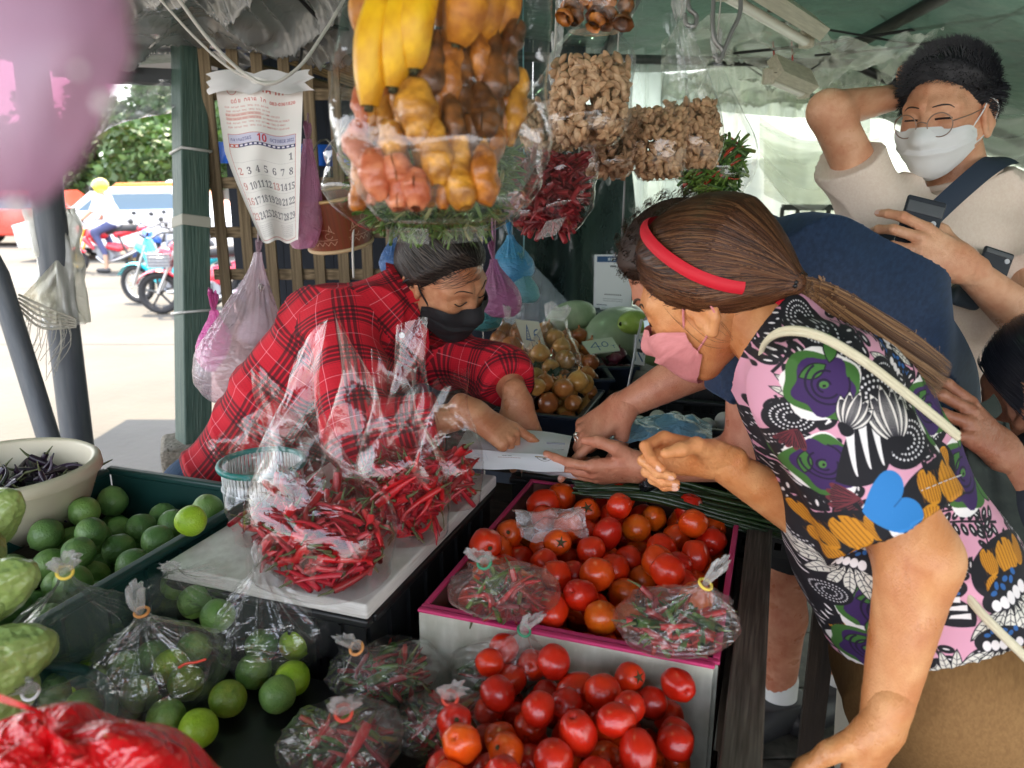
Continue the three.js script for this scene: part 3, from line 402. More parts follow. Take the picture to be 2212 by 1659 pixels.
// ---------------------------------------------------------------- the stall: tables, crates, boxes
const stall = (name, label, cat, u, y, v, group) => thing(name, label, cat, ST(u, y, v), YAW, group);
const darkWood = M({ map: rep(mkRough(S([34, 26, 20]), S([66, 52, 40]), 6, 111, 256, 0.5), 1, 1), roughness: 0.7, bumpMap: T_GRAIN, bumpScale: 0.003 }), blackPl = M({ map: mkRough(S([14, 15, 16]), S([30, 32, 34]), 10, 121), roughness: 0.42 }), greenPl = M({ map: mkRough(S([18, 52, 50]), S([34, 74, 68]), 8, 131), roughness: 0.4 });
function table(label, u0, u1, v0, v1, top) {
  const t = stall('market_table', label, 'table', (u0 + u1) / 2, 0, (v0 + v1) / 2), w = u1 - u0, d = v1 - v0;
  const n = Math.round(d / 0.12); for (let i = 0; i < n; i++) part(t, 'plank', rbox(w, 0.025, d / n - 0.004, 0.003, 0, top - 0.0125, -d / 2 + (i + 0.5) * d / n), darkWood);
  for (const x of [-1, 1]) for (const z of [-1, 1]) part(t, 'leg', box(0.05, top - 0.025, 0.05, x * (w / 2 - 0.04), (top - 0.025) / 2, z * (d / 2 - 0.04)), darkWood);
  for (const z of [-1, 1]) part(t, 'apron', box(w - 0.13, 0.07, 0.02, 0, top - 0.06, z * (d / 2 - 0.04)), darkWood);
}
table('low dark plank table carrying the tomato boxes and lime bags', -1.2, -0.03, 0.2, 1.1, 0.62);
table('dark plank table under the long beans and the paper', -0.66, 0.02, 1.42, 1.64, 0.8);
table('dark plank table carrying the onion and gourd trays at the back', -0.9, 0.2, 1.66, 2.72, 0.9);
// an open plastic crate: floor, four slotted walls with ribs, rim
function crate(label, u0, u1, v0, v1, y0, y1, mat, slots = 0, group) {
  const t = stall('plastic_crate', label, 'crate', (u0 + u1) / 2, y0, (v0 + v1) / 2, group), w = u1 - u0, d = v1 - v0, h = y1 - y0, wall = (L) => {
    const s = new THREE.Shape([new THREE.Vector2(-L / 2, 0.002), new THREE.Vector2(L / 2, 0.002), new THREE.Vector2(L / 2, h - 0.012), new THREE.Vector2(-L / 2, h - 0.012)]);
    if (slots) { const n = Math.floor(L / 0.02), rows = slots; for (let r = 0; r < rows; r++) for (let i = 0; i < n; i++) { if (i % 5 === 4) continue; const x = (i - (n - 1) / 2) * 0.02, y = h * (0.25 + 0.5 * r / Math.max(1, rows - 1)), a = 0.0065, b = 0.0075; s.holes.push(new THREE.Path([new THREE.Vector2(x - a, y - b), new THREE.Vector2(x - a, y + b), new THREE.Vector2(x + a, y + b), new THREE.Vector2(x + a, y - b)])); } }
    return new THREE.ExtrudeGeometry(s, { depth: 0.004, bevelEnabled: false }).translate(0, 0, -0.002);
  };
  part(t, 'crate_floor', box(w - 0.01, 0.004, d - 0.01, 0, 0.002, 0), mat);
  for (const s of [-1, 1]) { part(t, 'crate_wall', wall(w - 0.01).translate(0, 0, s * (d / 2 - 0.004)), mat); part(t, 'crate_wall', wall(d - 0.02).rotateY(Math.PI / 2).translate(s * (w / 2 - 0.004), 0, 0), mat); }
  for (const s of [-1, 1]) { part(t, 'rim', rbox(w + 0.008, 0.014, 0.018, 0.005, 0, h - 0.006, s * (d / 2 - 0.002)), mat); part(t, 'rim', rbox(0.018, 0.014, d - 0.022, 0.005, s * (w / 2 - 0.002), h - 0.006, 0), mat); }
  const ribs = []; for (let i = 1; i < 8; i++) for (const s of [-1, 1]) { ribs.push(box(0.004, h - 0.02, 0.006, w * (i / 8 - 0.5), h / 2 - 0.006, s * (d / 2 + 0.001)), box(0.006, h - 0.02, 0.004, s * (w / 2 + 0.001), h / 2 - 0.006, d * (i / 8 - 0.5))); } part(t, 'ribs', merge(ribs), mat);
  return t;
}
crate('dark green plastic crate heaped with limes left of the chilli bags', -1.17, -0.825, 0.5, 1.05, 0.8, 0.98, greenPl, 0);
crate('black crate standing under the green lime crate', -1.16, -0.835, 0.5, 1.04, 0.621, 0.798, blackPl, 3);
crate('black crate under the white board of chilli bags', -0.8, -0.475, 0.79, 1.26, 0.621, 0.946, blackPl, 3);
crate('black crate under the near lime bags', -0.81, -0.46, 0.27, 0.775, 0.621, 0.84, blackPl, 3);
crate('black crate below the upper tomato carton', -0.44, -0.04, 0.875, 1.07, 0.621, 0.746, blackPl, 2);
crate('black crate below the lower tomato tray', -0.44, -0.04, 0.27, 0.855, 0.621, 0.738, blackPl, 2);
const foam = M({ map: mkRough(S([196, 192, 184]), S([226, 224, 218]), 14, 141), roughness: 0.85, bumpMap: T_BUMPY, bumpScale: 0.001 });
{
  const b = stall('foam_board', 'white foam board under the upright bags of red chillies', 'board', -0.638, 0.948, 1.027);
  part(b, 'foam_slab', rbox(0.335, 0.022, 0.488, 0.004, 0, 0.011, 0), foam);
  part(b, 'pen_marks', new THREE.PlaneGeometry(0.045, 0.018).rotateX(-Math.PI / 2).rotateY(0.5).translate(0.135, 0.0225, -0.19), M({ map: canvasTex(128, 48, (c) => { c.fillStyle = '#dcd9d2'; c.fillRect(0, 0, 128, 48); c.font = 'italic 34px sans-serif'; c.fillStyle = '#222'; c.fillText('2/04', 20, 36); }), roughness: 0.85 }));
  const c2 = stall('cover_board', 'black board laid over the crate of lime bags', 'board', -0.635, 0.841, 0.52);
  part(c2, 'board_sheet', rbox(0.345, 0.012, 0.5, 0.003, 0, 0.006, 0), blackPl);
}
const card = M({ map: mkRough(S([96, 62, 56]), S([128, 88, 76]), 8, 151), roughness: 0.9 }), white = M({ map: mkRough(S([178, 176, 158]), S([216, 214, 200]), 4, 161, 256, 8), roughness: 0.6 }), pink = M({ c: [0.62, 0.04, 0.16], roughness: 0.5 });
function carton(label, u0, u1, v0, v1, y0, y1, front) {
  const t = stall('produce_box', label, 'box', (u0 + u1) / 2, y0, (v0 + v1) / 2), w = u1 - u0, d = v1 - v0, h = y1 - y0;
  part(t, 'box_floor', box(w, 0.006, d, 0, 0.003, 0), card);
  for (const s of [-1, 1]) { const n = s > 0; part(t, 'box_wall', box(w, h - 0.009, 0.006, 0, (h + 0.003) / 2, s * (d / 2 - 0.003)), front[n ? 0 : 1]); part(t, 'box_wall', box(0.006, h - 0.009, d - 0.014, s * (w / 2 - 0.003), (h + 0.003) / 2, 0), front[2]); }
  for (const s of [-1, 1]) { part(t, 'pink_edge', rbox(w + 0.004, 0.005, 0.009, 0.002, 0, h + 0.0005, s * (d / 2 - 0.003)), pink); part(t, 'pink_edge', rbox(0.009, 0.005, d - 0.016, 0.002, s * (w / 2 - 0.003), h + 0.0005, 0), pink); }
}
carton('pink-edged carton holding the upper heap of tomatoes', -0.435, -0.032, 0.872, 1.375, 0.748, 0.925, [white, card, card]);
{
  const t = stall('produce_tray', 'low wooden-sided tray holding the lower tomatoes at the front', 'tray', -0.235, 0.74, 0.56);
  part(t, 'tray_floor', box(0.41, 0.008, 0.6, 0, 0.004, 0), darkWood); part(t, 'tray_side', box(0.012, 0.1, 0.6, -0.2, 0.058, 0), darkWood); part(t, 'tray_side', box(0.41, 0.1, 0.012, 0, 0.058, 0.295), darkWood);
  part(t, 'backboard', rbox(0.398, 0.18, 0.006, 0.002, 0.0, 0.096, -0.3), white); part(t, 'pink_edge', rbox(0.4, 0.005, 0.009, 0.002, 0, 0.1885, -0.3), pink);
  const r = stall('table_rail', 'dark worn rail board along the right side of the tomato boxes', 'rail', 0.004, 0.45, 0.8);
  part(r, 'rail_board', rbox(0.03, 0.46, 1.3, 0.004, 0, 0.23, 0), darkWood); part(r, 'rail_cap', rbox(0.042, 0.012, 1.31, 0.003, 0, 0.466, 0), M({ map: mkRough(S([48, 42, 36]), S([112, 104, 94]), 20, 171), roughness: 0.6, metalness: 0.2 }));
  for (const s of [-1, 1]) part(r, 'rail_foot', box(0.03, 0.45, 0.05, 0, -0.225, s * 0.55), darkWood);
}
// ---------------------------------------------------------------- fruit
const speck = (c1, c2, f, seed, k = 1) => M({ map: mkRough(S(c1), S(c2), f, seed, 128), roughness: 0.28, clearcoat: 0.35 * k, clearcoatRoughness: 0.2, bumpMap: rep(T_BUMPY, 2, 1), bumpScale: 0.0004 });
function lathePts(l, seg = 24) { const c = new THREE.SplineCurve(l.map(([x, y]) => new THREE.Vector2(x, y))); return new THREE.LatheGeometry(c.getPoints(18), seg); }
const tomatoGeo = [[1, 0.95], [1, 1.06], [0.95, 1.2]].map(([a, b], i) => { const g = lathePts([[0, -1 * b], [0.55 * a, -0.88 * b], [0.95 * a, -0.35 * b], [1 * a, 0.2 * b], [0.72 * a, 0.8 * b], [0.28, 0.96 * b], [0.05, 0.86 * b], [0, 0.84 * b]], 24), p = g.attributes.position; for (let k = 0; k < p.count; k++) { const x = p.getX(k), y = p.getY(k), z = p.getZ(k), th = Math.atan2(z, x), w = 1 + 0.035 * Math.cos(th * (4 + i) + i) + 0.03 * noise(x * 1.4 + i * 5, y * 1.4, z * 1.4); p.setXYZ(k, x * w * (1 + 0.06 * (i - 1)), y, z * w); } g.computeVertexNormals(); return g.scale(0.82, 0.82, 0.82); });
const tomatoMats = [speck([205, 34, 12], [222, 62, 16], 3, 201), speck([218, 62, 12], [232, 96, 20], 3, 202), speck([178, 22, 12], [205, 40, 14], 3, 203), speck([228, 100, 14], [222, 64, 14], 2, 204), speck([214, 120, 18], [214, 78, 16], 2, 205)];
const TC = ['red', 'orange-red', 'deep red', 'orange', 'amber'], zone = (p, cu, du, cv, dv) => { const u = p[0] * AX.x + p[2] * AX.z - cu, v = p[0] * BX.x + p[2] * BX.z - cv, a = u < -du / 2 ? 'left' : u > du / 2 ? 'right' : 'middle', b = v < -dv / 2 ? 'near' : v > dv / 2 ? 'far' : 'central'; return b + ' ' + a + ' part'; };
const stemGeo = merge([new THREE.CylinderGeometry(0.1, 0.16, 0.14, 8).translate(0, 0.76, 0), ...[0, 1, 2, 3, 4].map((i) => new THREE.ConeGeometry(0.1, 0.36, 5).rotateZ(-1.45).translate(0.22, 0.74, 0).rotateY(i * 1.257))]);
const calyx = M({ c: [0.07, 0.06, 0.02], roughness: 0.8 });
function tomato(p, r, R, group, label, mat, geo, stem, rot) {
  const t = thing('tomato', label, 'tomato', p, 0, group); if (rot) t.rotation.set(...rot); else t.rotation.set(R() * 6.28, R() * 6.28, R() * 6.28); t.scale.setScalar(r / 0.82 * 0.98);
  part(t, 'skin', geo, mat); if (stem) part(t, 'calyx', stemGeo, calyx); return t;
}
{
  const R = rng(77), inBox = (u0, u1, v0, v1) => (r, rad) => { const p = ST(mix(u0 + rad, u1 - rad, r()), 0, mix(v0 + rad, v1 - rad, r())); return [p.x, p.z]; };
  const up = pile(186, 0, inBox(-0.425, -0.042, 0.885, 1.36), (r) => 0.022 + r() * 0.0045, () => 0.774, 10, 12);
  up.forEach((p) => tomato(V(p[0], p[1], p[2]), p[3], R, 'tomatoes heaped in the upper pink-edged carton', ...(() => { const k = [0, 0, 1, 1, 2, 0, 1, 3, 0, 4][Math.floor(R() * 10)]; return [`${TC[k]} tomato in the ${zone(p, -0.23, 0.13, 1.12, 0.16)} of the upper pink-edged carton`, tomatoMats[k]]; })(), tomatoGeo[Math.floor(R() * 3)], R() < 0.42));
  const low = pile(168, 0, inBox(-0.33, -0.045, 0.46, 0.857), (r) => 0.0182 + r() * 0.003, (x, z) => 0.752 + 0.07 * sstep(-0.08, -0.26, x * AX.x + z * AX.z), 8, 13);
  low.forEach((p) => tomato(V(p[0], p[1], p[2]), p[3], R, 'tomatoes in the lower tray before the white backboard', ...(() => { const k = [0, 2, 0, 2, 1][Math.floor(R() * 5)]; return [`${TC[k]} tomato in the ${zone(p, -0.23, 0.13, 0.64, 0.13)} of the lower tray`, tomatoMats[k]]; })(), tomatoGeo[Math.floor(R() * 3)], R() < 0.42));
}
const limeGeo = (() => { const g = lathePts([[0, -1.12], [0.12, -1.04], [0.6, -0.82], [0.97, -0.2], [0.95, 0.35], [0.55, 0.85], [0.1, 1.02], [0, 1.06]], 28); return g; })();
const limeTex = (a, b, s) => M({ map: mkRough(S(a), S(b), 3, s, 128), roughness: 0.42, clearcoat: 0.12, bumpMap: rep(T_BUMPY, 3, 2), bumpScale: 0.0008 });
const limeMats = [limeTex([64, 104, 54], [118, 150, 78], 211), limeTex([80, 122, 56], [130, 160, 78], 212), limeTex([126, 168, 28], [168, 196, 48], 213), limeTex([90, 122, 30], [144, 150, 50], 214)];
function lime(p, r, R, group, label, m) { const t = solo('lime', limeGeo, limeMats[m], label, 'lime', p, group); t.rotation.set(R() * 6.28, R() * 6.28, R() * 6.28); t.scale.setScalar(r * 0.93); return t; }
{
  const R = rng(88), draw = (r, rad) => { const p = ST(mix(-1.155 + rad, -0.84 - rad, r()), 0, mix(0.515 + rad, 1.035 - rad, r())); return [p.x, p.z]; };
  pile(98, 0, draw, (r) => 0.0255 + r() * 0.004, () => 0.806, 9, 21).forEach((p, i) => lime(V(p[0], p[1], p[2]), p[3], R, 'limes in the dark green crate', ...(() => { const k = R() < 0.8 ? 0 : 1; return [`${k ? 'mid' : 'dark'} green lime in the ${zone(p, -1.0, 0.13, 0.78, 0.2)} of the dark green crate`, k]; })()));
  lime(at(412, 1125, 1.16), 0.025, R, null, 'brightest yellow-green lime at the crate corner nearest the chillies', 2);
}
// ---------------------------------------------------------------- bags
const facet = (u, v, f, s) => { const x = u * f, y = v * f, i = Math.floor(x), j = Math.floor(y), a = x - i, b = y - j, h = (p, q) => hash3(((p % f) + f) % f, q, s) * 2 - 1; return a + b < 1 ? h(i, j) + (h(i + 1, j) - h(i, j)) * a + (h(i, j + 1) - h(i, j)) * b : h(i + 1, j + 1) + (h(i, j + 1) - h(i + 1, j + 1)) * (1 - a) + (h(i + 1, j) - h(i + 1, j + 1)) * (1 - b); };
const ridge = (x) => { const k = Math.abs(((x / Math.PI) % 1 + 1) % 1 - 0.5) * 2; return k * k; };
const crest = (x, p) => Math.pow(Math.abs(Math.cos(x * 0.5)), p * 2);
const bandCol = { red: M({ c: [0.6, 0.06, 0.03] }), orange: M({ c: [0.65, 0.28, 0.08] }), green: M({ c: [0.03, 0.2, 0.1] }), yellow: M({ c: [0.75, 0.55, 0.08] }), white: M({ c: [0.7, 0.7, 0.7] }) };
// a bag gathered at K over its bottom C; returns a sampler of points inside it
function tiedBag(label, C, K, R, { film: fm = FILM, band = 'white', seed = 1, group, cat = 'plastic bag', name = 'plastic_bag', squash = 1, belly = 0.35, neck = 0.007, ruff = 0.036, wr = 0.22, crumple = 0.012, pow = 0.9, turn = 0, seg = 180 } = {}) {
  const t = thing(name, label, cat, C, 0, group), ax = K.clone().sub(C), H = ax.length(), prof = (s) => R * (1 - Math.pow(1 - Math.min(1, s / 0.28), 2.4) * 0.42) * Math.pow(1 - sstep(belly, 1.0, s) * (1 - Math.pow(neck / R, 1 / pow)), pow);
  const ph = (k) => hash3(seed, k, 5) * 6.28, ct = Math.cos(turn), st = Math.sin(turn);
  const pt = (u, s, q, k = 1) => {
    const a = u * Math.PI * 2, w = wr * (0.04 + sstep(belly * 0.75, 0.95, s)) * (1 - 0.6 * sstep(0.95, 1, s)), sp = s * 0.9 + 0.25 * noise(u * 6, s * 3, seed);
    let r = prof(Math.max(0, s)) * k; r *= 1 + w * (0.6 * crest(a * 4 + ph(1) + 2 * sp, 3) + 0.5 * crest(a * 7 + ph(2) - 3 * sp, 6) + 0.4 * crest(a * 12 + ph(3) + 3 * sp, 7) + 0.25 * crest(a * 19 + ph(4) - 2 * sp, 6) - 0.5) + 0.03 * noise(Math.cos(a) * 1.5 + seed, s * 2, Math.sin(a) * 1.5);
    r += crumple * R * 8 * (0.6 * facet(u, s, 9, seed) + 0.4 * facet(u, s, 19, seed + 1)) * Math.min(1, r / R) * 0.55;
    const x = Math.cos(a) * r, z = Math.sin(a) * r * squash; q.set(x * ct + z * st, 0, -x * st + z * ct);
    const S2 = Math.max(0, s); return q.add(V(ax.x * S2 * S2 * (3 - 2 * S2) * 0.5 + ax.x * 0.5 * S2, ax.y * S2, ax.z * (S2 * S2 * (3 - 2 * S2) * 0.5 + 0.5 * S2)));
  };
  part(t, 'bag_film', sheet(seg, 60, (u, v, q) => { if (v < 0.08) { pt(u, 0, q, v / 0.08); q.y += 0.002 * facet(u, v, 9, seed); } else pt(u, (v - 0.08) / 0.92, q); }, true), fm);
  const D = ax.clone().normalize(), F = frame(D, Math.abs(D.y) > 0.95 ? V(1, 0, 0) : V(0, 1, 0), ax), q2 = V();
  if (ruff) part(t, 'gathered_top', sheet(90, 16, (u, v, q) => { const in2 = v > 0.55, k = in2 ? 1 - (v - 0.55) / 0.45 * 0.9 : v / 0.55, a = u * 6.2832 + 0.5 * k, r = neck * 0.8 + (ruff * 0.42) * Math.pow(k, 0.75) * (0.35 + 0.75 * ridge(a * 4.5 + ph(6) + k) + 0.3 * ridge(a * 8.5 + ph(7))) * (in2 ? 0.75 : 1); q.set(Math.cos(a) * r, Math.sin(a) * r * 0.45, (in2 ? 1.08 - 0.3 * (1 - k) : k) * ruff * (1.15 + 0.35 * facet(u, 0.3, 9, seed))).applyMatrix4(F); }, true), fm === FILM || fm === FILM2 ? FILMTHICK : fm);
  if (band) part(t, 'rubber_band', new THREE.TorusGeometry(neck * 1.15, 0.0019, 6, 18).applyMatrix4(F), bandCol[band]);
  t.userData.bag = undefined; delete t.userData.bag;
  const inside = (r, s0, s1, shell = 0, L = 0) => { const s = mix(s0, s1, r()), a = r() * 6.283, k = (shell ? mix(shell, 1, r()) : Math.sqrt(r())) * 0.88, p = Math.max(0.2 * R, prof(s) * 0.97 - L) * k, x = Math.cos(a) * p, z = Math.sin(a) * p * squash; return V(C.x + ax.x * s + x * ct + z * st, C.y + ax.y * s, C.z + ax.z * s - x * st + z * ct); };
  return { t, inside, H };
}
// chillies
const chilliGeo = [0.4, -0.5, 0.9, 0.15].map((b, i) => { const L = 1, r = rng(i + 4); return tube([V(0, 0, -0.5), V(0, 0.03 * b, -0.25), V(0.05 * b, 0.06 * b, 0.05), V(0.06 * b, 0.02 * b, 0.3), V(0.02, -0.1 * b, 0.5)], (k) => 0.075 * Math.pow(Math.max(0.02, 1 - k), 0.55) * (0.75 + 0.25 * Math.min(1, k * 6)) + 0.003, 11, 7); });
const chilliStem = tube([V(0, 0, -0.5), V(0, 0.01, -0.6), V(0.02, 0.05, -0.78)], (k) => 0.03 - 0.02 * k, 5, 5);
const redM = [speck([170, 10, 20], [200, 26, 34], 3, 221), speck([192, 20, 32], [216, 46, 50], 3, 222), speck([130, 8, 18], [150, 20, 24], 3, 223)], grnM = [speck([40, 78, 22], [84, 118, 40], 3, 224), speck([62, 96, 30], [104, 140, 52], 3, 225)], stemM = M({ c: [0.1, 0.11, 0.04], roughness: 0.7 });
function chilli(name, p, dir, L, mats, R, label, cat, group) { const t = thing(name, label, cat, p, 0, group); t.quaternion.copy(rotTo(V(0, 0, 1), dir)).multiply(new THREE.Quaternion().setFromAxisAngle(V(0, 0, 1), R() * 6.28)); const w = mix(1.0, 1.5, R()); t.scale.set(L * w, L * w, L); part(t, 'pod', chilliGeo[Math.floor(R() * 4)], mats[Math.floor(R() * mats.length)]); part(t, 'stalk', chilliStem, stemM); return t; }
// many alike pieces past what is picked apart: one instanced mass
function mass(name, label, cat, n, geos, mat, place, tint, base) {
  const o = new THREE.Object3D(), c = new THREE.Color(), g = thing(name, label, cat, base); g.userData.kind = 'stuff'; g.updateMatrixWorld(true); const inv = g.matrixWorld.clone().invert(), k = Math.ceil(n / geos.length);
  geos.forEach((geo) => { const m = new THREE.InstancedMesh(norm(geo.clone()), mat, k); m.name = name + '_mass'; m.userData.kind = 'stuff'; for (let i = 0; i < k; i++) { place(o); o.updateMatrix(); m.setMatrixAt(i, inv.clone().multiply(o.matrix)); const t = tint(); c.setRGB(...t); m.setColorAt(i, c); } g.add(m); });
}
const rdir = (r, flat = 0.5) => V(r() - 0.5, (r() - 0.5) * flat, r() - 0.5).normalize();
// stiff clear packs standing open-topped on the board
function packBag(label, C, w, d, H, yaw, lean, seed, fill, topw = 0.5, open = 0.007) {
  const t = thing('chilli_pack', label, 'plastic bag', C, 0, 'upright clear bags of red chillies'), cy = Math.cos(yaw), sy = Math.sin(yaw), h = (k) => hash3(seed, k, 3) - 0.5;
  const wOf = (s) => mix(1, topw, sstep(fill / H * 0.8, 0.82, s));
  const pt = (u, s, q, k = 1) => {
    const a = u * 6.2832, e = 1 - 0.75 * sstep(0.15, 0.75, s), ca = Math.cos(a), sa = Math.sin(a), n = mix(0.75, 1, s), f = fill / H;
    let x = Math.sign(ca) * Math.pow(Math.abs(ca), n) * w / 2 * k * wOf(s) * (0.9 + 0.1 * sstep(0, 0.3, s)), z = Math.sign(sa) * Math.pow(Math.abs(sa), n) * k * mix(d / 2, open, sstep(f * 0.7, 1, s));
    const cr = 0.02 * (0.15 + 0.8 * sstep(f * 0.7, f * 1.5, s)); z += cr * wOf(s) * (1.1 * facet(u, s * 0.8, 5, seed) + 0.5 * facet(u + 0.07, s * 0.5, 13, seed + 1)); x += cr * 0.3 * facet(u, s * 1.3, 4, seed + 2) * (1 - s);
    z += 0.018 * Math.sin(s * 5 + seed) * s; const y = s * H * (1 + s * s * (0.02 * facet(u, 0.2, 4, seed + 3) + 0.22 * ca * h(4) * (topw > 0.6 ? 2 : 1)));
    return q.set(x * cy + z * sy + lean.x * s * s, y, -x * sy + z * cy + lean.z * s * s);
  };
  part(t, 'bag_film', sheet(90, 54, (u, v, q) => { if (v < 0.06) pt(u, 0, q, v / 0.06); else pt(u, (v - 0.06) / 0.94, q); }, true), FILM2);
  if (seed < 0) part(t, 'seal_strip', sheet(20, 3, (u, v, q) => { const x = (u - 0.5) * w * 0.92; q.set(x * cy + open * sy + lean.x, H * (0.94 + 0.02 * v) + 0.008 * facet(u, 0.2, 6, seed + 3), -x * sy + open * cy + lean.z); }), FILMTHICK);
  return (r, dir, L = 0) => { for (let n = 0; n < 40; n++) { const a = r() * 6.283, k = Math.sqrt(r()) * 0.93, x = Math.cos(a) * w / 2 * k * 0.9, z = Math.sin(a) * d / 2 * k * 0.9; let ok = true; if (dir) for (const m of [-0.55, 0.5]) { const dx = dir.x * L * m, dz = dir.z * L * m, X = x + dx * cy - dz * sy, Z = z + dx * sy + dz * cy; if ((2 * X / w) ** 2 + (2 * Z / d) ** 2 > 0.93) ok = false; } if (ok || n > 38) return V(C.x + x * cy + z * sy, C.y + 0.014 + (fill - 0.015) * r() * (1 - 0.35 * k), C.z - x * sy + z * cy); } };
}
{
  const R = rng(99), onB = (X, Y) => atY(X, Y, 0.9715);
  const packs = [
    ['front bag full of red chillies nearest the camera', 695, 1236, 0.225, 0.16, 0.235, -0.15, V(-0.02, 0, -0.03), 3, 0.105, 104, 0.62],
    ['bag of red chillies right of the front one', 878, 1150, 0.145, 0.12, 0.27, 0.3, V(-0.02, 0, -0.03), 5, 0.115, 62, 0.42],
    ['bag of red chillies at the far right end of the board', 966, 1082, 0.125, 0.1, 0.22, 0.5, V(0.01, 0, -0.02), 8, 0.085, 36, 0.5],
    ['tall crumpled bag behind the front chilli bag', 655, 1120, 0.16, 0.1, 0.3, 0.1, V(0.03, 0, -0.01), 11, 0.06, 18, 0.34],
    ['tall crumpled bag in the middle of the group', 790, 1092, 0.14, 0.09, 0.3, -0.25, V(-0.02, 0, -0.01), 14, 0.07, 18, 0.38],
    ['bag with the shiniest upright folded top by the mask', 890, 1052, 0.12, 0.09, 0.3, 0.2, V(0.01, 0, 0), 17, 0.07, 14, 0.45], ['low empty-topped bag at the left beside the round basket', 585, 1165, 0.12, 0.08, 0.19, 0.2, V(-0.03, 0, 0), 23, 0.05, 8, 0.8]];
  for (const [label, X, Y, w, d, H, yaw, lean, seed, fill, n, tw] of packs) {
    const C = onB(X, Y), s = packBag(label, C, w, d, H, YAW + yaw, lean, seed, fill, tw), lab = 'slender red chilli inside the ' + label.replace(/ full of red chillies| of red chillies/, ' of chillies'), grp = 'red chillies in the ' + label;
    for (let i = 0; i < n; i++) { const dr = rdir(R, 0.7), L = 0.05 + R() * 0.035; chilli('red_chilli', s(R, dr, L * 1.3), dr, L, redM, R, lab, 'chilli', grp); }
    mass('red_chillies', 'deeper red chillies filling the ' + label.replace(/ full of red chillies| of red chillies/, ''), 'chillies', n * 2, [chilliGeo[0], chilliGeo[2]], M({ c: [1, 1, 1], roughness: 0.35 }), (o) => { const dr = rdir(R, 0.6); o.position.copy(s(R, dr, 0.085)).y *= 1; o.quaternion.copy(rotTo(V(0, 0, 1), dr)); o.scale.setScalar(0.065); }, () => { const g = R(); return [0.28 + 0.25 * g, 0.008 + 0.016 * g, 0.018 + 0.02 * g]; }, C);
    mass('chilli_stalks', 'thin green stalks among the chillies of the ' + label, 'stalks', 14, [tube([V(0, 0, -0.5), V(0.05, 0.08, 0), V(0, 0.1, 0.5)], 0.018, 6, 4)], stemM, (o) => { o.position.copy(s(R)); o.position.y += 0.01; o.quaternion.copy(rotTo(V(0, 0, 1), rdir(R, 1))); o.scale.setScalar(0.03 + R() * 0.03); }, () => [1.2, 1.3, 1], C);
  }
  // lime bags on the black board: the limes that show, then the film over them
  const onF = (X, Y, h = 0.879) => atY(X, Y, h), K = (X, Y, d) => at(X, Y, d);
  const bags = [
    ['knotted clear bag of limes in the middle foreground', [365, 1496], [306, 1322], 0.985, 0.082, 'orange', 31, [[300, 1500, 1], [402, 1474, 3], [428, 1574, 2], [492, 1510, 3], [330, 1420, 0], [420, 1400, 1], [360, 1550, 1], [270, 1445, 1], [370, 1440, 2]]],
    ['knotted clear bag with two limes at left before the crate', [160, 1420], [140, 1236], 1.06, 0.08, 'yellow', 33, [[182, 1408, 1], [190, 1470, 2], [130, 1430, 1], [120, 1490, 0], [160, 1350, 1]]],
    ['clear bag of bright limes right of centre under the chilli board', [606, 1420], [560, 1215], 1.0, 0.085, null, 35, [[638, 1390, 2], [632, 1466, 2], [565, 1395, 1], [548, 1450, 1], [600, 1500, 1]]],
    ['upper clear bag with pale limes leaning on the crate edge', [440, 1290], [372, 1228], 1.03, 0.085, null, 37, [[450, 1222, 0], [382, 1262, 1], [420, 1300, 1], [470, 1330, 1]]],
    ['knotted clear bag at lower left behind the red bag', [175, 1560], [66, 1495], 0.965, 0.085, 'white', 39, [[150, 1570, 1], [220, 1590, 2], [180, 1530, 1]]]];
  for (const [label, [cx, cy], [kx, ky], kh, r, band, seed, ls] of bags) {
    const C = onF(cx, cy, 0.854), k = atY(kx, ky, kh + 0.012);
    tiedBag(label, C, k, r, { band, seed, wr: 0.42, ruff: band ? 0.03 : 0.02, crumple: 0.02, group: 'clear knotted bags of limes' });
    for (const [X, Y, m] of ls) lime(onF(X, Y, label.startsWith('upper') ? 0.93 : 0.879), 0.0245, R, 'limes inside the ' + label, 'green lime inside the ' + label, m);
  }
  solo('red_tie', tube([at(386, 1442, 0.9), at(400, 1434, 0.9), at(425, 1430, 0.9), at(445, 1424, 0.9)], 0.0016, 12, 5), bandCol.red, 'small red tie lying inside the middle lime bag', 'tie');
  // small bags on the tomatoes, chillies inside
  const small = [
    ['knotted bag of red and green chillies on the left of the upper tomatoes', [1106, 1300], 0.93, [1046, 1215], 1.055, 0.074, 'green', 41, 0.6, 40],
    ['knotted bag of chillies at the right corner of the upper carton', [1440, 1372], 0.95, [1524, 1262], 1.04, 0.073, 'yellow', 43, 0.5, 26],
    ['pale knotted bag leaning on the white backboard', [1060, 1465], 0.84, [1132, 1362], 0.955, 0.066, 'green', 45, 0.35, 10],
    ['knotted bag with pink band in front of the lower tomatoes', [955, 1590], 0.83, [972, 1508], 0.955, 0.064, 'red', 47, 0.6, 34],
    ['knotted bag at the bottom edge left of the lower tomatoes', [738, 1625], 0.855, [742, 1540], 0.985, 0.07, 'red', 49, 0.5, 24],
    ['loose-topped bag of dark chillies behind the lower bags', [860, 1470], 0.845, [770, 1400], 0.955, 0.074, 'orange', 51, 0.5, 30]];
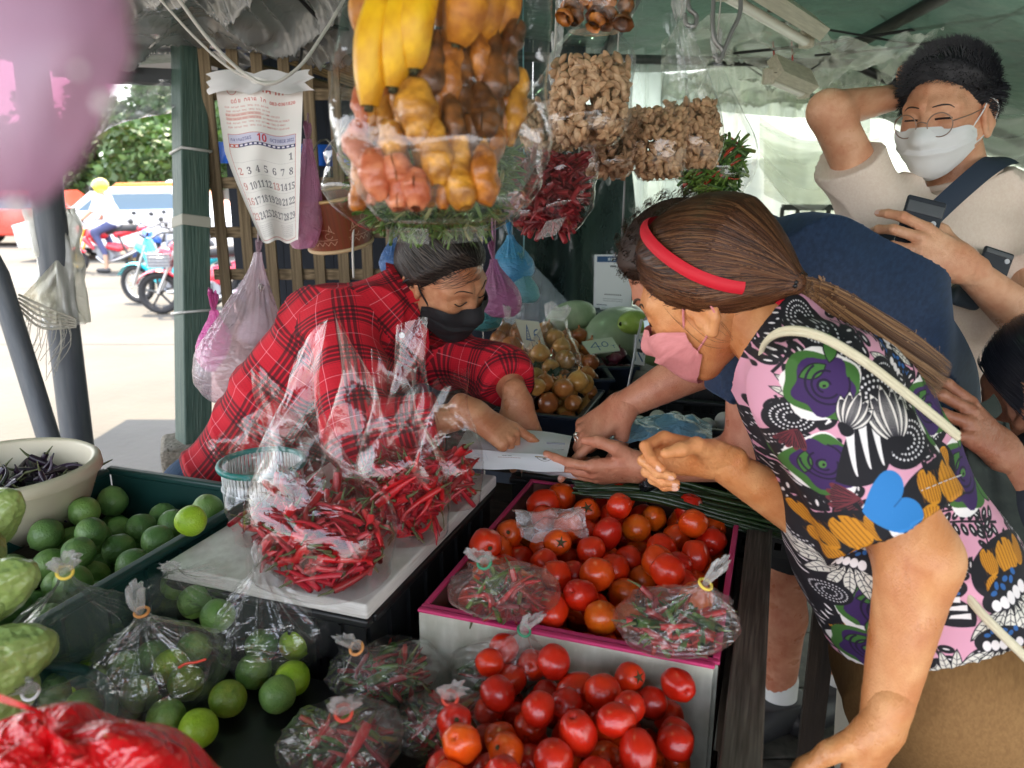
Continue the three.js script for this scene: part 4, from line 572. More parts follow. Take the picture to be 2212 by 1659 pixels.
  for (const [label, [cx, cy], ch, [kx, ky], kh, r, band, seed, mixG, n] of small) {
    const C = atY(cx, cy, ch), k = atY(kx, ky, kh), b = tiedBag(label, C, k, r, { band, seed, wr: 0.46, crumple: 0.022, ruff: 0.03, group: 'knotted bags of chillies by the tomatoes' });
    for (let i = 0; i < n; i++) { const g = R() > mixG; chilli(g ? 'green_chilli' : 'red_chilli', b.inside(R, 0.06, 0.4, 0, 0.028), rdir(R, 0.4), 0.045 + R() * 0.025, g ? grnM : redM, R, (g ? 'green' : 'dark red') + ' chilli in the ' + label.replace(/(knotted |loose-topped |pale )?bag (of [a-z ]*chillies )?/, 'bag '), 'chilli', (g ? 'green' : 'red') + ' chillies in the ' + label); }
    mass('mixed_chillies', 'mixed red and green chillies filling the ' + label.split(' ').slice(0, 9).join(' '), 'chillies', n * 3, [chilliGeo[0], chilliGeo[1]], M({ c: [1, 1, 1], roughness: 0.35 }), (o) => { o.position.copy(b.inside(R, 0.04, 0.36, 0, 0.022)); o.quaternion.copy(rotTo(V(0, 0, 1), rdir(R, 0.4))); o.scale.setScalar(0.05); }, () => { const g = R(); return R() > mixG ? [0.04 + 0.08 * g, 0.09 + 0.1 * g, 0.02] : [0.2 + 0.2 * g, 0.01 + 0.02 * g, 0.02]; }, C);
  }
  // flat clear bag lying on the tomatoes
  const lf = thing('plastic_bag', 'flat empty clear bag lying on the upper tomatoes', 'plastic bag', at(1200, 1125, 1.28));
  wpart(lf, 'bag_film', sheet(24, 16, (u, v, q) => { q.copy(at(mix(1105, 1255, u) + 20 * v, mix(1088, 1160, v) + 12 * facet(u, v, 5, 3), 1.27 - 0.03 * v)); q.y += 0.012 * facet(u, v, 4, 6) + 0.008 * noise(u * 3, v * 3); }), film({ c: [0.9, 0.8, 0.76], transmission: 0.85, roughness: 0.2 }));
}
// ---------------------------------------------------------------- hanging bags
{
  const R = rng(123);
  const hang = (label, X, Y, d, w, neckX, neckY, o = {}) => { const b = tiedBag(label, at(X, Y, d), at(neckX, neckY, o.kd ?? d), w / 2, { belly: 0.42, wr: 0.12, pow: 0.8, neck: 0.012, group: 'clear bags hanging over the stall', name: 'hanging_bag', band: null, ...o }); cord(b, at(neckX, neckY, o.kd ?? d)); return b; };
  const cordM = M({ c: [0.45, 0.44, 0.4], roughness: 0.7 }), cord = (b, p) => wpart(b.t, 'cord', tube([p, V(p.x + 0.004, mix(p.y, 2.1, 0.5), p.z), V(p.x, 2.2 + 0.055 * p.z, p.z)], 0.0016, 12, 5), cordM);
  // the big near bag: bananas above, brown roots and pink stems below
  const B = hang('big clear bag of yellow bananas and brown roots hanging nearest', 958, 478, 0.7, 0.192, 962, -330, { seed: 61, belly: 0.62, wr: 0.1, crumple: 0.02, squash: 0.8, film: FILM2, seg: 140 });
  const banM = [M({ map: mkRough(S([196, 128, 8]), S([244, 196, 24]), 5, 231, 128), roughness: 0.45 }), M({ map: mkRough(S([160, 86, 16]), S([230, 160, 48]), 6, 232, 128), roughness: 0.5 })];
  const BL = ['long yellow banana at the left front, longest of the bunch', 'yellow banana second from the left in the big bag', 'yellow banana third from the left in the big bag', 'orange banana beside the yellow ones in the big bag', 'thick orange banana in the middle of the big bag', 'orange banana right of the thick middle one', 'short orange banana at the far left of the big bag', 'short orange banana at the right of the big bag'];
  let bi = 0; const ban = (X0, Y0, X1, Y1, r, m, dd = 0, bend = 12) => { const mid = [(X0 + X1) / 2 + bend, (Y0 + Y1) / 2], a = at(X0, Y0, 0.68 + dd), t = thing('banana', BL[bi++], 'banana', a, 0, 'bananas in the big hanging bag'); wpart(t, 'peel', tube([a, at(mid[0], mid[1], 0.672 + dd), at(X1, Y1, 0.68 + dd)], (k) => r * (0.35 + 0.65 * Math.pow(Math.sin(Math.PI * clamp(k * 0.9 + 0.08, 0, 1)), 0.6)), 18, 6), banM[m]); wpart(t, 'tip', tube([at(X1, Y1 - 6, 0.68 + dd), at(X1 - 2, Y1 + 10, 0.68 + dd)], 0.004, 3, 6), calyx); };
  for (const b of [[850, -60, 798, 230, 0.0165, 0, -0.03, -18], [888, -50, 850, 190, 0.0165, 0, -0.035, -10], [926, -60, 896, 150, 0.016, 0, -0.04, -14], [968, -60, 960, 60, 0.016, 1, 0, 4], [1010, -60, 985, 96, 0.019, 1, -0.03, 8], [1040, -60, 1034, 90, 0.017, 1, 0.0, 12], [800, -40, 790, 80, 0.015, 1, 0.02, -8], [1100, -40, 1062, 96, 0.015, 1, 0.02, 6]]) ban(...b);
  const rootM = [speck([120, 62, 18], [222, 142, 52], 7, 241, 0.5), speck([62, 34, 18], [150, 92, 40], 7, 242, 0.5), speck([170, 78, 48], [222, 146, 104], 6, 243, 0.5), speck([140, 84, 20], [232, 168, 60], 7, 244, 0.5)];
  const root = (X0, Y0, X1, Y1, r, m, dd, name = 'root_finger', lab = 'brown root finger inside the big hanging bag') => { const a = at(X0, Y0, 0.68 + dd), lumpy = (g) => { const p = g.attributes.position, n = g.attributes.normal; for (let i = 0; i < p.count; i++) { const x = p.getX(i) + X0, y = p.getY(i) + Y0, z = p.getZ(i), d = r * (0.34 * noise(x * 45, y * 45, z * 45) + 0.16 * noise(x * 130, y * 130, z * 130)); p.setXYZ(i, p.getX(i) + n.getX(i) * d, p.getY(i) + n.getY(i) * d, p.getZ(i) + n.getZ(i) * d); } g.computeVertexNormals(); return g; }, t = solo(name, lumpy(tube([V(0, 0, 0), at((X0 + X1) / 2 + (R() - 0.5) * 24, (Y0 + Y1) / 2, 0.68 + dd + (R() - 0.5) * 0.02).sub(a), at(X1, Y1, 0.68 + dd).sub(a)], (k) => r * (0.86 + 0.02 * Math.sin(k * 26 + X0) + 0.1 * Math.sin(k * 5 + Y0)) * Math.pow(Math.sin(Math.PI * clamp(0.02 + k * 0.96, 0, 1)), 0.4), 34, 12)), rootM[m], lab, 'root', a, lab.includes('stem end') ? 'stem ends in the big bag' : 'brown roots in the big hanging bag'); return t; };
  for (let k = 0; k < 34; k++) { const X = 782 + (k % 12) * 31 + (R() - 0.5) * 14, row = Math.floor(k / 12), Y = [60, 170, 275][row] + (R() - 0.5) * 50, L = 120 + R() * 90, dk = X > 930 && X < 1120 && row < 2; root(X, Y, X + (R() - 0.5) * 40 + (960 - X) * 0.06, Math.min(452, Y + L), 0.0105 + R() * 0.005, dk ? (R() < 0.6 ? 1 : 0) : [0, 3, 3, 2, 0][Math.floor(R() * 5)], -0.035 + 0.03 * R() + 0.00025 * Math.abs(X - 950)); }
  for (const q of [[765, 250, 785, 360, 0.014, 2, -0.01], [805, 310, 826, 430, 0.015, 2, -0.03], [850, 340, 862, 446, 0.016, 2, -0.035], [892, 350, 898, 448, 0.014, 2, -0.04], [828, 250, 840, 350, 0.013, 3, -0.03], [990, 300, 1004, 446, 0.015, 3, -0.04], [1046, 310, 1054, 452, 0.0145, 0, -0.035], [940, 250, 946, 400, 0.016, 3, -0.045], [905, 170, 915, 330, 0.017, 3, -0.045]]) root(...q, 'stem_end', (q[5] === 2 ? 'pink' : 'amber') + ' stem end low inside the big hanging bag');
  // wide bag of green sprigs below it
  const G = hang('wide clear bag of green sprigs hanging below the banana bag', 930, 498, 1.0, 0.285, 950, 40, { seed: 63, belly: 0.3, wr: 0.14, squash: 0.62, film: FILM2, crumple: 0.02 });
  const strand = tube([V(0, 0, -0.5), V(0.05, 0.06, -0.1), V(-0.04, 0.0, 0.3), V(0.02, -0.06, 0.5)], (k) => 0.02 * (1.1 - k), 8, 4), LEAF = M({ c: [1, 1, 1], roughness: 0.55 });
  mass('green_sprigs', 'mass of thin green sprigs in the wide hanging bag', 'herbs', 2400, [strand, chilliGeo[0].clone().scale(0.5, 0.5, 1)], LEAF, (o) => { o.position.copy(G.inside(R, 0.03, 0.42, R() < 0.5 ? 0.7 : 0, 0.03)); o.quaternion.copy(rotTo(V(0, 0, 1), rdir(R, 0.7))); o.scale.setScalar(0.045 + R() * 0.04); }, () => { const g = R(); return g < 0.12 ? [0.34, 0.34, 0.14] : [0.05 + 0.09 * g, 0.1 + 0.13 * g, 0.02 + 0.03 * g]; }, G.t.position);
  for (const [X, Y, a] of [[878, 490, 0.2], [1010, 494, -0.4]]) part(G.t, 'bag_corner', sheet(6, 4, (u, v, q) => { q.copy(at(X + (u - 0.5) * 92 + v * 20 * a, Y + v * 34 + 20 * a * u, 0.93 + 0.01 * Math.sin(u * 4))).sub(G.t.position); }), FILM);
  // dried red chillies
  const D = hang('clear bag of dark red dried chillies hanging right of the sprigs', 1182, 500, 1.22, 0.148, 1196, 190, { seed: 65, belly: 0.45, wr: 0.12, squash: 0.85, film: FILM2, crumple: 0.02 });
  mass('dried_chillies', 'mass of dark red dried chillies in a hanging bag', 'chillies', 560, [chilliGeo[0], chilliGeo[2]], M({ c: [1, 1, 1], roughness: 0.4 }), (o) => { o.position.copy(D.inside(R, 0.04, 0.5, R() < 0.5 ? 0.6 : 0, 0.02)); o.quaternion.copy(rotTo(V(0, 0, 1), rdir(R, 0.6))); o.scale.setScalar(0.045 + R() * 0.03); }, () => { const g = R(); return [0.14 + 0.2 * g, 0.012 + 0.02 * g, 0.018 + 0.02 * g]; }, D.t.position);
  part(D.t, 'bag_corner', sheet(6, 4, (u, v, q) => { q.copy(at(1180 + u * 44 - v * 22, 478 + v * 40 - u * 10, 1.14)).sub(D.t.position); }), FILMTHICK);
  // garlic cloves
  const cloveGeo = tube([V(0, 0, -0.5), V(0.03, 0.07, -0.1), V(0.03, 0.08, 0.15), V(-0.02, 0, 0.5)], (k) => 0.25 * Math.pow(Math.sin(Math.PI * clamp(0.05 + 0.93 * k, 0, 1)), 0.8) + 0.005, 10, 8), cloveM = M({ map: mkRough(S([186, 148, 112]), S([222, 190, 152]), 4, 251, 128), roughness: 0.6 });
  const clov = (label, X, Y, d, w, nx, ny, s1, n, seed, o = {}) => {
    const b = hang(label, X, Y, d, w, nx, ny, { seed, belly: o.belly ?? 0.4, wr: 0.1, film: FILM2, ...o });
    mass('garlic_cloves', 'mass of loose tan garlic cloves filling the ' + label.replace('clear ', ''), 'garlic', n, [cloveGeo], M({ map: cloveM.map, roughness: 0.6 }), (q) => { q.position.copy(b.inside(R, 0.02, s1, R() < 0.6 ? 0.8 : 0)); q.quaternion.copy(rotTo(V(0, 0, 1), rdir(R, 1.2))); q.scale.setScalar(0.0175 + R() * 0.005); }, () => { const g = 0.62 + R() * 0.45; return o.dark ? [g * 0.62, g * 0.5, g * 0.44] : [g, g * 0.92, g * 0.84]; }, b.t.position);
    return b;
  };
  const g1 = clov('clear bag of garlic cloves hanging just right of the banana bag', 1270, 316, 1.2, 0.135, 1282, 20, 0.62, 380, 71, { belly: 0.62 });
  for (let i = 0; i < 150; i++) { const c = thing('garlic_clove', 'tan garlic clove near the wall of the topmost garlic bag', 'garlic clove', g1.inside(R, 0.04, 0.6, 0.86), 0, 'garlic cloves of the topmost bag'); c.quaternion.copy(rotTo(V(0, 0, 1), rdir(R, 1.4))); c.scale.setScalar(0.019 + R() * 0.005); part(c, 'clove_skin', cloveGeo, cloveM); }
  clov('clear bag of garlic cloves half hidden behind the banana bag', 1185, 330, 1.3, 0.12, 1200, 130, 0.55, 340, 73);
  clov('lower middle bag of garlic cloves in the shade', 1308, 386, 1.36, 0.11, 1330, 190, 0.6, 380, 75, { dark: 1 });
  clov('tall necked bag of garlic cloves under the iron hook', 1420, 390, 1.38, 0.118, 1420, -30, 0.36, 560, 77, { belly: 0.3, dark: 0, neck: 0.03 });
  clov('bag of garlic cloves with square corner at the right', 1505, 364, 1.42, 0.11, 1470, 40, 0.44, 540, 79, { belly: 0.32, neck: 0.02 });
  const gc = hang('clear bag of green chillies hanging at the right of the garlic', 1540, 424, 1.55, 0.17, 1546, 124, { seed: 81, belly: 0.28, wr: 0.16, film: FILM2 });
  mass('green_chillies', 'mass of small green chillies in the right hanging bag', 'chillies', 520, [chilliGeo[0], chilliGeo[1]], M({ c: [1, 1, 1], roughness: 0.35 }), (o) => { o.position.copy(gc.inside(R, 0.03, 0.4, 0, 0.015)); o.quaternion.copy(rotTo(V(0, 0, 1), rdir(R, 0.8))); o.scale.setScalar(0.04 + R() * 0.025); }, () => { const g = R(); return g < 0.06 ? [0.5, 0.05, 0.02] : [0.05 + 0.12 * g, 0.13 + 0.15 * g, 0.02 + 0.03 * g]; }, gc.t.position);
  // brown knobbly roots at the very top
  const br = hang('clear bag of brown knobbly roots cut by the top edge', 1285, 70, 1.0, 0.11, 1285, -260, { seed: 83, belly: 0.5, film: FILM2 });
  for (let i = 0; i < 9; i++) { const X = 1215 + (i % 5) * 32 + R() * 12, Y = -30 + Math.floor(i / 5) * 30 + R() * 20, a = at(X, Y, 0.98), e = at(X + (R() - 0.5) * 30, Y + 40 + R() * 26, 0.97); solo('knobbly_root', tube([V(0, 0, 0), e.clone().sub(a).multiplyScalar(0.5).add(V(0.005, 0, 0)), e.clone().sub(a)], (k) => 0.011 * (0.8 + 0.3 * Math.sin(k * 11 + i)) + 0.004 * Math.max(0, k - 0.8) * 5, 14, 8), rootM[i % 2 ? 0 : 1], 'brown knobbly root in the topmost bag', 'root', a, 'brown roots in the topmost bag'); }
  // near purple bag, out of focus
  const pb = thing('purple_bag', 'blurred purple bag hanging very close at the upper left', 'bag', at(40, 460, 0.15));
  wpart(pb, 'bag_film', sheet(48, 40, (u, v, q) => { const a = u * 6.2832, s = v, r = 0.027 * Math.pow(Math.sin(Math.PI * clamp(0.5 * s + 0.5 * (1 - s) * 0, 0.001, 1) * (s < 0.5 ? 1 : 1)), 0.55) * (1 + 0.04 * Math.sin(a * 6 + s * 6)); const c = at(mix(40, 0, s), mix(458, -240, s), 0.15); q.set(c.x + Math.cos(a) * Math.min(r, 0.0205 + 0.007 * (s < 0.4 ? s : 0.4 - (s - 0.4) * 0.3)), c.y, c.z + Math.sin(a) * r * 0.6); }, true), M({ map: mkRough(S([196, 140, 168]), S([214, 182, 206]), 3, 261), roughness: 0.35, transmission: 0.5 }));
  for (const [X, Y, r] of [[170, 152, 0.0007], [224, 224, 0.0012], [34, 452, 0.0015]]) wpart(pb, 'pale_fleck', new THREE.SphereGeometry(r, 10, 8).translate(...at(X, Y, 0.129).toArray()), M({ c: [0.8, 0.76, 0.72] }));
  wpart(pb, 'cord', tube([at(20, -235, 0.15), at(10, -400, 0.165), V(-0.15, 2.15, -0.2)], 0.002, 10, 5), cordM);
}
// ---------------------------------------------------------------- calendar, bucket, carrier bags at the lattice
{
  // strokes for the lettering that the paper carries (each glyph: lines of points on a 10 x 14 body)
  const TH = { o: 'M2 8q0-3 3-3q3 0 3 4v5h-6v-4q0-1 2-1', d: 'M2 14v-6q0-3 3-3q3 0 3 3v6M3 10q2-1 2 1q0 2-2 1', y: 'M2 5q3 0 2 3q-2 2 0 6h4v-9', t: 'M2 14v-6l1.5-3 1.5 2 1.5-2 1.5 3v6', l: 'M2 14q0-5 2-5q3 0 4 5v-6q0-3-3-3l-3 1', a: 'M3 6q4-2 4 2v6', i: 'M5 14v-10q0-4-3-2', m: 'M2 5v9q5 0 6-4M8 5v9', k: 'M2 14v-5l2-2q-1-2 1-2q3 0 3 4v5', n: 'M2 5v9M8 14v-9M2 12q3-4 6-1', r: 'M3 6q5-1 4 3v5', h: 'M2 5v9M2 9q5-6 6-1v6', p: 'M2 5v9h6v-9' };
  const thai = (c, s, x, y, h, col, lw = 1.4) => { c.strokeStyle = col; c.lineWidth = lw; for (const ch of s) { if (TH[ch]) { c.save(); c.translate(x, y - h); c.scale(h / 14, h / 14); c.lineWidth = lw * 14 / h; c.stroke(new Path2D(TH[ch])); c.restore(); } else if (ch === "'") { c.beginPath(); c.moveTo(x - h * 0.35, y - h * 0.75); c.lineTo(x - h * 0.2, y - h * 0.95); c.stroke(); x -= h * 0.6; } x += h * 0.72; } };
  const cal = canvasTex(768, 1400, (c, W, H) => {
    c.fillStyle = '#e9e6e2'; c.fillRect(0, 0, W, H); c.lineJoin = 'round'; const red = '#c05a52', grey = '#5d5a62';
    thai(c, "dnkanah", 210, 120, 78, red, 11); c.save(); c.strokeStyle = red; c.lineWidth = 5; c.beginPath(); c.arc(140, 95, 40, 0, 7); c.stroke(); c.beginPath(); c.moveTo(116, 95); c.quadraticCurveTo(140, 60, 164, 95); c.stroke(); c.restore();
    thai(c, "oo'y tlad it", 120, 205, 40, red, 5); c.fillStyle = red; c.font = 'bold 40px sans-serif'; c.fillText('083-0361820', 470, 212);
    for (let r = 0; r < 6; r++) { const y = 250 + r * 34; thai(c, 'oyd tlamk hnp adkm lrt okan'.repeat(2).slice(0, 28), 60 + (r % 2) * 10, y, 20, '#c98078', 2.2); if (r > 1) { c.font = '20px sans-serif'; c.fillText(['', '', '081-258 2251', '02-9031250, 02-906829', '081 1882, 02-90621', '02-2418211, 02-411918'][r], 440, y); } if (r === 2 || r === 3) { c.fillStyle = 'rgba(205,120,110,.35)'; c.fillRect(60, y - 22, 330, 26); c.fillStyle = red; } }
    c.fillStyle = '#c9c8dc'; c.fillRect(60, 476, 650, 76); c.strokeStyle = red; c.lineWidth = 4; c.strokeRect(58, 474, 654, 900);
    c.fillStyle = '#50508a'; thai(c, 'tlakm', 76, 530, 32, '#50508a', 4); c.font = 'bold 40px serif'; c.fillText('2565', 190, 532); c.fillText('OCTOBER 2022', 460, 532, 236); c.fillStyle = '#c4323a'; c.font = 'bold 92px sans-serif'; c.fillText('10', 330, 548);
    c.fillStyle = '#46466e'; c.fillRect(60, 556, 650, 30); c.fillStyle = red; c.fillRect(60, 556, 92, 30); c.fillStyle = '#e8e6ee'; for (let i = 0; i < 14; i++) c.fillRect(72 + i * 46, 563, 26, 15);
    c.strokeStyle = '#b9b4b4'; c.lineWidth = 2; for (let r = 0; r <= 5; r++) { c.beginPath(); c.moveTo(60, 586 + r * 128); c.lineTo(710, 586 + r * 128); c.stroke(); }
    let n = 1; for (let r = 0; r < 5; r++) for (let k = r ? 0 : 6; k < 7; k++) { if (n > 31) break; c.fillStyle = k === 0 || n === 13 ? '#c08078' : grey; c.font = 'bold 84px serif'; c.textAlign = 'center'; c.fillText(String(n++), 108 + k * 93, 690 + r * 128, 84); } c.textAlign = 'left';
    for (const x of [110, 470]) { c.strokeStyle = '#a9a6a6'; c.lineWidth = 1.5; for (let i = 0; i < 8; i++) { c.strokeRect(x + i * 24, 1250, 24, 90); } for (let i = 0; i < 6; i++) { c.strokeRect(x, 1250 + i * 16, 192, 16); } }
  });
  const t = thing('wall_calendar', 'paper wall calendar for October with big date numbers on the lattice', 'calendar', at(560, 170, 1.8));
  wpart(t, 'calendar_sheet', sheet(40, 60, (u, v, q) => { const L = v < 0.45 ? mix(462, 485, v / 0.45) : mix(485, 566, Math.pow((v - 0.45) / 0.55, 1.1)), Rr = mix(655, 644, v); q.copy(at(mix(L, Rr, u), mix(168, 522, v) + 10 * (u - 0.3) * (1 - v) + 4 * Math.sin(u * 11), 1.8 + 0.012 * Math.sin(u * 9 + v * 2) - 0.05 * Math.pow(1 - u, 3) * v * v + 0.01 * noise(u * 4, v * 5))); }).scale(1, 1, 1), M({ map: cal, roughness: 0.8 }));
  t.children[0].geometry.attributes.uv.array.forEach((x, i, a) => { if (i % 2) a[i] = 1 - x; });
  wpart(t, 'calendar_sheet', sheet(20, 8, (u, v, q) => { q.copy(at(mix(458, 668, u) + 14 * noise(v * 5, u * 3), mix(160, 205, v) - 10 * Math.abs(Math.sin(u * 8)), 1.79 - 0.02 * v * Math.abs(Math.sin(u * 10)))); }), M({ c: [0.72, 0.7, 0.7], roughness: 0.85 }), 'torn crumpled sheets at the top of the calendar');
  const orn = canvasTex(1024, 320, (c, W, H) => { c.fillStyle = '#7c3d28'; c.fillRect(0, 0, W, H); for (let i = 0; i < 160; i++) { c.fillStyle = `rgba(${90 + i % 50},${50 + i % 30},30,.25)`; c.fillRect((i * 97) % W, 0, 3 + i % 9, H); } c.strokeStyle = '#c9a890'; c.lineWidth = 3; for (let k = 0; k < 4; k++) { const x = k * 256 + 128; c.beginPath(); c.moveTo(x, 60); c.lineTo(x - 8, 120); c.quadraticCurveTo(x - 24, 130, x - 14, 150); c.lineTo(x, 150); c.moveTo(x, 60); c.lineTo(x + 8, 120); c.quadraticCurveTo(x + 24, 130, x + 14, 150); c.lineTo(x, 150); c.stroke(); for (const s of [-1, 1]) { c.beginPath(); c.arc(x + s * 60, 215, 18, 0, 5); c.stroke(); c.beginPath(); c.moveTo(x + s * 10, 180); c.quadraticCurveTo(x + s * 50, 160, x + s * 90, 200); c.stroke(); c.beginPath(); c.moveTo(x + s * 70, 150); c.lineTo(x + s * 64, 185); c.lineTo(x + s * 78, 185); c.closePath(); c.stroke(); } c.beginPath(); c.moveTo(x - 100, 240); c.lineTo(x + 100, 240); for (let j = -3; j < 3; j++) { c.moveTo(x + j * 32, 250); c.lineTo(x + j * 32 + 16, 275); c.lineTo(x + j * 32 + 32, 250); } c.stroke(); } });
  const bk = at(726, 475, 1.95), b = thing('red_bucket', 'tilted red-brown tin bucket with pale line ornament hanging on the lattice', 'bucket', bk);
  const g = new THREE.Group(); g.name = 'bucket'; g.rotation.set(0.15, 0.35, 0.12); b.add(g);
  part(g, 'bucket_wall', new THREE.CylinderGeometry(0.087, 0.08, 0.125, 40, 1, true), M({ map: orn, roughness: 0.4 })); part(g, 'rim', new THREE.TorusGeometry(0.087, 0.005, 8, 40).rotateX(Math.PI / 2).translate(0, 0.0625, 0), M({ c: [0.55, 0.36, 0.16], metalness: 0.4, roughness: 0.4 })); part(g, 'rim', new THREE.TorusGeometry(0.08, 0.005, 8, 40).rotateX(Math.PI / 2).translate(0, -0.0625, 0), M({ c: [0.55, 0.4, 0.22], roughness: 0.5 })); part(g, 'bucket_bottom', new THREE.CylinderGeometry(0.08, 0.08, 0.004, 40).translate(0, -0.06, 0), M({ c: [0.2, 0.1, 0.06] }));
  wpart(b, 'bail', tube([at(655, 452, 1.93), at(668, 350, 1.97), at(700, 300, 2.1), at(740, 350, 1.97), at(790, 440, 1.93)], 0.0025, 20, 5), M({ c: [0.3, 0.28, 0.25], metalness: 0.6 }));
  const F2 = (c, tr = 0.55, r = 0.3) => M({ c, transmission: tr, roughness: r, ior: 1.5, bumpMap: T_CRINKLE, bumpScale: 0.003 });
  const H = (label, X, Y, d, w, nx, ny, c, o = {}) => tiedBag(label, at(X, Y, d), at(nx, ny, d), w / 2, { belly: 0.35, wr: 0.2, neck: 0.01, band: null, film: F2(c, o.tr, o.ro), name: 'carrier_bag', ...o });
  const HC = (...a) => { const b = H(...a), p = at(a[5], a[6], a[3]); wpart(b.t, 'handle', tube([p, V(p.x + 0.004, p.y + 0.04, p.z), V(p.x, Math.max(p.y + 0.06, a[3] > 2 ? 1.98 : p.y + 0.06), p.z - 0.02)], 0.0022, 12, 5), F2(a[7])); return b; };
  HC('small pink bag hanging between the calendar and the bucket', 656, 536, 1.86, 0.085, 664, 300, [0.75, 0.38, 0.58], { seed: 91, ruff: 0.03 });
  const cb = HC('big pale pink carrier bag hanging under the calendar', 512, 862, 1.86, 0.225, 557, 545, [0.86, 0.74, 0.8], { seed: 93, belly: 0.25, wr: 0.15, squash: 0.7, ruff: 0.02, tr: 0.75, ro: 0.2 });
  H('bright pink bag inside the left side of the pale carrier', 470, 800, 1.86, 0.1, 462, 670, [0.85, 0.16, 0.5], { seed: 95, tr: 0.3, squash: 0.6 });
  H('tan bag inside the right side of the pale carrier', 520, 850, 1.86, 0.12, 520, 690, [0.55, 0.4, 0.3], { seed: 97, tr: 0.2, squash: 0.6 });
  H('white paper bundle inside the top of the pale carrier', 545, 740, 1.86, 0.08, 560, 660, [0.7, 0.68, 0.66], { seed: 98, tr: 0.1, squash: 0.6 });
  HC('blue bag hanging blurred left of the vendor\'s head', 850, 592, 2.3, 0.085, 850, 512, [0.15, 0.32, 0.7], { seed: 99, tr: 0.4 });
  HC('purple-pink knotted bag hanging right of the vendor\'s head', 1085, 682, 2.1, 0.115, 1066, 560, [0.7, 0.3, 0.55], { seed: 101, tr: 0.55 }); solo('plastic_strip', tube([at(1066, 560, 2.1), at(1062, 460, 2.1), at(1058, 300, 2.1)], 0.003, 8, 5), M({ c: [0.6, 0.3, 0.5] }), 'pink strip holding the purple-pink bag', 'strip');
  HC('upper blue knotted bag behind the purple-pink one', 1112, 606, 2.25, 0.12, 1102, 508, [0.14, 0.5, 0.8], { seed: 103, tr: 0.4 });
  HC('lower pale teal bag under the blue bag', 1140, 652, 2.22, 0.075, 1128, 580, [0.3, 0.68, 0.75], { seed: 105, tr: 0.4 });
  H('large clear bag slumped behind the onions', 1165, 720, 2.75, 0.26, 1104, 510, [0.82, 0.88, 0.94], { seed: 107, tr: 0.8, ro: 0.2, belly: 0.2 });
  H('teal bag lying low behind the onions at left', 1045, 712, 2.2, 0.1, 1050, 655, [0.1, 0.4, 0.42], { seed: 109, tr: 0.4 });
}
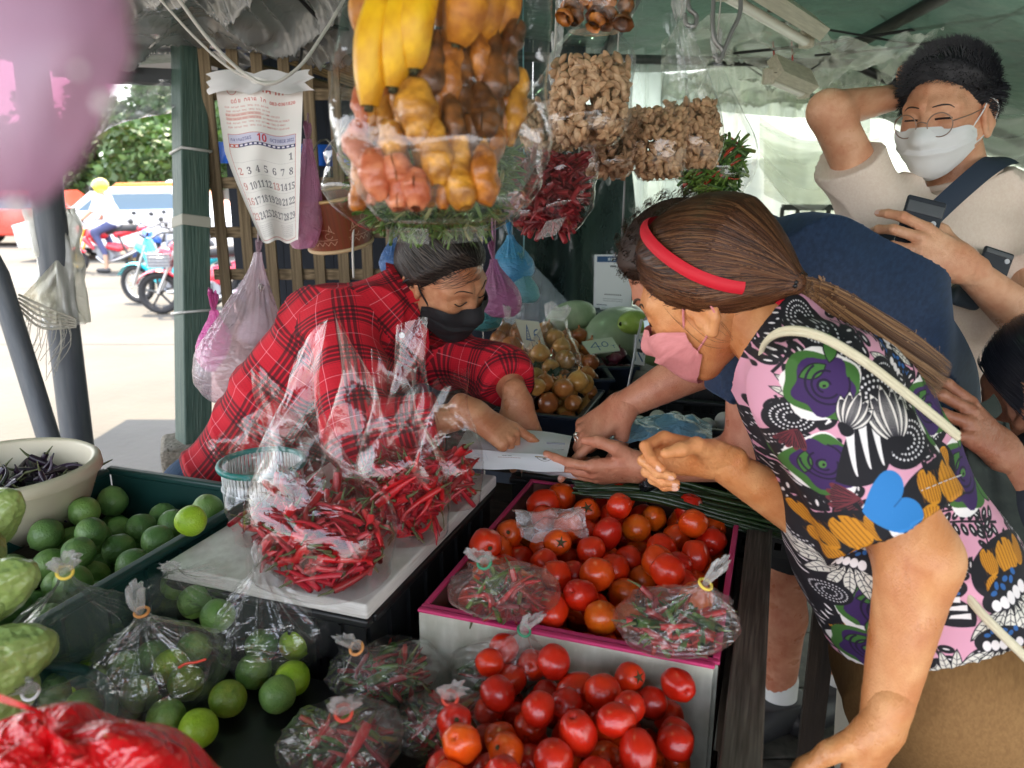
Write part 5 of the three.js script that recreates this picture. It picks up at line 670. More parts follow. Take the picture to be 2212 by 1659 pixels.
// ---------------------------------------------------------------- the back trays, left-hand produce
{
  const R = rng(321);
  const onionGeo = lathePts([[0, -0.9], [0.4, -0.84], [0.95, -0.3], [0.98, 0.15], [0.6, 0.72], [0.18, 0.95], [0.1, 1.2], [0.13, 1.34], [0, 1.36]], 22);
  const onM = [speck([166, 96, 44], [206, 140, 76], 6, 301), speck([190, 130, 60], [224, 176, 100], 6, 302), speck([150, 80, 40], [190, 116, 62], 6, 303)], shM = [speck([104, 44, 62], [150, 84, 96], 6, 304), speck([84, 34, 50], [126, 66, 76], 6, 305)];
  // a flat-bottomed tray with flaring sides
  const tray = (label, a, b, w, h, mat, name = 'produce_tray') => { // a: near right corner, b: far right corner (world, at rim level)
    const d = b.clone().sub(a).setY(0), L = d.length(), o = V(-d.z, 0, d.x).normalize().multiplyScalar(-w), c = a.clone().addScaledVector(d, 0.5).addScaledVector(o, 0.5), t = thing(name, label, 'tray', V(c.x, a.y - h, c.z), Math.atan2(d.x, d.z) + Math.PI);
    const W = w / 2, D = L / 2, wall = (x0, z0, x1, z1) => sheet(2, 3, (u, v, q) => { const k = mix(0.88, 1, v); q.set(mix(x0, x1, u) * k, v * h, mix(z0, z1, u) * k); });
    for (const p of [[-W, -D, W, -D], [W, -D, W, D], [W, D, -W, D], [-W, D, -W, -D]]) part(t, 'tray_side', wall(...p), mat);
    part(t, 'tray_bottom', box(w * 0.87, 0.004, L * 0.87, 0, 0.003, 0), mat);
    for (const s of [-1, 1]) { part(t, 'tray_rim', rbox(w + 0.016, 0.01, 0.016, 0.004, 0, h, s * D), mat); part(t, 'tray_rim', rbox(0.016, 0.01, L - 0.018, 0.004, s * W, h, 0), mat); }
    return { t, c, draw: (r, rad) => { const u = mix(-0.5 + rad / w, 0.5 - rad / w, r()), v = mix(0.02 + rad / L, 0.98 - rad / L, r()); return [a.x + d.x * v + o.x * (0.5 - u), a.z + d.z * v + o.z * (0.5 - u)]; }, y: a.y - h };
  };
  const brown = M({ map: mkRough(S([44, 30, 26]), S([72, 52, 44]), 8, 311), roughness: 0.45 }), navyPl = M({ c: [0.02, 0.03, 0.05], roughness: 0.3 });
  const bt = tray('brown plastic tray holding herbs in a crumpled clear bag', at(1155, 856, 1.82), at(1258, 792, 2.14), 0.2, 0.1, brown);
  const ot = tray('black tray heaped with brown onions', at(1322, 822, 2.0), at(1262, 740, 2.55), 0.26, 0.075, navyPl), st = tray('dark blue tray of shallots behind the onion tray', at(1376, 795, 2.13), at(1310, 725, 2.6), 0.24, 0.07, navyPl);
  const lt = tray('black tray of a few onions below the onion heap', at(1252, 905, 1.74), at(1300, 830, 1.96), 0.2, 0.06, navyPl);
  const onion = (p, r, m, lab = 'brown onion heaped in the black tray', grp = 'brown onions in the black tray') => { const t = solo('onion', onionGeo, m, lab, 'onion', p, grp); t.scale.setScalar(r * 0.98); t.rotation.set((R() - 0.5) * 2.4, R() * 6, (R() - 0.5) * 2.4); };
  pile(84, 0, ot.draw, (r) => 0.023 + r() * 0.007, () => ot.y + 0.006, 12, 401).forEach((p) => onion(V(p[0], p[1], p[2]), p[3], onM[Math.floor(R() * 3)]));
  pile(30, 0, lt.draw, (r) => 0.021 + r() * 0.006, () => lt.y + 0.006, 10, 403).forEach((p) => onion(V(p[0], p[1], p[2]), p[3], onM[Math.floor(R() * 3)], 'brown onion in the black tray nearest the hands', 'brown onions in the tray nearest the hands'));
  for (const [X, Y, d] of [[1092, 716, 2.25], [1120, 722, 2.2], [1078, 735, 2.2], [1105, 745, 2.15], [1150, 735, 2.2], [1185, 735, 2.3], [1200, 740, 2.25]]) onion(at(X, Y, d), 0.029, onM[0], 'large orange-brown onion at the left back of the heap', 'large onions at the left back');
  pile(96, 0, st.draw, (r) => 0.016 + r() * 0.005, () => st.y + 0.006, 10, 402).forEach((p) => { const t = solo('shallot', onionGeo, shM[R() < 0.5 ? 0 : 1], 'purple shallot heaped in the dark blue tray', 'shallot', V(p[0], p[1], p[2]), 'purple shallots in the dark blue tray'); t.scale.set(p[3] * 0.9, p[3] * 1.05, p[3] * 0.9); t.rotation.set(R() * 3, R() * 6, R() * 3); });
  // herbs in the brown tray
  mass('dark_herbs', 'dark green herb leaves in the clear bag of the brown tray', 'herbs', 420, [strandHerb()], M({ c: [1, 1, 1], roughness: 0.5 }), (o) => { const [x, z] = bt.draw(R, 0.02); o.position.set(x, bt.y + 0.02 + R() * 0.08, z); o.quaternion.copy(rotTo(V(0, 0, 1), rdir(R, 1))); o.scale.setScalar(0.05 + R() * 0.05); }, () => { const g = R(); return [0.03 + 0.05 * g, 0.06 + 0.07 * g, 0.025 + 0.03 * g]; }, bt.c);
  tiedBag('crumpled clear bag of herbs standing in the brown tray', at(1180, 850, 1.95), at(1200, 690, 1.98), 0.09, { seed: 131, band: null, neck: 0.03, ruff: 0.03, wr: 0.25, film: FILM2, belly: 0.3, turn: 0.4 });
  tiedBag('small clear bag top left of the onions', at(1110, 770, 2.05), at(1098, 690, 2.05), 0.05, { seed: 133, band: null, neck: 0.015, ruff: 0.03, wr: 0.3, film: FILM2 });
  // gourds
  const gourdGeo = tube([V(0, 0, -0.5), V(0, 0.01, -0.2), V(0, 0.01, 0.2), V(0, 0, 0.5)], (k) => 0.29 * Math.pow(Math.sin(Math.PI * clamp(0.004 + k * 0.992, 0, 1)), 0.42), 40, 22), gm = [speck([142, 166, 128], [196, 212, 178], 4, 321), speck([124, 150, 96], [168, 188, 130], 4, 322), speck([132, 164, 66], [166, 190, 96], 4, 323)];
  const gourd = (label, a, b, m) => { const t = thing('wax_gourd', label, 'gourd', a.clone().lerp(b, 0.5)), d = b.clone().sub(a); t.quaternion.copy(rotTo(V(0, 0, 1), d)); t.scale.setScalar(d.length()); part(t, 'rind', gourdGeo, gm[m]); };
  gourd('pale green wax gourd lying highest beside the payment sign', at(1182, 700, 2.38), at(1284, 672, 2.44), 0);
  gourd('pale green wax gourd lower down by the second price card', at(1288, 742, 2.25), at(1378, 712, 2.5), 0); gourd('wax gourd half hidden behind the shallots', at(1240, 735, 2.5), at(1330, 725, 2.62), 1);
  gourd('yellow-green melon beside the bent man\'s mask', at(1340, 700, 2.2), at(1402, 694, 2.28), 2); gourd('green gourd below the yellow-green melon', at(1372, 745, 2.15), at(1440, 780, 2.2), 1); gourd('green gourd low behind the pink mask', at(1560, 800, 1.95), at(1640, 770, 2.15), 1);
  // price cards
  const cardTex = (draw) => canvasTex(256, 200, (c) => { c.fillStyle = '#cdd3bd'; c.fillRect(0, 0, 256, 200); c.strokeStyle = '#2d5c8c'; c.lineWidth = 8; c.lineCap = 'round'; draw(c); });
  const price = (label, q4, tex) => { const t = thing('price_card', label, 'price tag', q4[3].clone().lerp(q4[2], 0.5)); wpart(t, 'card_face', sheet(6, 6, (u, v, q) => { q.copy(q4[0].clone().lerp(q4[1], u)).lerp(q4[3].clone().lerp(q4[2], u), v); }), M({ map: tex, roughness: 0.7 })); const uv = t.children[0].geometry.attributes.uv.array; for (let i = 1; i < uv.length; i += 2) uv[i] = 1 - uv[i]; const n = q4[1].clone().sub(q4[0]).cross(q4[3].clone().sub(q4[0])).normalize().multiplyScalar(0.003); wpart(t, 'card_back', sheet(2, 2, (u, v, q) => { q.copy(q4[0].clone().lerp(q4[1], u)).lerp(q4[3].clone().lerp(q4[2], u), v).add(n); }), M({ c: [0.55, 0.57, 0.5], roughness: 0.8 })); return t; };
  price('price card reading 45 in blue pen stuck upright in the onions', [at(1112, 690, 2.0), at(1164, 696, 2.0), at(1182, 764, 2.05), at(1134, 752, 2.05)], cardTex((c) => { c.stroke(new Path2D('M110 30L60 130M110 30L108 180M60 130L150 130')); c.lineWidth = 4; c.stroke(new Path2D('M85 90L108 90M75 105L108 105M66 120L108 120M95 70L108 70')); c.lineWidth = 8; c.stroke(new Path2D('M215 50Q165 55 165 95Q175 78 200 88Q225 110 200 140Q180 155 160 140')); }));
  price('price card reading 40 in blue pen lying on the shallots', [at(1256, 738, 2.02), at(1322, 728, 2.08), at(1340, 756, 2.0), at(1276, 764, 1.94)], cardTex((c) => { c.stroke(new Path2D('M100 40L40 110L125 110M100 40L95 165')); c.stroke(new Path2D('M165 50Q130 70 140 115Q165 140 185 100Q190 55 165 50')); c.lineWidth = 5; c.stroke(new Path2D('M205 120L240 120M222 120L222 160')); }));
  const pc = price('price card on a stick turned edge-on beside the bent man\'s arm', [at(1372, 722, 1.86), at(1398, 730, 1.9), at(1392, 790, 1.9), at(1368, 786, 1.86)], cardTex((c) => { c.fillStyle = '#e6e9ea'; c.fillRect(0, 0, 256, 200); c.lineWidth = 16; c.stroke(new Path2D('M40 30L40 170M90 30Q190 60 100 110M90 120L200 170M180 20L220 120')); c.fillStyle = '#20242a'; c.fillRect(60, 90, 130, 24); }));
  wpart(pc, 'stick', rod(at(1386, 690, 1.87), at(1356, 842, 1.84), 0.003), STEEL);
  // payment sign without its code
  const sg = thing('payment_sign', 'white payment sign with blue header standing behind the gourds', 'sign', at(1325, 672, 2.6));
  const face = canvasTex(320, 460, (c, W, H) => { c.fillStyle = '#e6ebee'; c.fillRect(0, 0, W, H); c.fillStyle = '#24507e'; c.fillRect(12, 14, W - 24, 50); c.fillStyle = '#dfe8ee'; for (const x of [110, 134, 158, 196, 222]) c.fillRect(x, 28, 18, 22); c.fillStyle = '#4a5058'; c.fillRect(130, 92, 56, 14); for (let i = 0; i < 9; i++) c.fillRect(86 + i * 17, 340, 12, 9); c.fillStyle = '#8a9096'; for (let i = 0; i < 11; i++) { c.fillRect(74 + i * 16, 380, 12, 5); c.fillRect(74 + i * 16, 398, 12, 5); } c.fillStyle = '#5a6a7a'; c.fillRect(20, 436, 90, 7); });
  const sx = at(1287, 550, 2.6), sy = at(1365, 550, 2.6), sz = at(1284, 662, 2.65), sw = at(1362, 668, 2.65);
  wpart(sg, 'sign_face', sheet(2, 2, (u, v, q) => { q.copy(sx.clone().lerp(sy, u)).lerp(sz.clone().lerp(sw, u), 1 - v); }), M({ map: face, roughness: 0.5 })); wpart(sg, 'acrylic_sleeve', bar(sz.clone().lerp(sw, 0.5), sx.clone().lerp(sy, 0.5), sx.distanceTo(sy) + 0.008, 0.006).translate(0, 0, -0.0055), M({ c: [0.8, 0.85, 0.88], roughness: 0.2 })); wpart(sg, 'sign_foot', rbox(0.09, 0.006, 0.05, 0.002, (sz.x + sw.x) / 2, sz.y - 0.003, sz.z + 0.01), M({ c: [0.75, 0.8, 0.82], roughness: 0.3 }));
  const sb = thing('sign_block', 'dark teal crate carrying the payment sign', 'crate', V((sz.x + sw.x) / 2, 0.9, sz.z)); wpart(sb, 'crate_block', rbox(0.2, sz.y - 0.91, 0.16, 0.006, (sz.x + sw.x) / 2, 0.9 + (sz.y - 0.91) / 2, sz.z), M({ c: [0.02, 0.06, 0.07], roughness: 0.4 }));
  // black slotted crates behind the pointing hands
  const k1 = at(1540, 940, 1.62), b = (p) => [p.x * AX.x + p.z * AX.z, p.x * BX.x + p.z * BX.z], [ku, kv] = b(k1);
  crate('low black crate with square slots holding white eggs behind the hands', ku - 0.2, ku + 0.16, kv, kv + 0.22, 0.91, 1.0, blackPl, 2); crate('black crate stacked behind the slotted crate', ku - 0.16, ku + 0.2, kv + 0.26, kv + 0.5, 0.91, 1.06, blackPl, 1); crate('taller black crate at the back behind the pink mask', ku - 0.16, ku + 0.22, kv + 0.52, kv + 0.78, 0.91, 1.1, blackPl, 2);
  for (let i = 0; i < 9; i++) { const p = ST(ku - 0.16 + i * 0.035, 0.985 + 0.008 * (i % 2), kv + 0.03 + (i % 3) * 0.03), e = solo('egg', new THREE.SphereGeometry(0.02, 16, 12).scale(1, 1.28, 1), M({ c: [0.7, 0.68, 0.62], roughness: 0.5 }), 'white egg in the slotted black crate', 'egg', p, 'eggs in the slotted crate'); e.rotation.set(1.2, i, 0.4); }
  // blue plastic bag behind the hands
  const bl = thing('blue_plastic_bag', 'translucent blue plastic bag slumped between the hands and the crates', 'plastic bag', at(1430, 950, 1.5));
  wpart(bl, 'bag_film', sheet(60, 30, (u, v, q) => { q.copy(at(mix(1318, 1538, u), mix(958, 890, Math.sin(v * 2.6) * (0.5 + 0.5 * Math.sin(u * 3.0))) + 26 * v * 0.2, 1.44 + 0.2 * v)); q.y += 0.008 * facet(u, v, 5, 3) + 0.005 * facet(u, v, 11, 4); }), M({ c: [0.25, 0.58, 0.8], transmission: 0.5, roughness: 0.2, ior: 1.6, bumpMap: T_CRINKLE, bumpScale: 0.003 }));
  // long beans
  const beanM = [speck([28, 48, 22], [52, 78, 34], 6, 331), speck([20, 36, 18], [40, 62, 28], 6, 332)];
  for (let i = 0; i < 40; i++) { const y = (R() - 0.5), z = R(), Y0 = mix(1040, 1080, z) + y * 10, d0 = 1.46 - z * 0.08, p0 = at(1235 + R() * 60, Y0 - 8, d0), p3 = at(1640 + R() * 80, Y0 + 55 + R() * 40, d0 - 0.06), l = solo('long_bean', tube([V(0, 0, 0), p3.clone().sub(p0).multiplyScalar(0.35).add(V(0, 0.012 + R() * 0.01, 0)), p3.clone().sub(p0).multiplyScalar(0.7).add(V(0, 0.008, 0)), p3.clone().sub(p0)], (k) => 0.0042 * Math.pow(Math.sin(Math.PI * clamp(0.05 + 0.9 * k, 0, 1)), 0.3), 24, 6), beanM[i % 2], 'dark green long bean in the bundle behind the upper tomatoes', 'bean', p0, 'long beans behind the upper tomatoes'); }
  crate('black crate under the bundle of long beans', -0.5, 0.1, 1.44, 1.6, 0.801, 0.9, blackPl, 1);
  // small crumpled bag by the paper
  tiedBag('small crumpled clear bag left of the folded paper', at(1002, 985, 1.5), at(992, 915, 1.5), 0.03, { seed: 141, band: null, neck: 0.012, ruff: 0.02, wr: 0.3 });
  const sp = crate('black crate standing under the folded paper', -0.46, -0.05, 1.4, 1.62, 0.801, 0.93, blackPl, 2);
  // round basket by the vendor
  const gb = thing('round_basket', 'round white basket with teal rim standing by the vendor', 'basket', ST(-0.84, 0.8, 1.16)); { const c = at(566, 1000, 1.36); gb.position.set(c.x, 0.8, c.z); const h = c.y - 0.8; const wt = M({ c: [0.62, 0.64, 0.62], roughness: 0.5 }), tl = M({ c: [0.02, 0.22, 0.2], roughness: 0.4 });
    const slat = rbox(0.005, h, 0.003, 0.001, 0, 0, 0); for (let i = 0; i < 60; i++) { const m = part(gb, 'basket_slat', slat, wt), a = i / 60 * 6.283; m.position.set(Math.cos(a) * 0.068, h / 2, Math.sin(a) * 0.068); m.rotation.y = -a + Math.PI / 2; }
    for (const [y, r] of [[h * 0.3, 0.068], [h * 0.6, 0.0685], [h * 0.82, 0.069]]) part(gb, 'basket_hoop', new THREE.TorusGeometry(r, 0.003, 6, 40).rotateX(Math.PI / 2).translate(0, y, 0), wt); part(gb, 'rim', new THREE.TorusGeometry(0.072, 0.006, 8, 40).rotateX(Math.PI / 2).translate(0, h, 0), tl); part(gb, 'basket_bottom', new THREE.CylinderGeometry(0.066, 0.066, 0.004, 30).translate(0, 0.004, 0), wt); }
  { const tb = thing('side_stool', 'dark stool carrying the round basket behind the lime crate', 'stool', V(gb.position.x, 0, gb.position.z)); part(tb, 'seat', rbox(0.2, 0.02, 0.2, 0.004, 0, 0.789, 0), darkWood); for (const x of [-1, 1]) for (const z of [-1, 1]) part(tb, 'leg', box(0.025, 0.779, 0.025, x * 0.08, 0.39, z * 0.08), darkWood); }
  // beige basin of purple chillies
  const bc = at(2, 1000, 1.34), bs = thing('basin', 'beige plastic basin of purple chillies at the left edge', 'basin', V(bc.x, bc.y - 0.12, bc.z)), bm = M({ map: mkRough(S([196, 186, 160]), S([216, 208, 184]), 6, 341), roughness: 0.45 });
  part(bs, 'basin_bowl', new THREE.LatheGeometry([[0, 0.004], [0.1, 0.004], [0.125, 0.05], [0.138, 0.112], [0.146, 0.118], [0.154, 0.112], [0.156, 0.096], [0.15, 0.094], [0.13, 0.04], [0.105, 0], [0, 0]].map(([x, y]) => new THREE.Vector2(x, y)), 64), bm);
  { const s2 = thing('basin_stand', 'dark wooden stand under the beige basin', 'stand', V(bc.x, 0, bc.z)); part(s2, 'stand_top', rbox(0.26, 0.03, 0.26, 0.004, 0, bc.y - 0.136, 0), darkWood); for (const x of [-1, 1]) for (const z of [-1, 1]) part(s2, 'leg', box(0.03, bc.y - 0.15, 0.03, x * 0.1, (bc.y - 0.15) / 2, z * 0.1), darkWood); }
  const pm = [speck([44, 26, 48], [74, 48, 76], 4, 351), speck([32, 20, 34], [60, 38, 58], 4, 352)];
  for (let i = 0; i < 90; i++) { const a = R() * 6.283, r = Math.sqrt(R()) * 0.11; chilli('purple_chilli', V(bc.x + Math.cos(a) * r, bc.y - 0.075 + R() * 0.05 * (1 - r * 3), bc.z + Math.sin(a) * r), rdir(R, 0.5), 0.06 + R() * 0.03, pm, R, 'dark purple chilli heaped in the beige basin', 'chilli', 'purple chillies in the basin'); }
  // chayotes at the left edge
  const chay = net((x, y, z) => { const th = Math.atan2(z, x), r = Math.hypot(x, z), w = 1 - 0.09 * Math.pow(Math.abs(Math.sin(th * 2.5)), 0.4) * 0 + 0.07 * Math.cos(th * 5) - 0.05 * Math.pow(Math.abs(Math.cos(th * 2.5)), 12); return ell(x / w, y, z / w, 0, 0.1, 0, 0.72, 0.85, 0.66) < 9 ? smin(ell(x / w, y, z / w, 0, -0.2, 0, 0.78, 0.78, 0.7), ell(x / w, y, z / w, 0, 0.45, 0, 0.5, 0.62, 0.46), 0.4) + 0.03 * noise(x * 6, y * 6, z * 6) + 0.012 * noise(x * 15, y * 15, z * 15) : 1; }, V(-1, -1.2, -1), V(1, 1.3, 1), 0.05), cm2 = speck([84, 112, 50], [142, 160, 90], 6, 361, 0.4);
  const ch = (label, p, s, rx, rz, g) => { const t = solo('chayote', chay, cm2, label, 'chayote', p, g); t.scale.setScalar(s); t.rotation.set(rx, 0.4, rz); };
  ch('ridged green chayote at the left edge, the middle of three', at(-6, 1272, 0.86), 0.046, 0.5, -1.2); ch('ridged green chayote at the left edge, lowest of three', at(10, 1426, 0.8), 0.05, 0.3, -1.35); ch('pale chayote cut by the left edge above the others', at(-22, 1120, 0.98), 0.046, 0.2, -0.9);
  for (const [X, Y, d] of [[-80, 1330, 0.84], [-90, 1460, 0.8], [-20, 1520, 0.82], [-110, 1210, 0.92], [-60, 1180, 0.95]]) ch('green chayote in the heap outside the left edge', at(X, Y, d), 0.048, X, Y, 'chayotes heaped outside the left edge');
  { const p = at(-50, 1560, 0.84); const q = thing('chayote_basket', 'dark basket under the heap of chayotes', 'basket', V(p.x, 0.62, p.z)); part(q, 'basket_wall', new THREE.CylinderGeometry(0.13, 0.11, p.y - 0.64, 30, 1, true).translate(0, (p.y - 0.64) / 2, 0), greenPl); part(q, 'rim', new THREE.TorusGeometry(0.13, 0.007, 8, 36).rotateX(Math.PI / 2).translate(0, p.y - 0.64, 0), greenPl); part(q, 'basket_bottom', new THREE.CylinderGeometry(0.11, 0.11, 0.004, 30).translate(0, 0.002, 0), greenPl); }
  // red plastic bag at the lower left
  const rc = at(140, 1800, 0.56), rb = thing('red_plastic_bag', 'glossy red plastic bag filling the lower left corner', 'plastic bag', V(rc.x, rc.y - 0.1, rc.z));
  wpart(rb, 'bag_film', sheet(110, 60, (u, v, q) => { const a = u * 6.2832, s = v * Math.PI * 0.62, w = 1 + 0.1 * noise(Math.cos(a) * 2, v * 4, Math.sin(a) * 2) + 0.06 * facet(u, v, 6, 7) + 0.015 * facet(u, v, 15, 8) + 0.03 * ridge(a * 4 + v * 3) * v; q.set(rc.x + Math.cos(a) * Math.sin(s) * 0.125 * w, rc.y - 0.02 + Math.cos(s) * 0.1 * w, rc.z + Math.sin(a) * Math.sin(s) * 0.09 * w); }, true), M({ c: [0.8, 0.006, 0.012], roughness: 0.18, transmission: 0.3, ior: 1.65, bumpMap: T_CRINKLE, bumpScale: 0.003 }));
  wpart(rb, 'bag_handle', sheet(16, 6, (u, v, q) => { q.copy(at(mix(-60, 150, u), mix(1500, 1560, u) - 26 * v * (1 - u), 0.56 + 0.02 * Math.sin(u * 9))); }), M({ c: [0.72, 0.01, 0.02], roughness: 0.2, transmission: 0.3 }));
  { const y = rc.y - 0.1, s3 = thing('front_stand', 'dark box under the red plastic bag', 'box', V(rc.x, 0, rc.z)); part(s3, 'box_body', rbox(0.3, y, 0.2, 0.006, 0, y / 2, 0), darkWood); }
}
function strandHerb() { return sheet(4, 6, (u, v, q) => { const w = 0.16 * Math.sin(Math.PI * clamp(v, 0.02, 0.98)); q.set((u - 0.5) * 2 * w, 0.08 * Math.sin(v * 3) + 0.1 * Math.abs(u - 0.5), v - 0.5); }); }
// ---------------------------------------------------------------- people: heads, hands, hair, cloth
const P3 = (x, y, z) => V(x, y, z);
const HL = [0, 1].map((k) => { const s = k ? -1 : 1; return [limb(P3(s * 0.05, -0.04, 0), P3(s * 0.018, -0.094, 0.05), 0.027, 0.02), limb(P3(s * 0.046, 0.027, 0.062), P3(s * 0.014, 0.031, 0.08), 0.011, 0.011)]; }), NOSE = limb(P3(0, 0.012, 0.08), P3(0, -0.026, 0.096), 0.009, 0.0145);
function headF(x, y, z) {
  let d = ell(x, y, z, 0, 0.03, -0.014, 0.074, 0.087, 0.093);
  d = smin(d, ell(x, y, z, 0, -0.03, 0.026, 0.058, 0.078, 0.06), 0.045);
  const X = Math.abs(x);
  for (const l of HL[0]) d = smin(d, dl(l, X, y, z), 0.022);
  d = smin(d, ell(X, y, z, 0.036, -0.016, 0.056, 0.027, 0.027, 0.024), 0.02);
  const so = Math.hypot(X - 0.031, y - 0.007, z - 0.107) - 0.02; d = -smin(-d, so, 0.016);
  d = smin(d, ell(X, y, z, 0.031, 0.008, 0.0755, 0.0155, 0.0115, 0.012), 0.006);
  d = smin(d, dl(NOSE, x, y, z), 0.016); d = smin(d, Math.hypot(X - 0.011, y + 0.028, z - 0.088) - 0.0085, 0.008);
  return smin(d, Math.hypot(x, y + 0.098, z - 0.055) - 0.02, 0.02);
}
const earGeo = (() => { const e = [[-0.026, 0.004], [-0.012, 0.008], [0.006, 0.012], [0.024, 0.008], [0.032, -0.006], [0.026, -0.02], [0.006, -0.024], [-0.014, -0.014], [-0.03, -0.002]].map(([y, z]) => P3(0.01 + (0.012 - z) * 0.16, y, z)), L = []; for (let i = 0; i < e.length - 1; i++) L.push(limb(e[i], e[i + 1], i === 7 ? 0.007 : 0.0048)); L.push(limb(P3(0.012, 0.014, -0.004), P3(0.013, -0.008, -0.012), 0.004)); const f = limbs(L, 0.006), g = (x, y, z) => smin(f(x, y, z), ell(x, y, z, 0.006, 0, -0.005, 0.008, 0.026, 0.017), 0.006); return net(g, P3(-0.006, -0.045, -0.04), P3(0.036, 0.045, 0.03), 0.0022); })();
const headGeo = merge([net(headF, P3(-0.1, -0.14, -0.13), P3(0.1, 0.14, 0.13), 0.0045), ...[1, -1].map((s) => { const g = norm(earGeo.clone()).scale(1.05, 1.1, 1.12).translate(0.069, -0.01, -0.008); if (s < 0) { const p = g.attributes.position.array, n = g.attributes.normal.array; for (let i = 0; i < p.length; i += 3) { p[i] *= -1; n[i] *= -1; } for (let i = 0; i < p.length; i += 9) for (let k = 0; k < 3; k++) { [p[i + 3 + k], p[i + 6 + k]] = [p[i + 6 + k], p[i + 3 + k]];[n[i + 3 + k], n[i + 6 + k]] = [n[i + 6 + k], n[i + 3 + k]]; } } return g; })]);
// march from outside towards (0, y, 0) until the field falls to d
function onto(f, o, dir, d, from = 0.22) { let t = from; for (let i = 0; i < 60 && t > 0.002; i++) { const v = f(o.x + dir.x * t, o.y + dir.y * t, o.z + dir.z * t) - d; if (v < 0.0004) break; t -= Math.max(0.0006, v * 0.8); } return o.clone().addScaledVector(dir, t); }
function maskGeo(tent = 0.012, y1 = 0.002, y0 = -0.118, wide = 1.2) {
  return sheet(44, 24, (u, v, q) => { const a = (u - 0.5) * 2, ph = a * wide, k = Math.abs(a), top = mix(y1, -0.022, Math.pow(k, 1.3)) + 0.004 * Math.cos(k * 9) * (k > 0.3 ? 1 : 0), bot = mix(y0, -0.068, Math.pow(k, 1.5)), y = mix(top, bot, v), dir = P3(Math.sin(ph), 0, Math.cos(ph)), p = onto(headF, P3(0, y, -0.005), dir, 0.005); const t = tent * Math.max(0, Math.cos(ph * 1.25)) * (1 - Math.abs(v - 0.42) * 1.7); p.addScaledVector(dir, Math.max(0, t) + 0.0015 * noise(a * 7, v * 9)); if (v > 0.42) p.addScaledVector(dir, 0.012 * (1 - k) * (1 - (v - 0.42) / 0.58)); q.copy(p); });
}
const loops = (y1 = -0.022, y0 = -0.066, r = 0.0016) => ([1, -1].map((s) => { const pts = [[0.067, y1, 0.03], [0.078, 0.004, 0.014], [0.086, 0.03, -0.004], [0.094, 0.012, -0.026], [0.086, -0.024, -0.026], [0.079, -0.042, -0.002], [0.065, y0, 0.03]].map(([x, y, z]) => P3(s * x, y, z)); return tube(pts, r, 36, 5); }));
function brows(th = 0.0024, slope = 0) { return ([1, -1].map((s) => { const pts = [0.013, 0.022, 0.032, 0.042, 0.049].map((x, i) => onto(headF, P3(s * x, 0.033 + [0, 0.003, 0.005, 0.004, -0.001][i] + slope * x, 0), P3(0, 0, 1), 0.0005)); return tube(pts, (k) => th * Math.pow(Math.sin(Math.PI * clamp(0.12 + 0.84 * k, 0, 1)), 0.6), 16, 6); })); }
function lashes(y = 0.0012, r = 0.0013, arc = 1) { return ([1, -1].map((s) => { const pts = [-0.0145, -0.008, 0, 0.008, 0.0155].map((x) => onto(headF, P3(s * (0.031 + x), 0.008 + y - 0.0065 * arc * (1 - (x / 0.015) ** 2) + 0.001, 0), P3(0, 0, 1), 0.0004)); return tube(pts, r, 16, 5); })); }
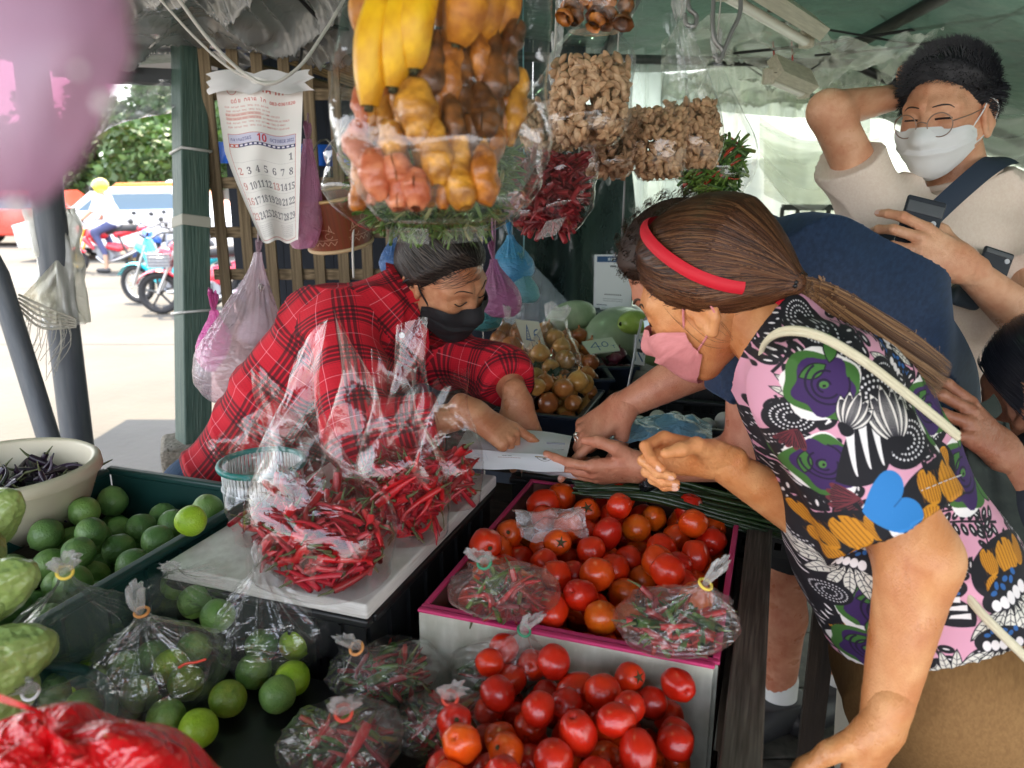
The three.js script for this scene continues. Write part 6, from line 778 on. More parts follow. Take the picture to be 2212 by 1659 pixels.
// fingers along +z, back of the hand +y; side = 1 right, -1 left
const RELAX = { index: [0.25, 0.3, 0.2], middle: [0.35, 0.4, 0.25], ring: [0.42, 0.45, 0.3], little: [0.5, 0.45, 0.3] }, FIST = { index: [1.0, 1.5, 0.8], middle: [1.15, 1.55, 0.8], ring: [1.2, 1.55, 0.8], little: [1.25, 1.5, 0.8] };
function handGeo(side, curls, thumb, spread = 0.07, M0, elbow) {
  const loc = M0 && elbow.clone().applyMatrix4(M0.clone().invert()).normalize();
  const K = { index: [0.029, 0.003, 0.09], middle: [0.009, 0.006, 0.094], ring: [-0.011, 0.004, 0.089], little: [-0.029, 0, 0.08] }, Ls = { index: [0.043, 0.026, 0.02], middle: [0.047, 0.03, 0.021], ring: [0.043, 0.028, 0.021], little: [0.034, 0.021, 0.018] }, palm = [], fing = [], nails = [];
  const q = (x, y, z) => P3(side * x, y, z);
  palm.push(limb(q(0.008, 0, -0.03), q(0.012, 0, 0.004), 0.018, 0.0185), limb(q(-0.008, 0, -0.03), q(-0.012, 0, 0.004), 0.018, 0.018));
  if (loc) palm.push(limb(P3(0, 0, -0.008), loc.clone().multiplyScalar(0.075), 0.019, 0.0268));
  Object.keys(K).forEach((n, i) => {
    const [x, y, z] = K[n]; palm.push(limb(q(x * 0.5, -0.002, 0.004), q(x, y - 0.004, z - 0.004), 0.016, 0.0115));
    let a = 0, p = P3(x, y, z), sp = (1.5 - i) * spread; const fl = [], rr = n === 'little' ? [0.0084, 0.0076, 0.0068, 0.0056] : [0.0098, 0.0088, 0.0078, 0.0064];
    curls[n].forEach((c, j) => { a += c; const d = P3(Math.sin(sp) * Math.cos(a), -Math.sin(a), Math.cos(sp) * Math.cos(a)), e = p.clone().addScaledVector(d, Ls[n][j]); fl.push(limb(q(p.x, p.y, p.z), q(e.x, e.y, e.z), rr[j], rr[j + 1])); if (j === 2) { const up = P3(0, Math.cos(a), Math.sin(a)), c2 = e.clone().addScaledVector(d, -0.003).addScaledVector(up, rr[3] * 0.82); nails.push(new THREE.SphereGeometry(1, 10, 8).scale(0.0048, 0.0016, 0.0066).applyMatrix4(frame(P3(side * d.x, d.y, d.z), P3(0, up.y, up.z), q(c2.x, c2.y, c2.z)))); } p = e; });
    fing.push(limbs(fl, 0.004));
  });
  const T = thumb || [[0.75, -0.35, 0.6], [0.45, -0.35, 0.8], [0.25, -0.3, 0.9]]; let t0 = P3(0.02, -0.008, 0.016); const tl = [];
  T.forEach((d, j) => { const D = P3(...d).normalize(), e = t0.clone().addScaledVector(D, [0.042, 0.032, 0.026][j]); tl.push(limb(q(t0.x, t0.y, t0.z), q(e.x, e.y, e.z), [0.017, 0.0118, 0.0105][j], [0.0125, 0.0105, 0.0082][j])); t0 = e; });
  const pf = limbs(palm, 0.016), tf = limbs(tl, 0.006), f = (x, y, z) => { let d = smin(pf(x, y, z), tf(x, y, z), 0.012); for (const g of fing) d = smin(d, g(x, y, z), 0.006); return d + 0.0004 * noise(x * 260, y * 260, z * 260); };
  const lo = P3(-0.085, -0.12, -0.06), hi = P3(0.085, 0.05, 0.2); if (loc) { const e = loc.clone().multiplyScalar(0.075); lo.min(e.clone().subScalar(0.032)); hi.max(e.clone().addScalar(0.032)); } return { geo: net(f, lo, hi, 0.0027), nails };
}
const skinM = (a, b, s) => M({ map: mkRough(S([a[0] - 6, a[1] - 14, a[2] - 12]), S([b[0] + 4, b[1] + 8, b[2] + 8]), 9, s, 512), roughnessMap: T_GRAIN, roughness: 0.95, sheen: 0.15, bumpMap: rep(T_BUMPY, 8, 8), bumpScale: 0.0006 });
// every vertex gets uv from where it lies (metres), for skins and cloths without their own layout
function uvBox(g, k = 4, ax = 0) { const p = g.attributes.position, uv = new Float32Array(p.count * 2); for (let i = 0; i < p.count; i++) { uv[i * 2] = (p.getX(i) + 0.6 * p.getZ(i)) * k; uv[i * 2 + 1] = (p.getY(i) + 0.3 * p.getZ(i)) * k; } g.setAttribute('uv', new THREE.BufferAttribute(uv, 2)); return g; }
// cloth uv running along and round each limb of it: axes [A, B, R]
function uvLimbs(g, axes, period) {
  const h = norm(g), p = h.attributes.position, uv = h.attributes.uv.array, A = axes.map(([a, b, R, off = 0, ref = V(0.2, 0.3, 1)]) => { const d = b.clone().sub(a).normalize(), x = ref.clone().addScaledVector(d, -ref.dot(d)).normalize().negate(); return { a, b, d, x, y: d.clone().cross(x), n: Math.max(1, Math.round(6.2832 * R / period)), L: limb(a, b, R, R), off }; }), c = V(), q = V();
  for (let i = 0; i < p.count; i += 3) {
    c.set(0, 0, 0); for (let k = 0; k < 3; k++) c.add(q.fromBufferAttribute(p, i + k)); c.divideScalar(3);
    let m = null, best = 1e9; for (const a of A) { const d = dl(a.L, c.x, c.y, c.z); if (d < best) { best = d; m = a; } }
    let u0 = null; for (let k = 0; k < 3; k++) { q.fromBufferAttribute(p, i + k).sub(m.a); let u = Math.atan2(q.dot(m.y), q.dot(m.x)) / 6.2832 * m.n; if (u0 === null) u0 = u; else { if (u - u0 > m.n / 2) u -= m.n; if (u0 - u > m.n / 2) u += m.n; } uv[(i + k) * 2] = u + m.off; uv[(i + k) * 2 + 1] = q.dot(m.d) / period + m.off * 2; }
  }
  return h;
}
const uvPlane = (g, O, E1, E2, w, h) => { const k = norm(g), p = k.attributes.position, uv = k.attributes.uv.array, q = V(); for (let i = 0; i < p.count; i++) { q.fromBufferAttribute(p, i).sub(O); uv[i * 2] = q.dot(E1) / w; uv[i * 2 + 1] = 1 - q.dot(E2) / h; } return k; };
// cloth over limbs: cuts = [point, outward normal] pairs beyond which there is none
function cloth(L, k, puff, cuts, cell, fold = 0.006, ff = 14, seed = 0, sleeves = []) {
  const tr = limbs(L, k), SL = sleeves.map(([l, p, n]) => [limbs(l, 0.03), p, n]), base = (x, y, z) => { let d = tr(x, y, z); for (const [g, p, n] of SL) d = smin(d, Math.max(g(x, y, z), (x - p.x) * n.x + (y - p.y) * n.y + (z - p.z) * n.z), 0.03); return d; }, f = (x, y, z) => { let d = base(x, y, z) - puff; if (d > 0.05) return d; if (fold) d += fold * (noise(x * ff + seed, y * ff * 0.7, z * ff) * 0.8 - 1.1 * Math.pow(1 - Math.abs(noise(x * ff * 0.6 + y * ff * 0.5 + seed, y * ff * 0.45 - x * ff * 0.3, z * ff * 0.6 + 5)), 4)); for (const [p, n, r] of cuts) { if (r && (x - p.x) ** 2 + (y - p.y) ** 2 + (z - p.z) ** 2 > r * r) continue; d = Math.max(d, (x - p.x) * n.x + (y - p.y) * n.y + (z - p.z) * n.z); } return d; };
  return net(f, ...bounds(L.concat(...sleeves.map((s) => s[0])), puff + 0.03), cell);
}
// combed strands on a surface
function strands(f, n, seed, start, step, w, cols, len = 12, ds = 0.012, lift = 0.0015) {
  const r = rng(seed), P = [], N = [], C = [], I = [], t = V(), s = V();
  for (let i = 0; i < n; i++) {
    let p = start(r); if (!p) continue; const b = P.length / 3, hgt = lift * (0.3 + r()), c = cols[Math.floor(r() * cols.length)], k = 0.75 + r() * 0.5, pts = []; let dir = null;
    for (let j = 0; j <= len; j++) { const d = step(p, j / len, r, dir); if (!d) break; const g = f ? grad(f, p) : V(0, 0, 1); if (f) d.addScaledVector(g, -d.dot(g) * 0.9).normalize(); pts.push([p.clone(), d.clone(), g]); dir = d; p = p.clone().addScaledVector(d, ds); if (f) p.addScaledVector(g, -(f(p.x, p.y, p.z) - hgt)); }
    if (pts.length < 3) continue;
    pts.forEach(([p, d, g], j) => { s.crossVectors(d, g).normalize().multiplyScalar(w * 0.5 * Math.sin(Math.PI * clamp(0.15 + 0.83 * j / (pts.length - 1), 0, 1))); for (const m of [-1, 1]) { P.push(p.x + m * s.x, p.y + m * s.y, p.z + m * s.z); t.copy(g).addScaledVector(s, m * 0.6 / (w * 0.5 + 1e-6)).normalize(); N.push(t.x, t.y, t.z); C.push(c[0] * k, c[1] * k, c[2] * k); } if (j) { const o = b + j * 2; I.push(o - 2, o - 1, o, o - 1, o + 1, o); } });
  }
  const g = new THREE.BufferGeometry(); g.setAttribute('position', new THREE.Float32BufferAttribute(P, 3)); g.setAttribute('normal', new THREE.Float32BufferAttribute(N, 3)); g.setAttribute('color', new THREE.Float32BufferAttribute(C, 3)); g.setIndex(I); return g;
}
const hairM = M({ roughness: 0.34, vertexColors: true, c: [1, 1, 1], specularIntensity: 0.8 });
const kindStuff = (m) => { m.userData.kind = 'stuff'; return m; };
const each = (t, name, gs, H, m) => gs.forEach((g) => wpart(t, name, g.applyMatrix4(H), m));
// a strip of cloth or strap along points lying with the given normals
function strip(pts, w, normals, seg = 40) { const c = new THREE.CatmullRomCurve3(pts), n = new THREE.CatmullRomCurve3(normals); return sheet(seg, 4, (u, v, q) => { const p = c.getPointAt(u), t = c.getTangentAt(u), m = n.getPoint(u).normalize(), s = t.cross(m).normalize(); q.copy(p).addScaledVector(s, (v - 0.5) * w).addScaledVector(m, 0.004 * (1 - 4 * (v - 0.5) ** 2)); }); }

// ================================================================ the vendor in the red plaid shirt
{
  const hip = at(505, 1080, 1.74), ch = at(765, 735, 1.68), nb = at(868, 648, 1.68), sn = at(742, 712, 1.575), sf = at(968, 768, 1.8), en = at(780, 945, 1.44), wn = at(1022, 892, 1.43), ef = at(1090, 805, 1.68), wf = at(1117, 868, 1.57);
  const t = thing('person', 'vendor leaning over in red plaid shirt and black mask, pointing at the paper', 'person', V(hip.x, 0, hip.z)), skin = skinM([178, 120, 84], [200, 144, 106], 501);
  const lat = sn.clone().sub(sf).normalize(), L2 = (p, k) => p.clone().addScaledVector(lat, k);
  const H = frame(V(0.7, -0.45, 0.52), V(0.14, 0.9, 0.38), at(958, 606, 1.66), 1.0), hc = V(0, -0.055, -0.03).applyMatrix4(H);
  const M1 = frame(at(1164, 984, 1.455).sub(wn), V(0.42, 0.8, 0.42), wn, 0.95), h1 = handGeo(1, { ...FIST, index: [0.12, 0.1, 0.05], middle: [0.95, 1.2, 0.6], ring: [1.05, 1.2, 0.6], little: [1.1, 1.2, 0.6] }, [[0.4, -0.6, 0.7], [0.05, -0.5, 0.85], [-0.1, -0.3, 0.95]], 0.07, M1, en);
  const M2 = frame(V(0.22, -0.93, 0.3), V(0.15, 0.3, 1), wf, 0.95), h2 = handGeo(-1, { index: [0.5, 0.6, 0.3], middle: [0.5, 0.6, 0.3], ring: [0.6, 0.6, 0.3], little: [0.6, 0.7, 0.3] }, null, 0.07, M2, ef);
  const arm = [limb(nb, hc, 0.052, 0.05), limb(en, wn, 0.043, 0.0235), limb(ef, wf, 0.04, 0.0235), limb(nb, ch, 0.06), limb(sn, en, 0.045, 0.043), limb(sf, ef, 0.045, 0.042)];
  const body = merge([net(limbs(arm, 0.016), ...bounds(arm, 0.03), 0.008), headGeo.clone().applyMatrix4(H), h1.geo.applyMatrix4(M1), h2.geo.applyMatrix4(M2)]);
  wpart(t, 'body', uvBox(body), skin);
  const nm = M({ c: [0.62, 0.36, 0.27], roughness: 0.3 }); h1.nails.forEach((n) => wpart(t, 'fingernail', n.applyMatrix4(M1), nm)); h2.nails.forEach((n) => wpart(t, 'fingernail', n.applyMatrix4(M2), nm));
  const plaid = canvasTex(512, 512, (c, W) => { c.fillStyle = '#ca1028'; c.fillRect(0, 0, W, W); for (let i = 0; i < 9000; i++) { c.fillStyle = i % 2 ? 'rgba(225,50,66,.22)' : 'rgba(110,8,22,.22)'; c.fillRect((i * 193) % W, (i * 389) % W, i % 3 ? 7 : 2, i % 3 ? 2 : 7); } for (const d of [0, 1]) for (const [p, w, a] of [[24, 34, 0.28], [78, 34, 0.28], [132, 34, 0.28], [186, 30, 0.28], [4, 5, 0.3]]) { c.fillStyle = `rgba(22,4,12,${a + 0.22})`; d ? c.fillRect(0, p, W, w) : c.fillRect(p, 0, w, W); } for (const d of [0, 1]) { c.fillStyle = 'rgba(240,180,185,.62)'; d ? c.fillRect(0, 360, W, 7) : c.fillRect(360, 0, 7, W); } }, true);
  const pm = M({ map: plaid, roughness: 0.85, sheen: 0.3 });
  const wcut = (a, b, k) => a.clone().lerp(b, k), cutN = wcut(en, wn, 0.66), dN = wn.clone().sub(en).normalize(), cutF = wcut(ef, wf, 0.42), dF = wf.clone().sub(ef).normalize(), dh = hip.clone().sub(ch).normalize(), hem = hip.clone().addScaledVector(dh, 0.0);
  const sl = [limb(L2(ch, 0.07), L2(hip, 0.05), 0.098, 0.092), limb(L2(ch, -0.09), L2(hip, -0.05), 0.096, 0.092), limb(nb, L2(ch, 0.0), 0.06, 0.11), limb(nb, sn, 0.052, 0.06), limb(nb, sf, 0.052, 0.058)], slv = [[[limb(sn, en, 0.063, 0.056), limb(en, wn, 0.056, 0.05)], cutN, dN], [[limb(sf, ef, 0.055, 0.05), limb(ef, wf, 0.05, 0.047)], cutF, dF]];
  const up = hc.clone().sub(nb).normalize();
  const g = cloth(sl, 0.035, 0.004, [[hem, dh, 0.5], [nb.clone().addScaledVector(up, 0.035), up, 0.12]], 0.0068, 0.012, 11, 3, slv);
  wpart(t, 'plaid_shirt', uvLimbs(g, [[ch, hip, 0.14, 0.1], [sn, en, 0.065, 0.3], [en, wn, 0.058, 0.35], [sf, ef, 0.065, 0.6], [ef, wf, 0.058, 0.2], [nb, ch, 0.12, 0.5]], 0.094), pm);
  for (const [a, d, r] of [[cutN, dN, 0.056], [cutF, dF, 0.054]]) wpart(t, 'cuff', uvLimbs(new THREE.CylinderGeometry(r * 0.98, r, 0.045, 32, 3, true).rotateX(Math.PI / 2).applyMatrix4(frame(d, V(0.1, 1, 0.2), a.clone().addScaledVector(d, -0.016))), [[a, a.clone().add(d), r, 0.4]], 0.094), pm);
  const col = sheet(40, 6, (u, v, q) => { const a = (u - 0.5) * 5.0, f = frame(up, V(0.7, -0.45, 0.52).negate(), nb.clone().addScaledVector(up, 0.03)), r = 0.066 + 0.02 * v; q.set(Math.sin(a) * r, -Math.cos(a) * r * -1, -0.045 * v + 0.012 * Math.cos(a * 2)).applyMatrix4(f); }); wpart(t, 'collar', uvBox(col, 9), pm);
  const bt = at(868, 724, 1.58); wpart(t, 'button', new THREE.CylinderGeometry(0.006, 0.006, 0.003, 14).rotateX(1.3).translate(bt.x, bt.y, bt.z), M({ c: [0.75, 0.72, 0.7] }));
  const fl = V(hip.x - 0.02, 0.04, hip.z), leg = [-1, 1].flatMap((s) => [limb(L2(hip, s * 0.06), L2(fl, s * 0.09).setY(0.5), 0.11, 0.07), limb(L2(fl, s * 0.09).setY(0.5), L2(fl, s * 0.09).setY(0.08), 0.07, 0.055)]);
  wpart(t, 'jeans', uvBox(net(limbs(leg, 0.05), ...bounds(leg, 0.03), 0.014), 9), M({ map: mkRough(S([44, 66, 96]), S([70, 98, 132]), 20, 511), roughness: 0.9 }));
  for (const s of [-1, 1]) { const a = L2(fl, s * 0.09).setY(0.045), b = a.clone().add(V(0.13, 0, 0.02)); wpart(t, 'shoe', net(limbs([limb(a, b, 0.045, 0.035)], 0.02), ...bounds([limb(a, b, 0.045, 0.035)], 0.02), 0.012), BLK); }
  wpart(t, 'face_mask', maskGeo(0.014, 0.0, -0.122, 1.25).applyMatrix4(H), M({ c: [0.012, 0.012, 0.014], roughness: 0.8 })); each(t, 'ear_loop', loops(-0.022, -0.066, 0.0022), H, M({ c: [0.012, 0.012, 0.014] }));
  each(t, 'eyebrow', brows(0.0015), H, M({ c: [0.05, 0.03, 0.02], roughness: 0.8 })); each(t, 'eyelash', lashes(-0.0005, 0.0014), H, M({ c: [0.015, 0.01, 0.008] }));
  const hf = (x, y, z) => headF(x, y, z) - 0.0005 - 0.014 * sstep(-0.002, 0.05, 0.9 * y - z + 0.008 + 0.01 * Math.sin(x * 40)), cap = (x, y, z) => Math.max(hf(x, y, z), (z - 0.9 * y - 0.004) / 1.35), tie = V(0, 0.06, -0.125), dark = [[0.012, 0.009, 0.008], [0.026, 0.019, 0.015], [0.055, 0.041, 0.033]];
  wpart(t, 'hair', net((x, y, z) => cap(x, y, z) + 0.0018, P3(-0.11, -0.11, -0.14), P3(0.11, 0.15, 0.1), 0.005).applyMatrix4(H), M({ c: [0.012, 0.009, 0.008], roughness: 0.85 }));
  const startOn = (r) => { const a = r() * 6.283, e = r() * 2 - 1, c = Math.sqrt(1 - e * e), p = onto(hf, V(0, 0.02, -0.01), V(Math.cos(a) * c, e, Math.sin(a) * c), 0.001); return p.z - 0.9 * p.y < 0.006 && p.y > -0.09 ? p : null; };
  kindStuff(wpart(t, 'hair_strands', strands(hf, 5200, 5, startOn, (p, k, r) => { const d = tie.clone().sub(p); return d.length() < 0.03 ? null : d.normalize().add(V((r() - 0.5) * 0.25, (r() - 0.5) * 0.25, 0)); }, 0.0022, dark, 14, 0.01, 0.0032).applyMatrix4(H), hairM));
  kindStuff(wpart(t, 'stray_hairs', strands((x, y, z) => headF(x, y, z), 60, 8, (r) => onto(headF, P3((r() - 0.75) * 0.13, 0.045 + r() * 0.03, 0), P3(0, 0.1, 1).normalize(), 0.001), (p, k) => V(-0.5, -0.5 + 0.6 * k, -0.3), 0.0007, dark, 8, 0.007, 0.003).applyMatrix4(H), hairM));
  const bun = H.clone(), bp = [limb(P3(0, 0.07, -0.125), P3(0, 0.085, -0.14), 0.035, 0.03)]; wpart(t, 'hair_bun', net((x, y, z) => limbs(bp, 0.02)(x, y, z) + 0.003 * Math.sin(z * 300 + x * 200), ...bounds(bp, 0.02), 0.005).applyMatrix4(bun), M({ c: [0.014, 0.01, 0.009], roughness: 0.45 }));
  // the paper they point at
  const pp = thing('folded_paper', 'white folded letter with small emblem held out in the middle', 'paper', at(1115, 985, 1.45));
  const prt = canvasTex(1024, 400, (c, W, Hh) => { c.fillStyle = '#dcdce2'; c.fillRect(0, 0, W, Hh); c.strokeStyle = '#aab4c8'; c.lineWidth = 2; c.strokeRect(60, 60, 200, 170); c.fillStyle = '#8fa8cc'; for (let i = 0; i < 6; i++) c.fillRect(160 + (i % 3) * 22, 90 + i * 12, 34, 5); c.fillStyle = '#555'; c.fillRect(130, 180, 90, 7); c.fillStyle = '#444'; c.fillRect(420, 96, 44, 12); c.fillRect(472, 96, 40, 12); c.fillStyle = '#a88'; for (let i = 0; i < 14; i++) c.fillRect(372 + i * 16, 140, 12, 14); c.strokeStyle = '#4a4038'; c.fillStyle = '#b08a3a'; c.lineWidth = 7; c.fillRect(740, 70, 170, 26); c.strokeRect(740, 70, 170, 26); c.beginPath(); c.moveTo(752, 96); c.quadraticCurveTo(770, 170, 826, 180); c.quadraticCurveTo(884, 170, 900, 96); c.stroke(); c.fillStyle = '#5a5a60'; c.beginPath(); c.arc(826, 130, 20, 0, 7); c.fill(); });
  const quad = (A, B, C, D, bend) => sheet(30, 8, (u, v, q) => { q.copy(A.clone().lerp(B, u)).lerp(D.clone().lerp(C, u), v); q.y += bend * Math.sin(u * 3.14) * (1 - v) + 0.002 * noise(u * 4, v * 3); }), pa = M({ map: prt, roughness: 0.75, transmission: 0.0 }), pl = M({ c: [0.72, 0.72, 0.76], roughness: 0.75 });
  const f1 = wpart(pp, 'letter_flap', quad(at(985, 968, 1.42), at(1222, 984, 1.4), at(1218, 1019, 1.37), at(1010, 1012, 1.39), 0.0), pa), uva = f1.geometry.attributes.uv.array; for (let i = 1; i < uva.length; i += 2) uva[i] = 1 - uva[i];
  wpart(pp, 'letter_sheet', quad(at(1010, 925, 1.55), at(1236, 940, 1.53), at(1224, 988, 1.41), at(983, 972, 1.425), 0.006), pl); wpart(pp, 'letter_sheet', quad(at(1100, 1016, 1.42), at(1222, 1018, 1.4), at(1250, 1034, 1.37), at(1170, 1024, 1.38), 0), pl);
  const lines = []; for (const [x, y, w] of [[1180, 958, 40], [1184, 972, 34]]) lines.push(strip([at(x, y, 1.468 - (y - 958) * 0.0011), at(x + w, y + 2, 1.466 - (y - 958) * 0.0011)], 0.0016, [V(0, 1, 0.6), V(0, 1, 0.6)], 4)); wpart(pp, 'print_lines', merge(lines), M({ c: [0.25, 0.25, 0.28] }));
}
// ================================================================ the woman in the floral shirt
{
  const H = frame(V(-0.72, -0.5, -0.42), V(-0.5, 0.83, -0.14), at(1524, 640, 1.13), 0.96), hc = V(0, -0.05, -0.035).applyMatrix4(H);
  const nb = at(1690, 735, 1.09), ch = at(1800, 880, 1.07), be = at(1945, 1210, 1.06), hip = at(2040, 1450, 1.08), sl = at(1775, 835, 0.96), sr = at(1700, 860, 1.17), el = at(1985, 1205, 0.885), wl = at(1905, 1575, 0.84), er = at(1800, 1150, 1.1), wr = at(1545, 992, 1.03);
  const t = thing('person', 'woman with red headband and pink mask in a bright flower-print shirt', 'person', V(hip.x, 0, hip.z)), skin = skinM([206, 138, 84], [222, 156, 102], 601), lat = V(-0.12, 0.08, 0.99).normalize(), L2 = (p, k) => p.clone().addScaledVector(lat, k);
  const M1 = frame(V(-0.96, 0.14, 0.02), V(0.12, 0.42, -0.9), wr, 0.86), h1 = handGeo(1, { index: [0.75, 1.1, 0.5], middle: [1.0, 1.35, 0.7], ring: [1.1, 1.35, 0.7], little: [1.15, 1.3, 0.7] }, [[0.6, -0.35, 0.75], [0.1, -0.55, 0.85], [-0.05, -0.4, 0.9]], 0.07, M1, er);
  const M2 = frame(V(-0.32, -0.93, 0.1), V(0.55, -0.1, 0.8), wl, 0.95), h2 = handGeo(-1, { index: [0.6, 0.7, 0.4], middle: [0.7, 0.8, 0.4], ring: [0.8, 0.8, 0.4], little: [0.8, 0.8, 0.4] }, null, 0.02, M2, el);
  const arm = [limb(nb, hc, 0.056, 0.05), limb(el, wl, 0.045, 0.0245), limb(sl, el, 0.054, 0.045), limb(er, wr, 0.042, 0.0235), limb(sr, er, 0.05, 0.044), limb(nb, ch, 0.06, 0.07)];
  wpart(t, 'body', uvBox(merge([net(limbs(arm, 0.016), ...bounds(arm, 0.03), 0.0075), headGeo.clone().applyMatrix4(H), h1.geo.applyMatrix4(M1), h2.geo.applyMatrix4(M2)])), skin);
  const nm = M({ c: [0.78, 0.45, 0.33], roughness: 0.25 }); for (const [h, m] of [[h1, M1], [h2, M2]]) h.nails.forEach((n) => wpart(t, 'fingernail', n.applyMatrix4(m), nm));
  // printed cotton: drawn in the shirt's own axes (across and along the trunk)
  const E2 = be.clone().sub(ch).addScaledVector(lat, -be.clone().sub(ch).dot(lat)).normalize(), E1 = E2.clone().cross(lat).normalize(), O = at(1800, 880, 1.0).addScaledVector(E1, -0.3).addScaledVector(E2, -0.22), SW = 0.64, SH = 0.86, PX = 1600;
  const print = canvasTex(Math.round(SW * PX), Math.round(SH * PX), (c, W, Hh) => {
    const pos = (X, Y, d = 0.97) => { const p = at(X, Y, d).sub(O); return [p.dot(E1) * PX, p.dot(E2) * PX]; }, r = rng(17), rot0 = (() => { const a = pos(1800, 900), b = pos(1900, 900); return Math.atan2(b[1] - a[1], b[0] - a[0]); })(), sc = (() => { const a = pos(1800, 900), b = pos(1900, 900); return Math.hypot(b[0] - a[0], b[1] - a[1]) / 100; })();
    const put = (X, Y, rot, s, f, d) => { const [x, y] = pos(X, Y, d); c.save(); c.translate(x, y); c.rotate(rot0 + rot); c.scale(sc * s, sc * s); f(); c.restore(); };
    const E = (x, y, a, b, rt = 0, col) => { c.fillStyle = col; c.beginPath(); c.ellipse(x, y, a, b, rt, 0, 7); c.fill(); };
    c.fillStyle = '#dd9fb4'; c.fillRect(0, 0, W, Hh);
    const blob = (col, n, R, k) => { c.fillStyle = col; c.beginPath(); for (let i = 0; i <= 40; i++) { const a = i / 40 * 6.283, q = R * (1 + k * Math.sin(a * n) + 0.1 * Math.sin(a * 2 + n)); i ? c.lineTo(Math.cos(a) * q, Math.sin(a) * q * 0.8) : c.moveTo(q, 0); } c.fill(); };
    const leafV = (w, L, col, line) => { c.fillStyle = col; c.strokeStyle = '#15131a'; c.lineWidth = 2; c.beginPath(); c.moveTo(0, 0); c.quadraticCurveTo(w, -L * 0.5, 0, -L); c.quadraticCurveTo(-w, -L * 0.5, 0, 0); c.fill(); c.stroke(); if (line) { c.lineWidth = 1.2; c.beginPath(); c.moveTo(0, 0); c.lineTo(0, -L); for (let i = 1; i < 5; i++) { c.moveTo(0, -L * i / 6); c.lineTo(w * 0.35, -L * i / 6 - 6); c.moveTo(0, -L * i / 6); c.lineTo(-w * 0.35, -L * i / 6 - 6); } c.stroke(); } };
    const rose = () => { blob('#f0eae6', 5, 78, 0.07); blob('#3d6a2c', 4, 74, 0.1); c.save(); c.rotate(0.5); blob('#3b2058', 5, 60, 0.12); c.restore(); c.fillStyle = '#3d6a2c'; for (const [x, y, a] of [[34, -30, 0.3], [-40, 20, 1.9], [20, 40, 2.7]]) { c.save(); c.translate(x, y); c.rotate(a); leafV(26, 56, '#3f7030'); c.restore(); } c.strokeStyle = '#1d0f30'; c.lineWidth = 4; for (let i = 0; i < 3; i++) { c.beginPath(); c.arc(4 * i, 2 * i, 12 + i * 14, i, i + 4.4); c.stroke(); } E(0, 2, 9, 7, 0, '#4a7a3a'); c.fillStyle = '#15131a'; c.fillRect(-3, -2, 6, 4); };
    const branch = () => { c.strokeStyle = '#131118'; c.lineWidth = 6; c.beginPath(); c.moveTo(0, 90); c.quadraticCurveTo(12, 0, 0, -90); c.stroke(); for (let i = 0; i < 6; i++) for (const s of [-1, 1]) { const y = 70 - i * 28; E(s * 20 + 3, y, 19, 10, s * -0.6, '#131118'); E(s * 20 + 3, y, 8, 2.4, s * -0.6, '#ece4e2'); } };
    const tulip = () => { for (const [a, L] of [[-0.7, 92], [0.7, 92], [-0.35, 104], [0.35, 104], [0, 112]]) { c.save(); c.rotate(a * 0.75 + Math.PI); leafV(34, L, '#e9e2da'); c.strokeStyle = '#191720'; c.lineWidth = 1.7; for (let i = -3; i <= 3; i++) { c.beginPath(); c.moveTo(i * 1.2, -6); c.quadraticCurveTo(i * 4.6, -L * 0.5, i * 1.2, -L + 12); c.stroke(); } c.restore(); } blob('#131118', 3, 20, 0.1); };
    const butterfly = () => { E(0, 0, 96, 62, 0.1, '#131118'); c.fillStyle = '#c9851c'; for (const [x, y, a, b, q] of [[-46, -22, 22, 16, 0.5], [10, -32, 40, 14, -0.1], [-36, 22, 20, 30, 0.3], [20, 18, 34, 36, 0], [64, 10, 16, 28, -0.4]]) { E(x, y, a, b, q, '#cf8a1e'); c.strokeStyle = '#7a4608'; c.lineWidth = 1.6; for (let i = -3; i <= 3; i++) { c.beginPath(); c.moveTo(x + i * a * 0.26, y - b * 0.8); c.lineTo(x + i * a * 0.3, y + b * 0.8); c.stroke(); } } for (let i = 0; i < 5; i++) { c.fillStyle = '#131118'; c.beginPath(); c.moveTo(-40 + i * 26, 62); c.quadraticCurveTo(-34 + i * 26, 20, -28 + i * 26, 62); c.fill(); } };
    const heart = () => { E(0, -40, 30, 34, 0, '#131118'); E(0, -42, 11, 20, 0.3, '#ece4e2'); c.fillStyle = '#2e7fc4'; c.beginPath(); c.moveTo(-44, -20); c.bezierCurveTo(-30, -52, 40, -60, 48, -24); c.bezierCurveTo(54, 4, 26, 10, 18, 6); c.bezierCurveTo(40, 40, 10, 62, -8, 46); c.bezierCurveTo(-26, 30, -34, 6, -44, -20); c.fill(); c.strokeStyle = '#1c5a94'; c.lineWidth = 2; c.beginPath(); c.moveTo(18, 6); c.lineTo(4, -8); c.stroke(); };
    const rings = () => { E(0, 0, 62, 46, 0.2, '#131118'); c.fillStyle = '#e6e2e2'; for (const [R2, n] of [[44, 30], [31, 22], [18, 12]]) for (let i = 0; i < n; i++) { c.beginPath(); c.arc(Math.cos(i / n * 6.283) * R2, Math.sin(i / n * 6.283) * R2 * 0.75, 2.6, 0, 7); c.fill(); } };
    const sprayB = () => { E(0, 30, 58, 34, 0, '#131118'); for (let i = -3; i <= 3; i++) { c.save(); c.translate(i * 10, 12); c.rotate(i * 0.34); leafV(24, 84, '#ded9cc', true); c.restore(); } for (let i = 0; i < 5; i++) { E(-34 + i * 17, 22, 9, 12, 0, '#ece4e2'); } for (let i = 0; i < 6; i++) E(-30 + i * 12, 46 + (i % 2) * 8, 7, 5, i, '#2a5f9e'); };
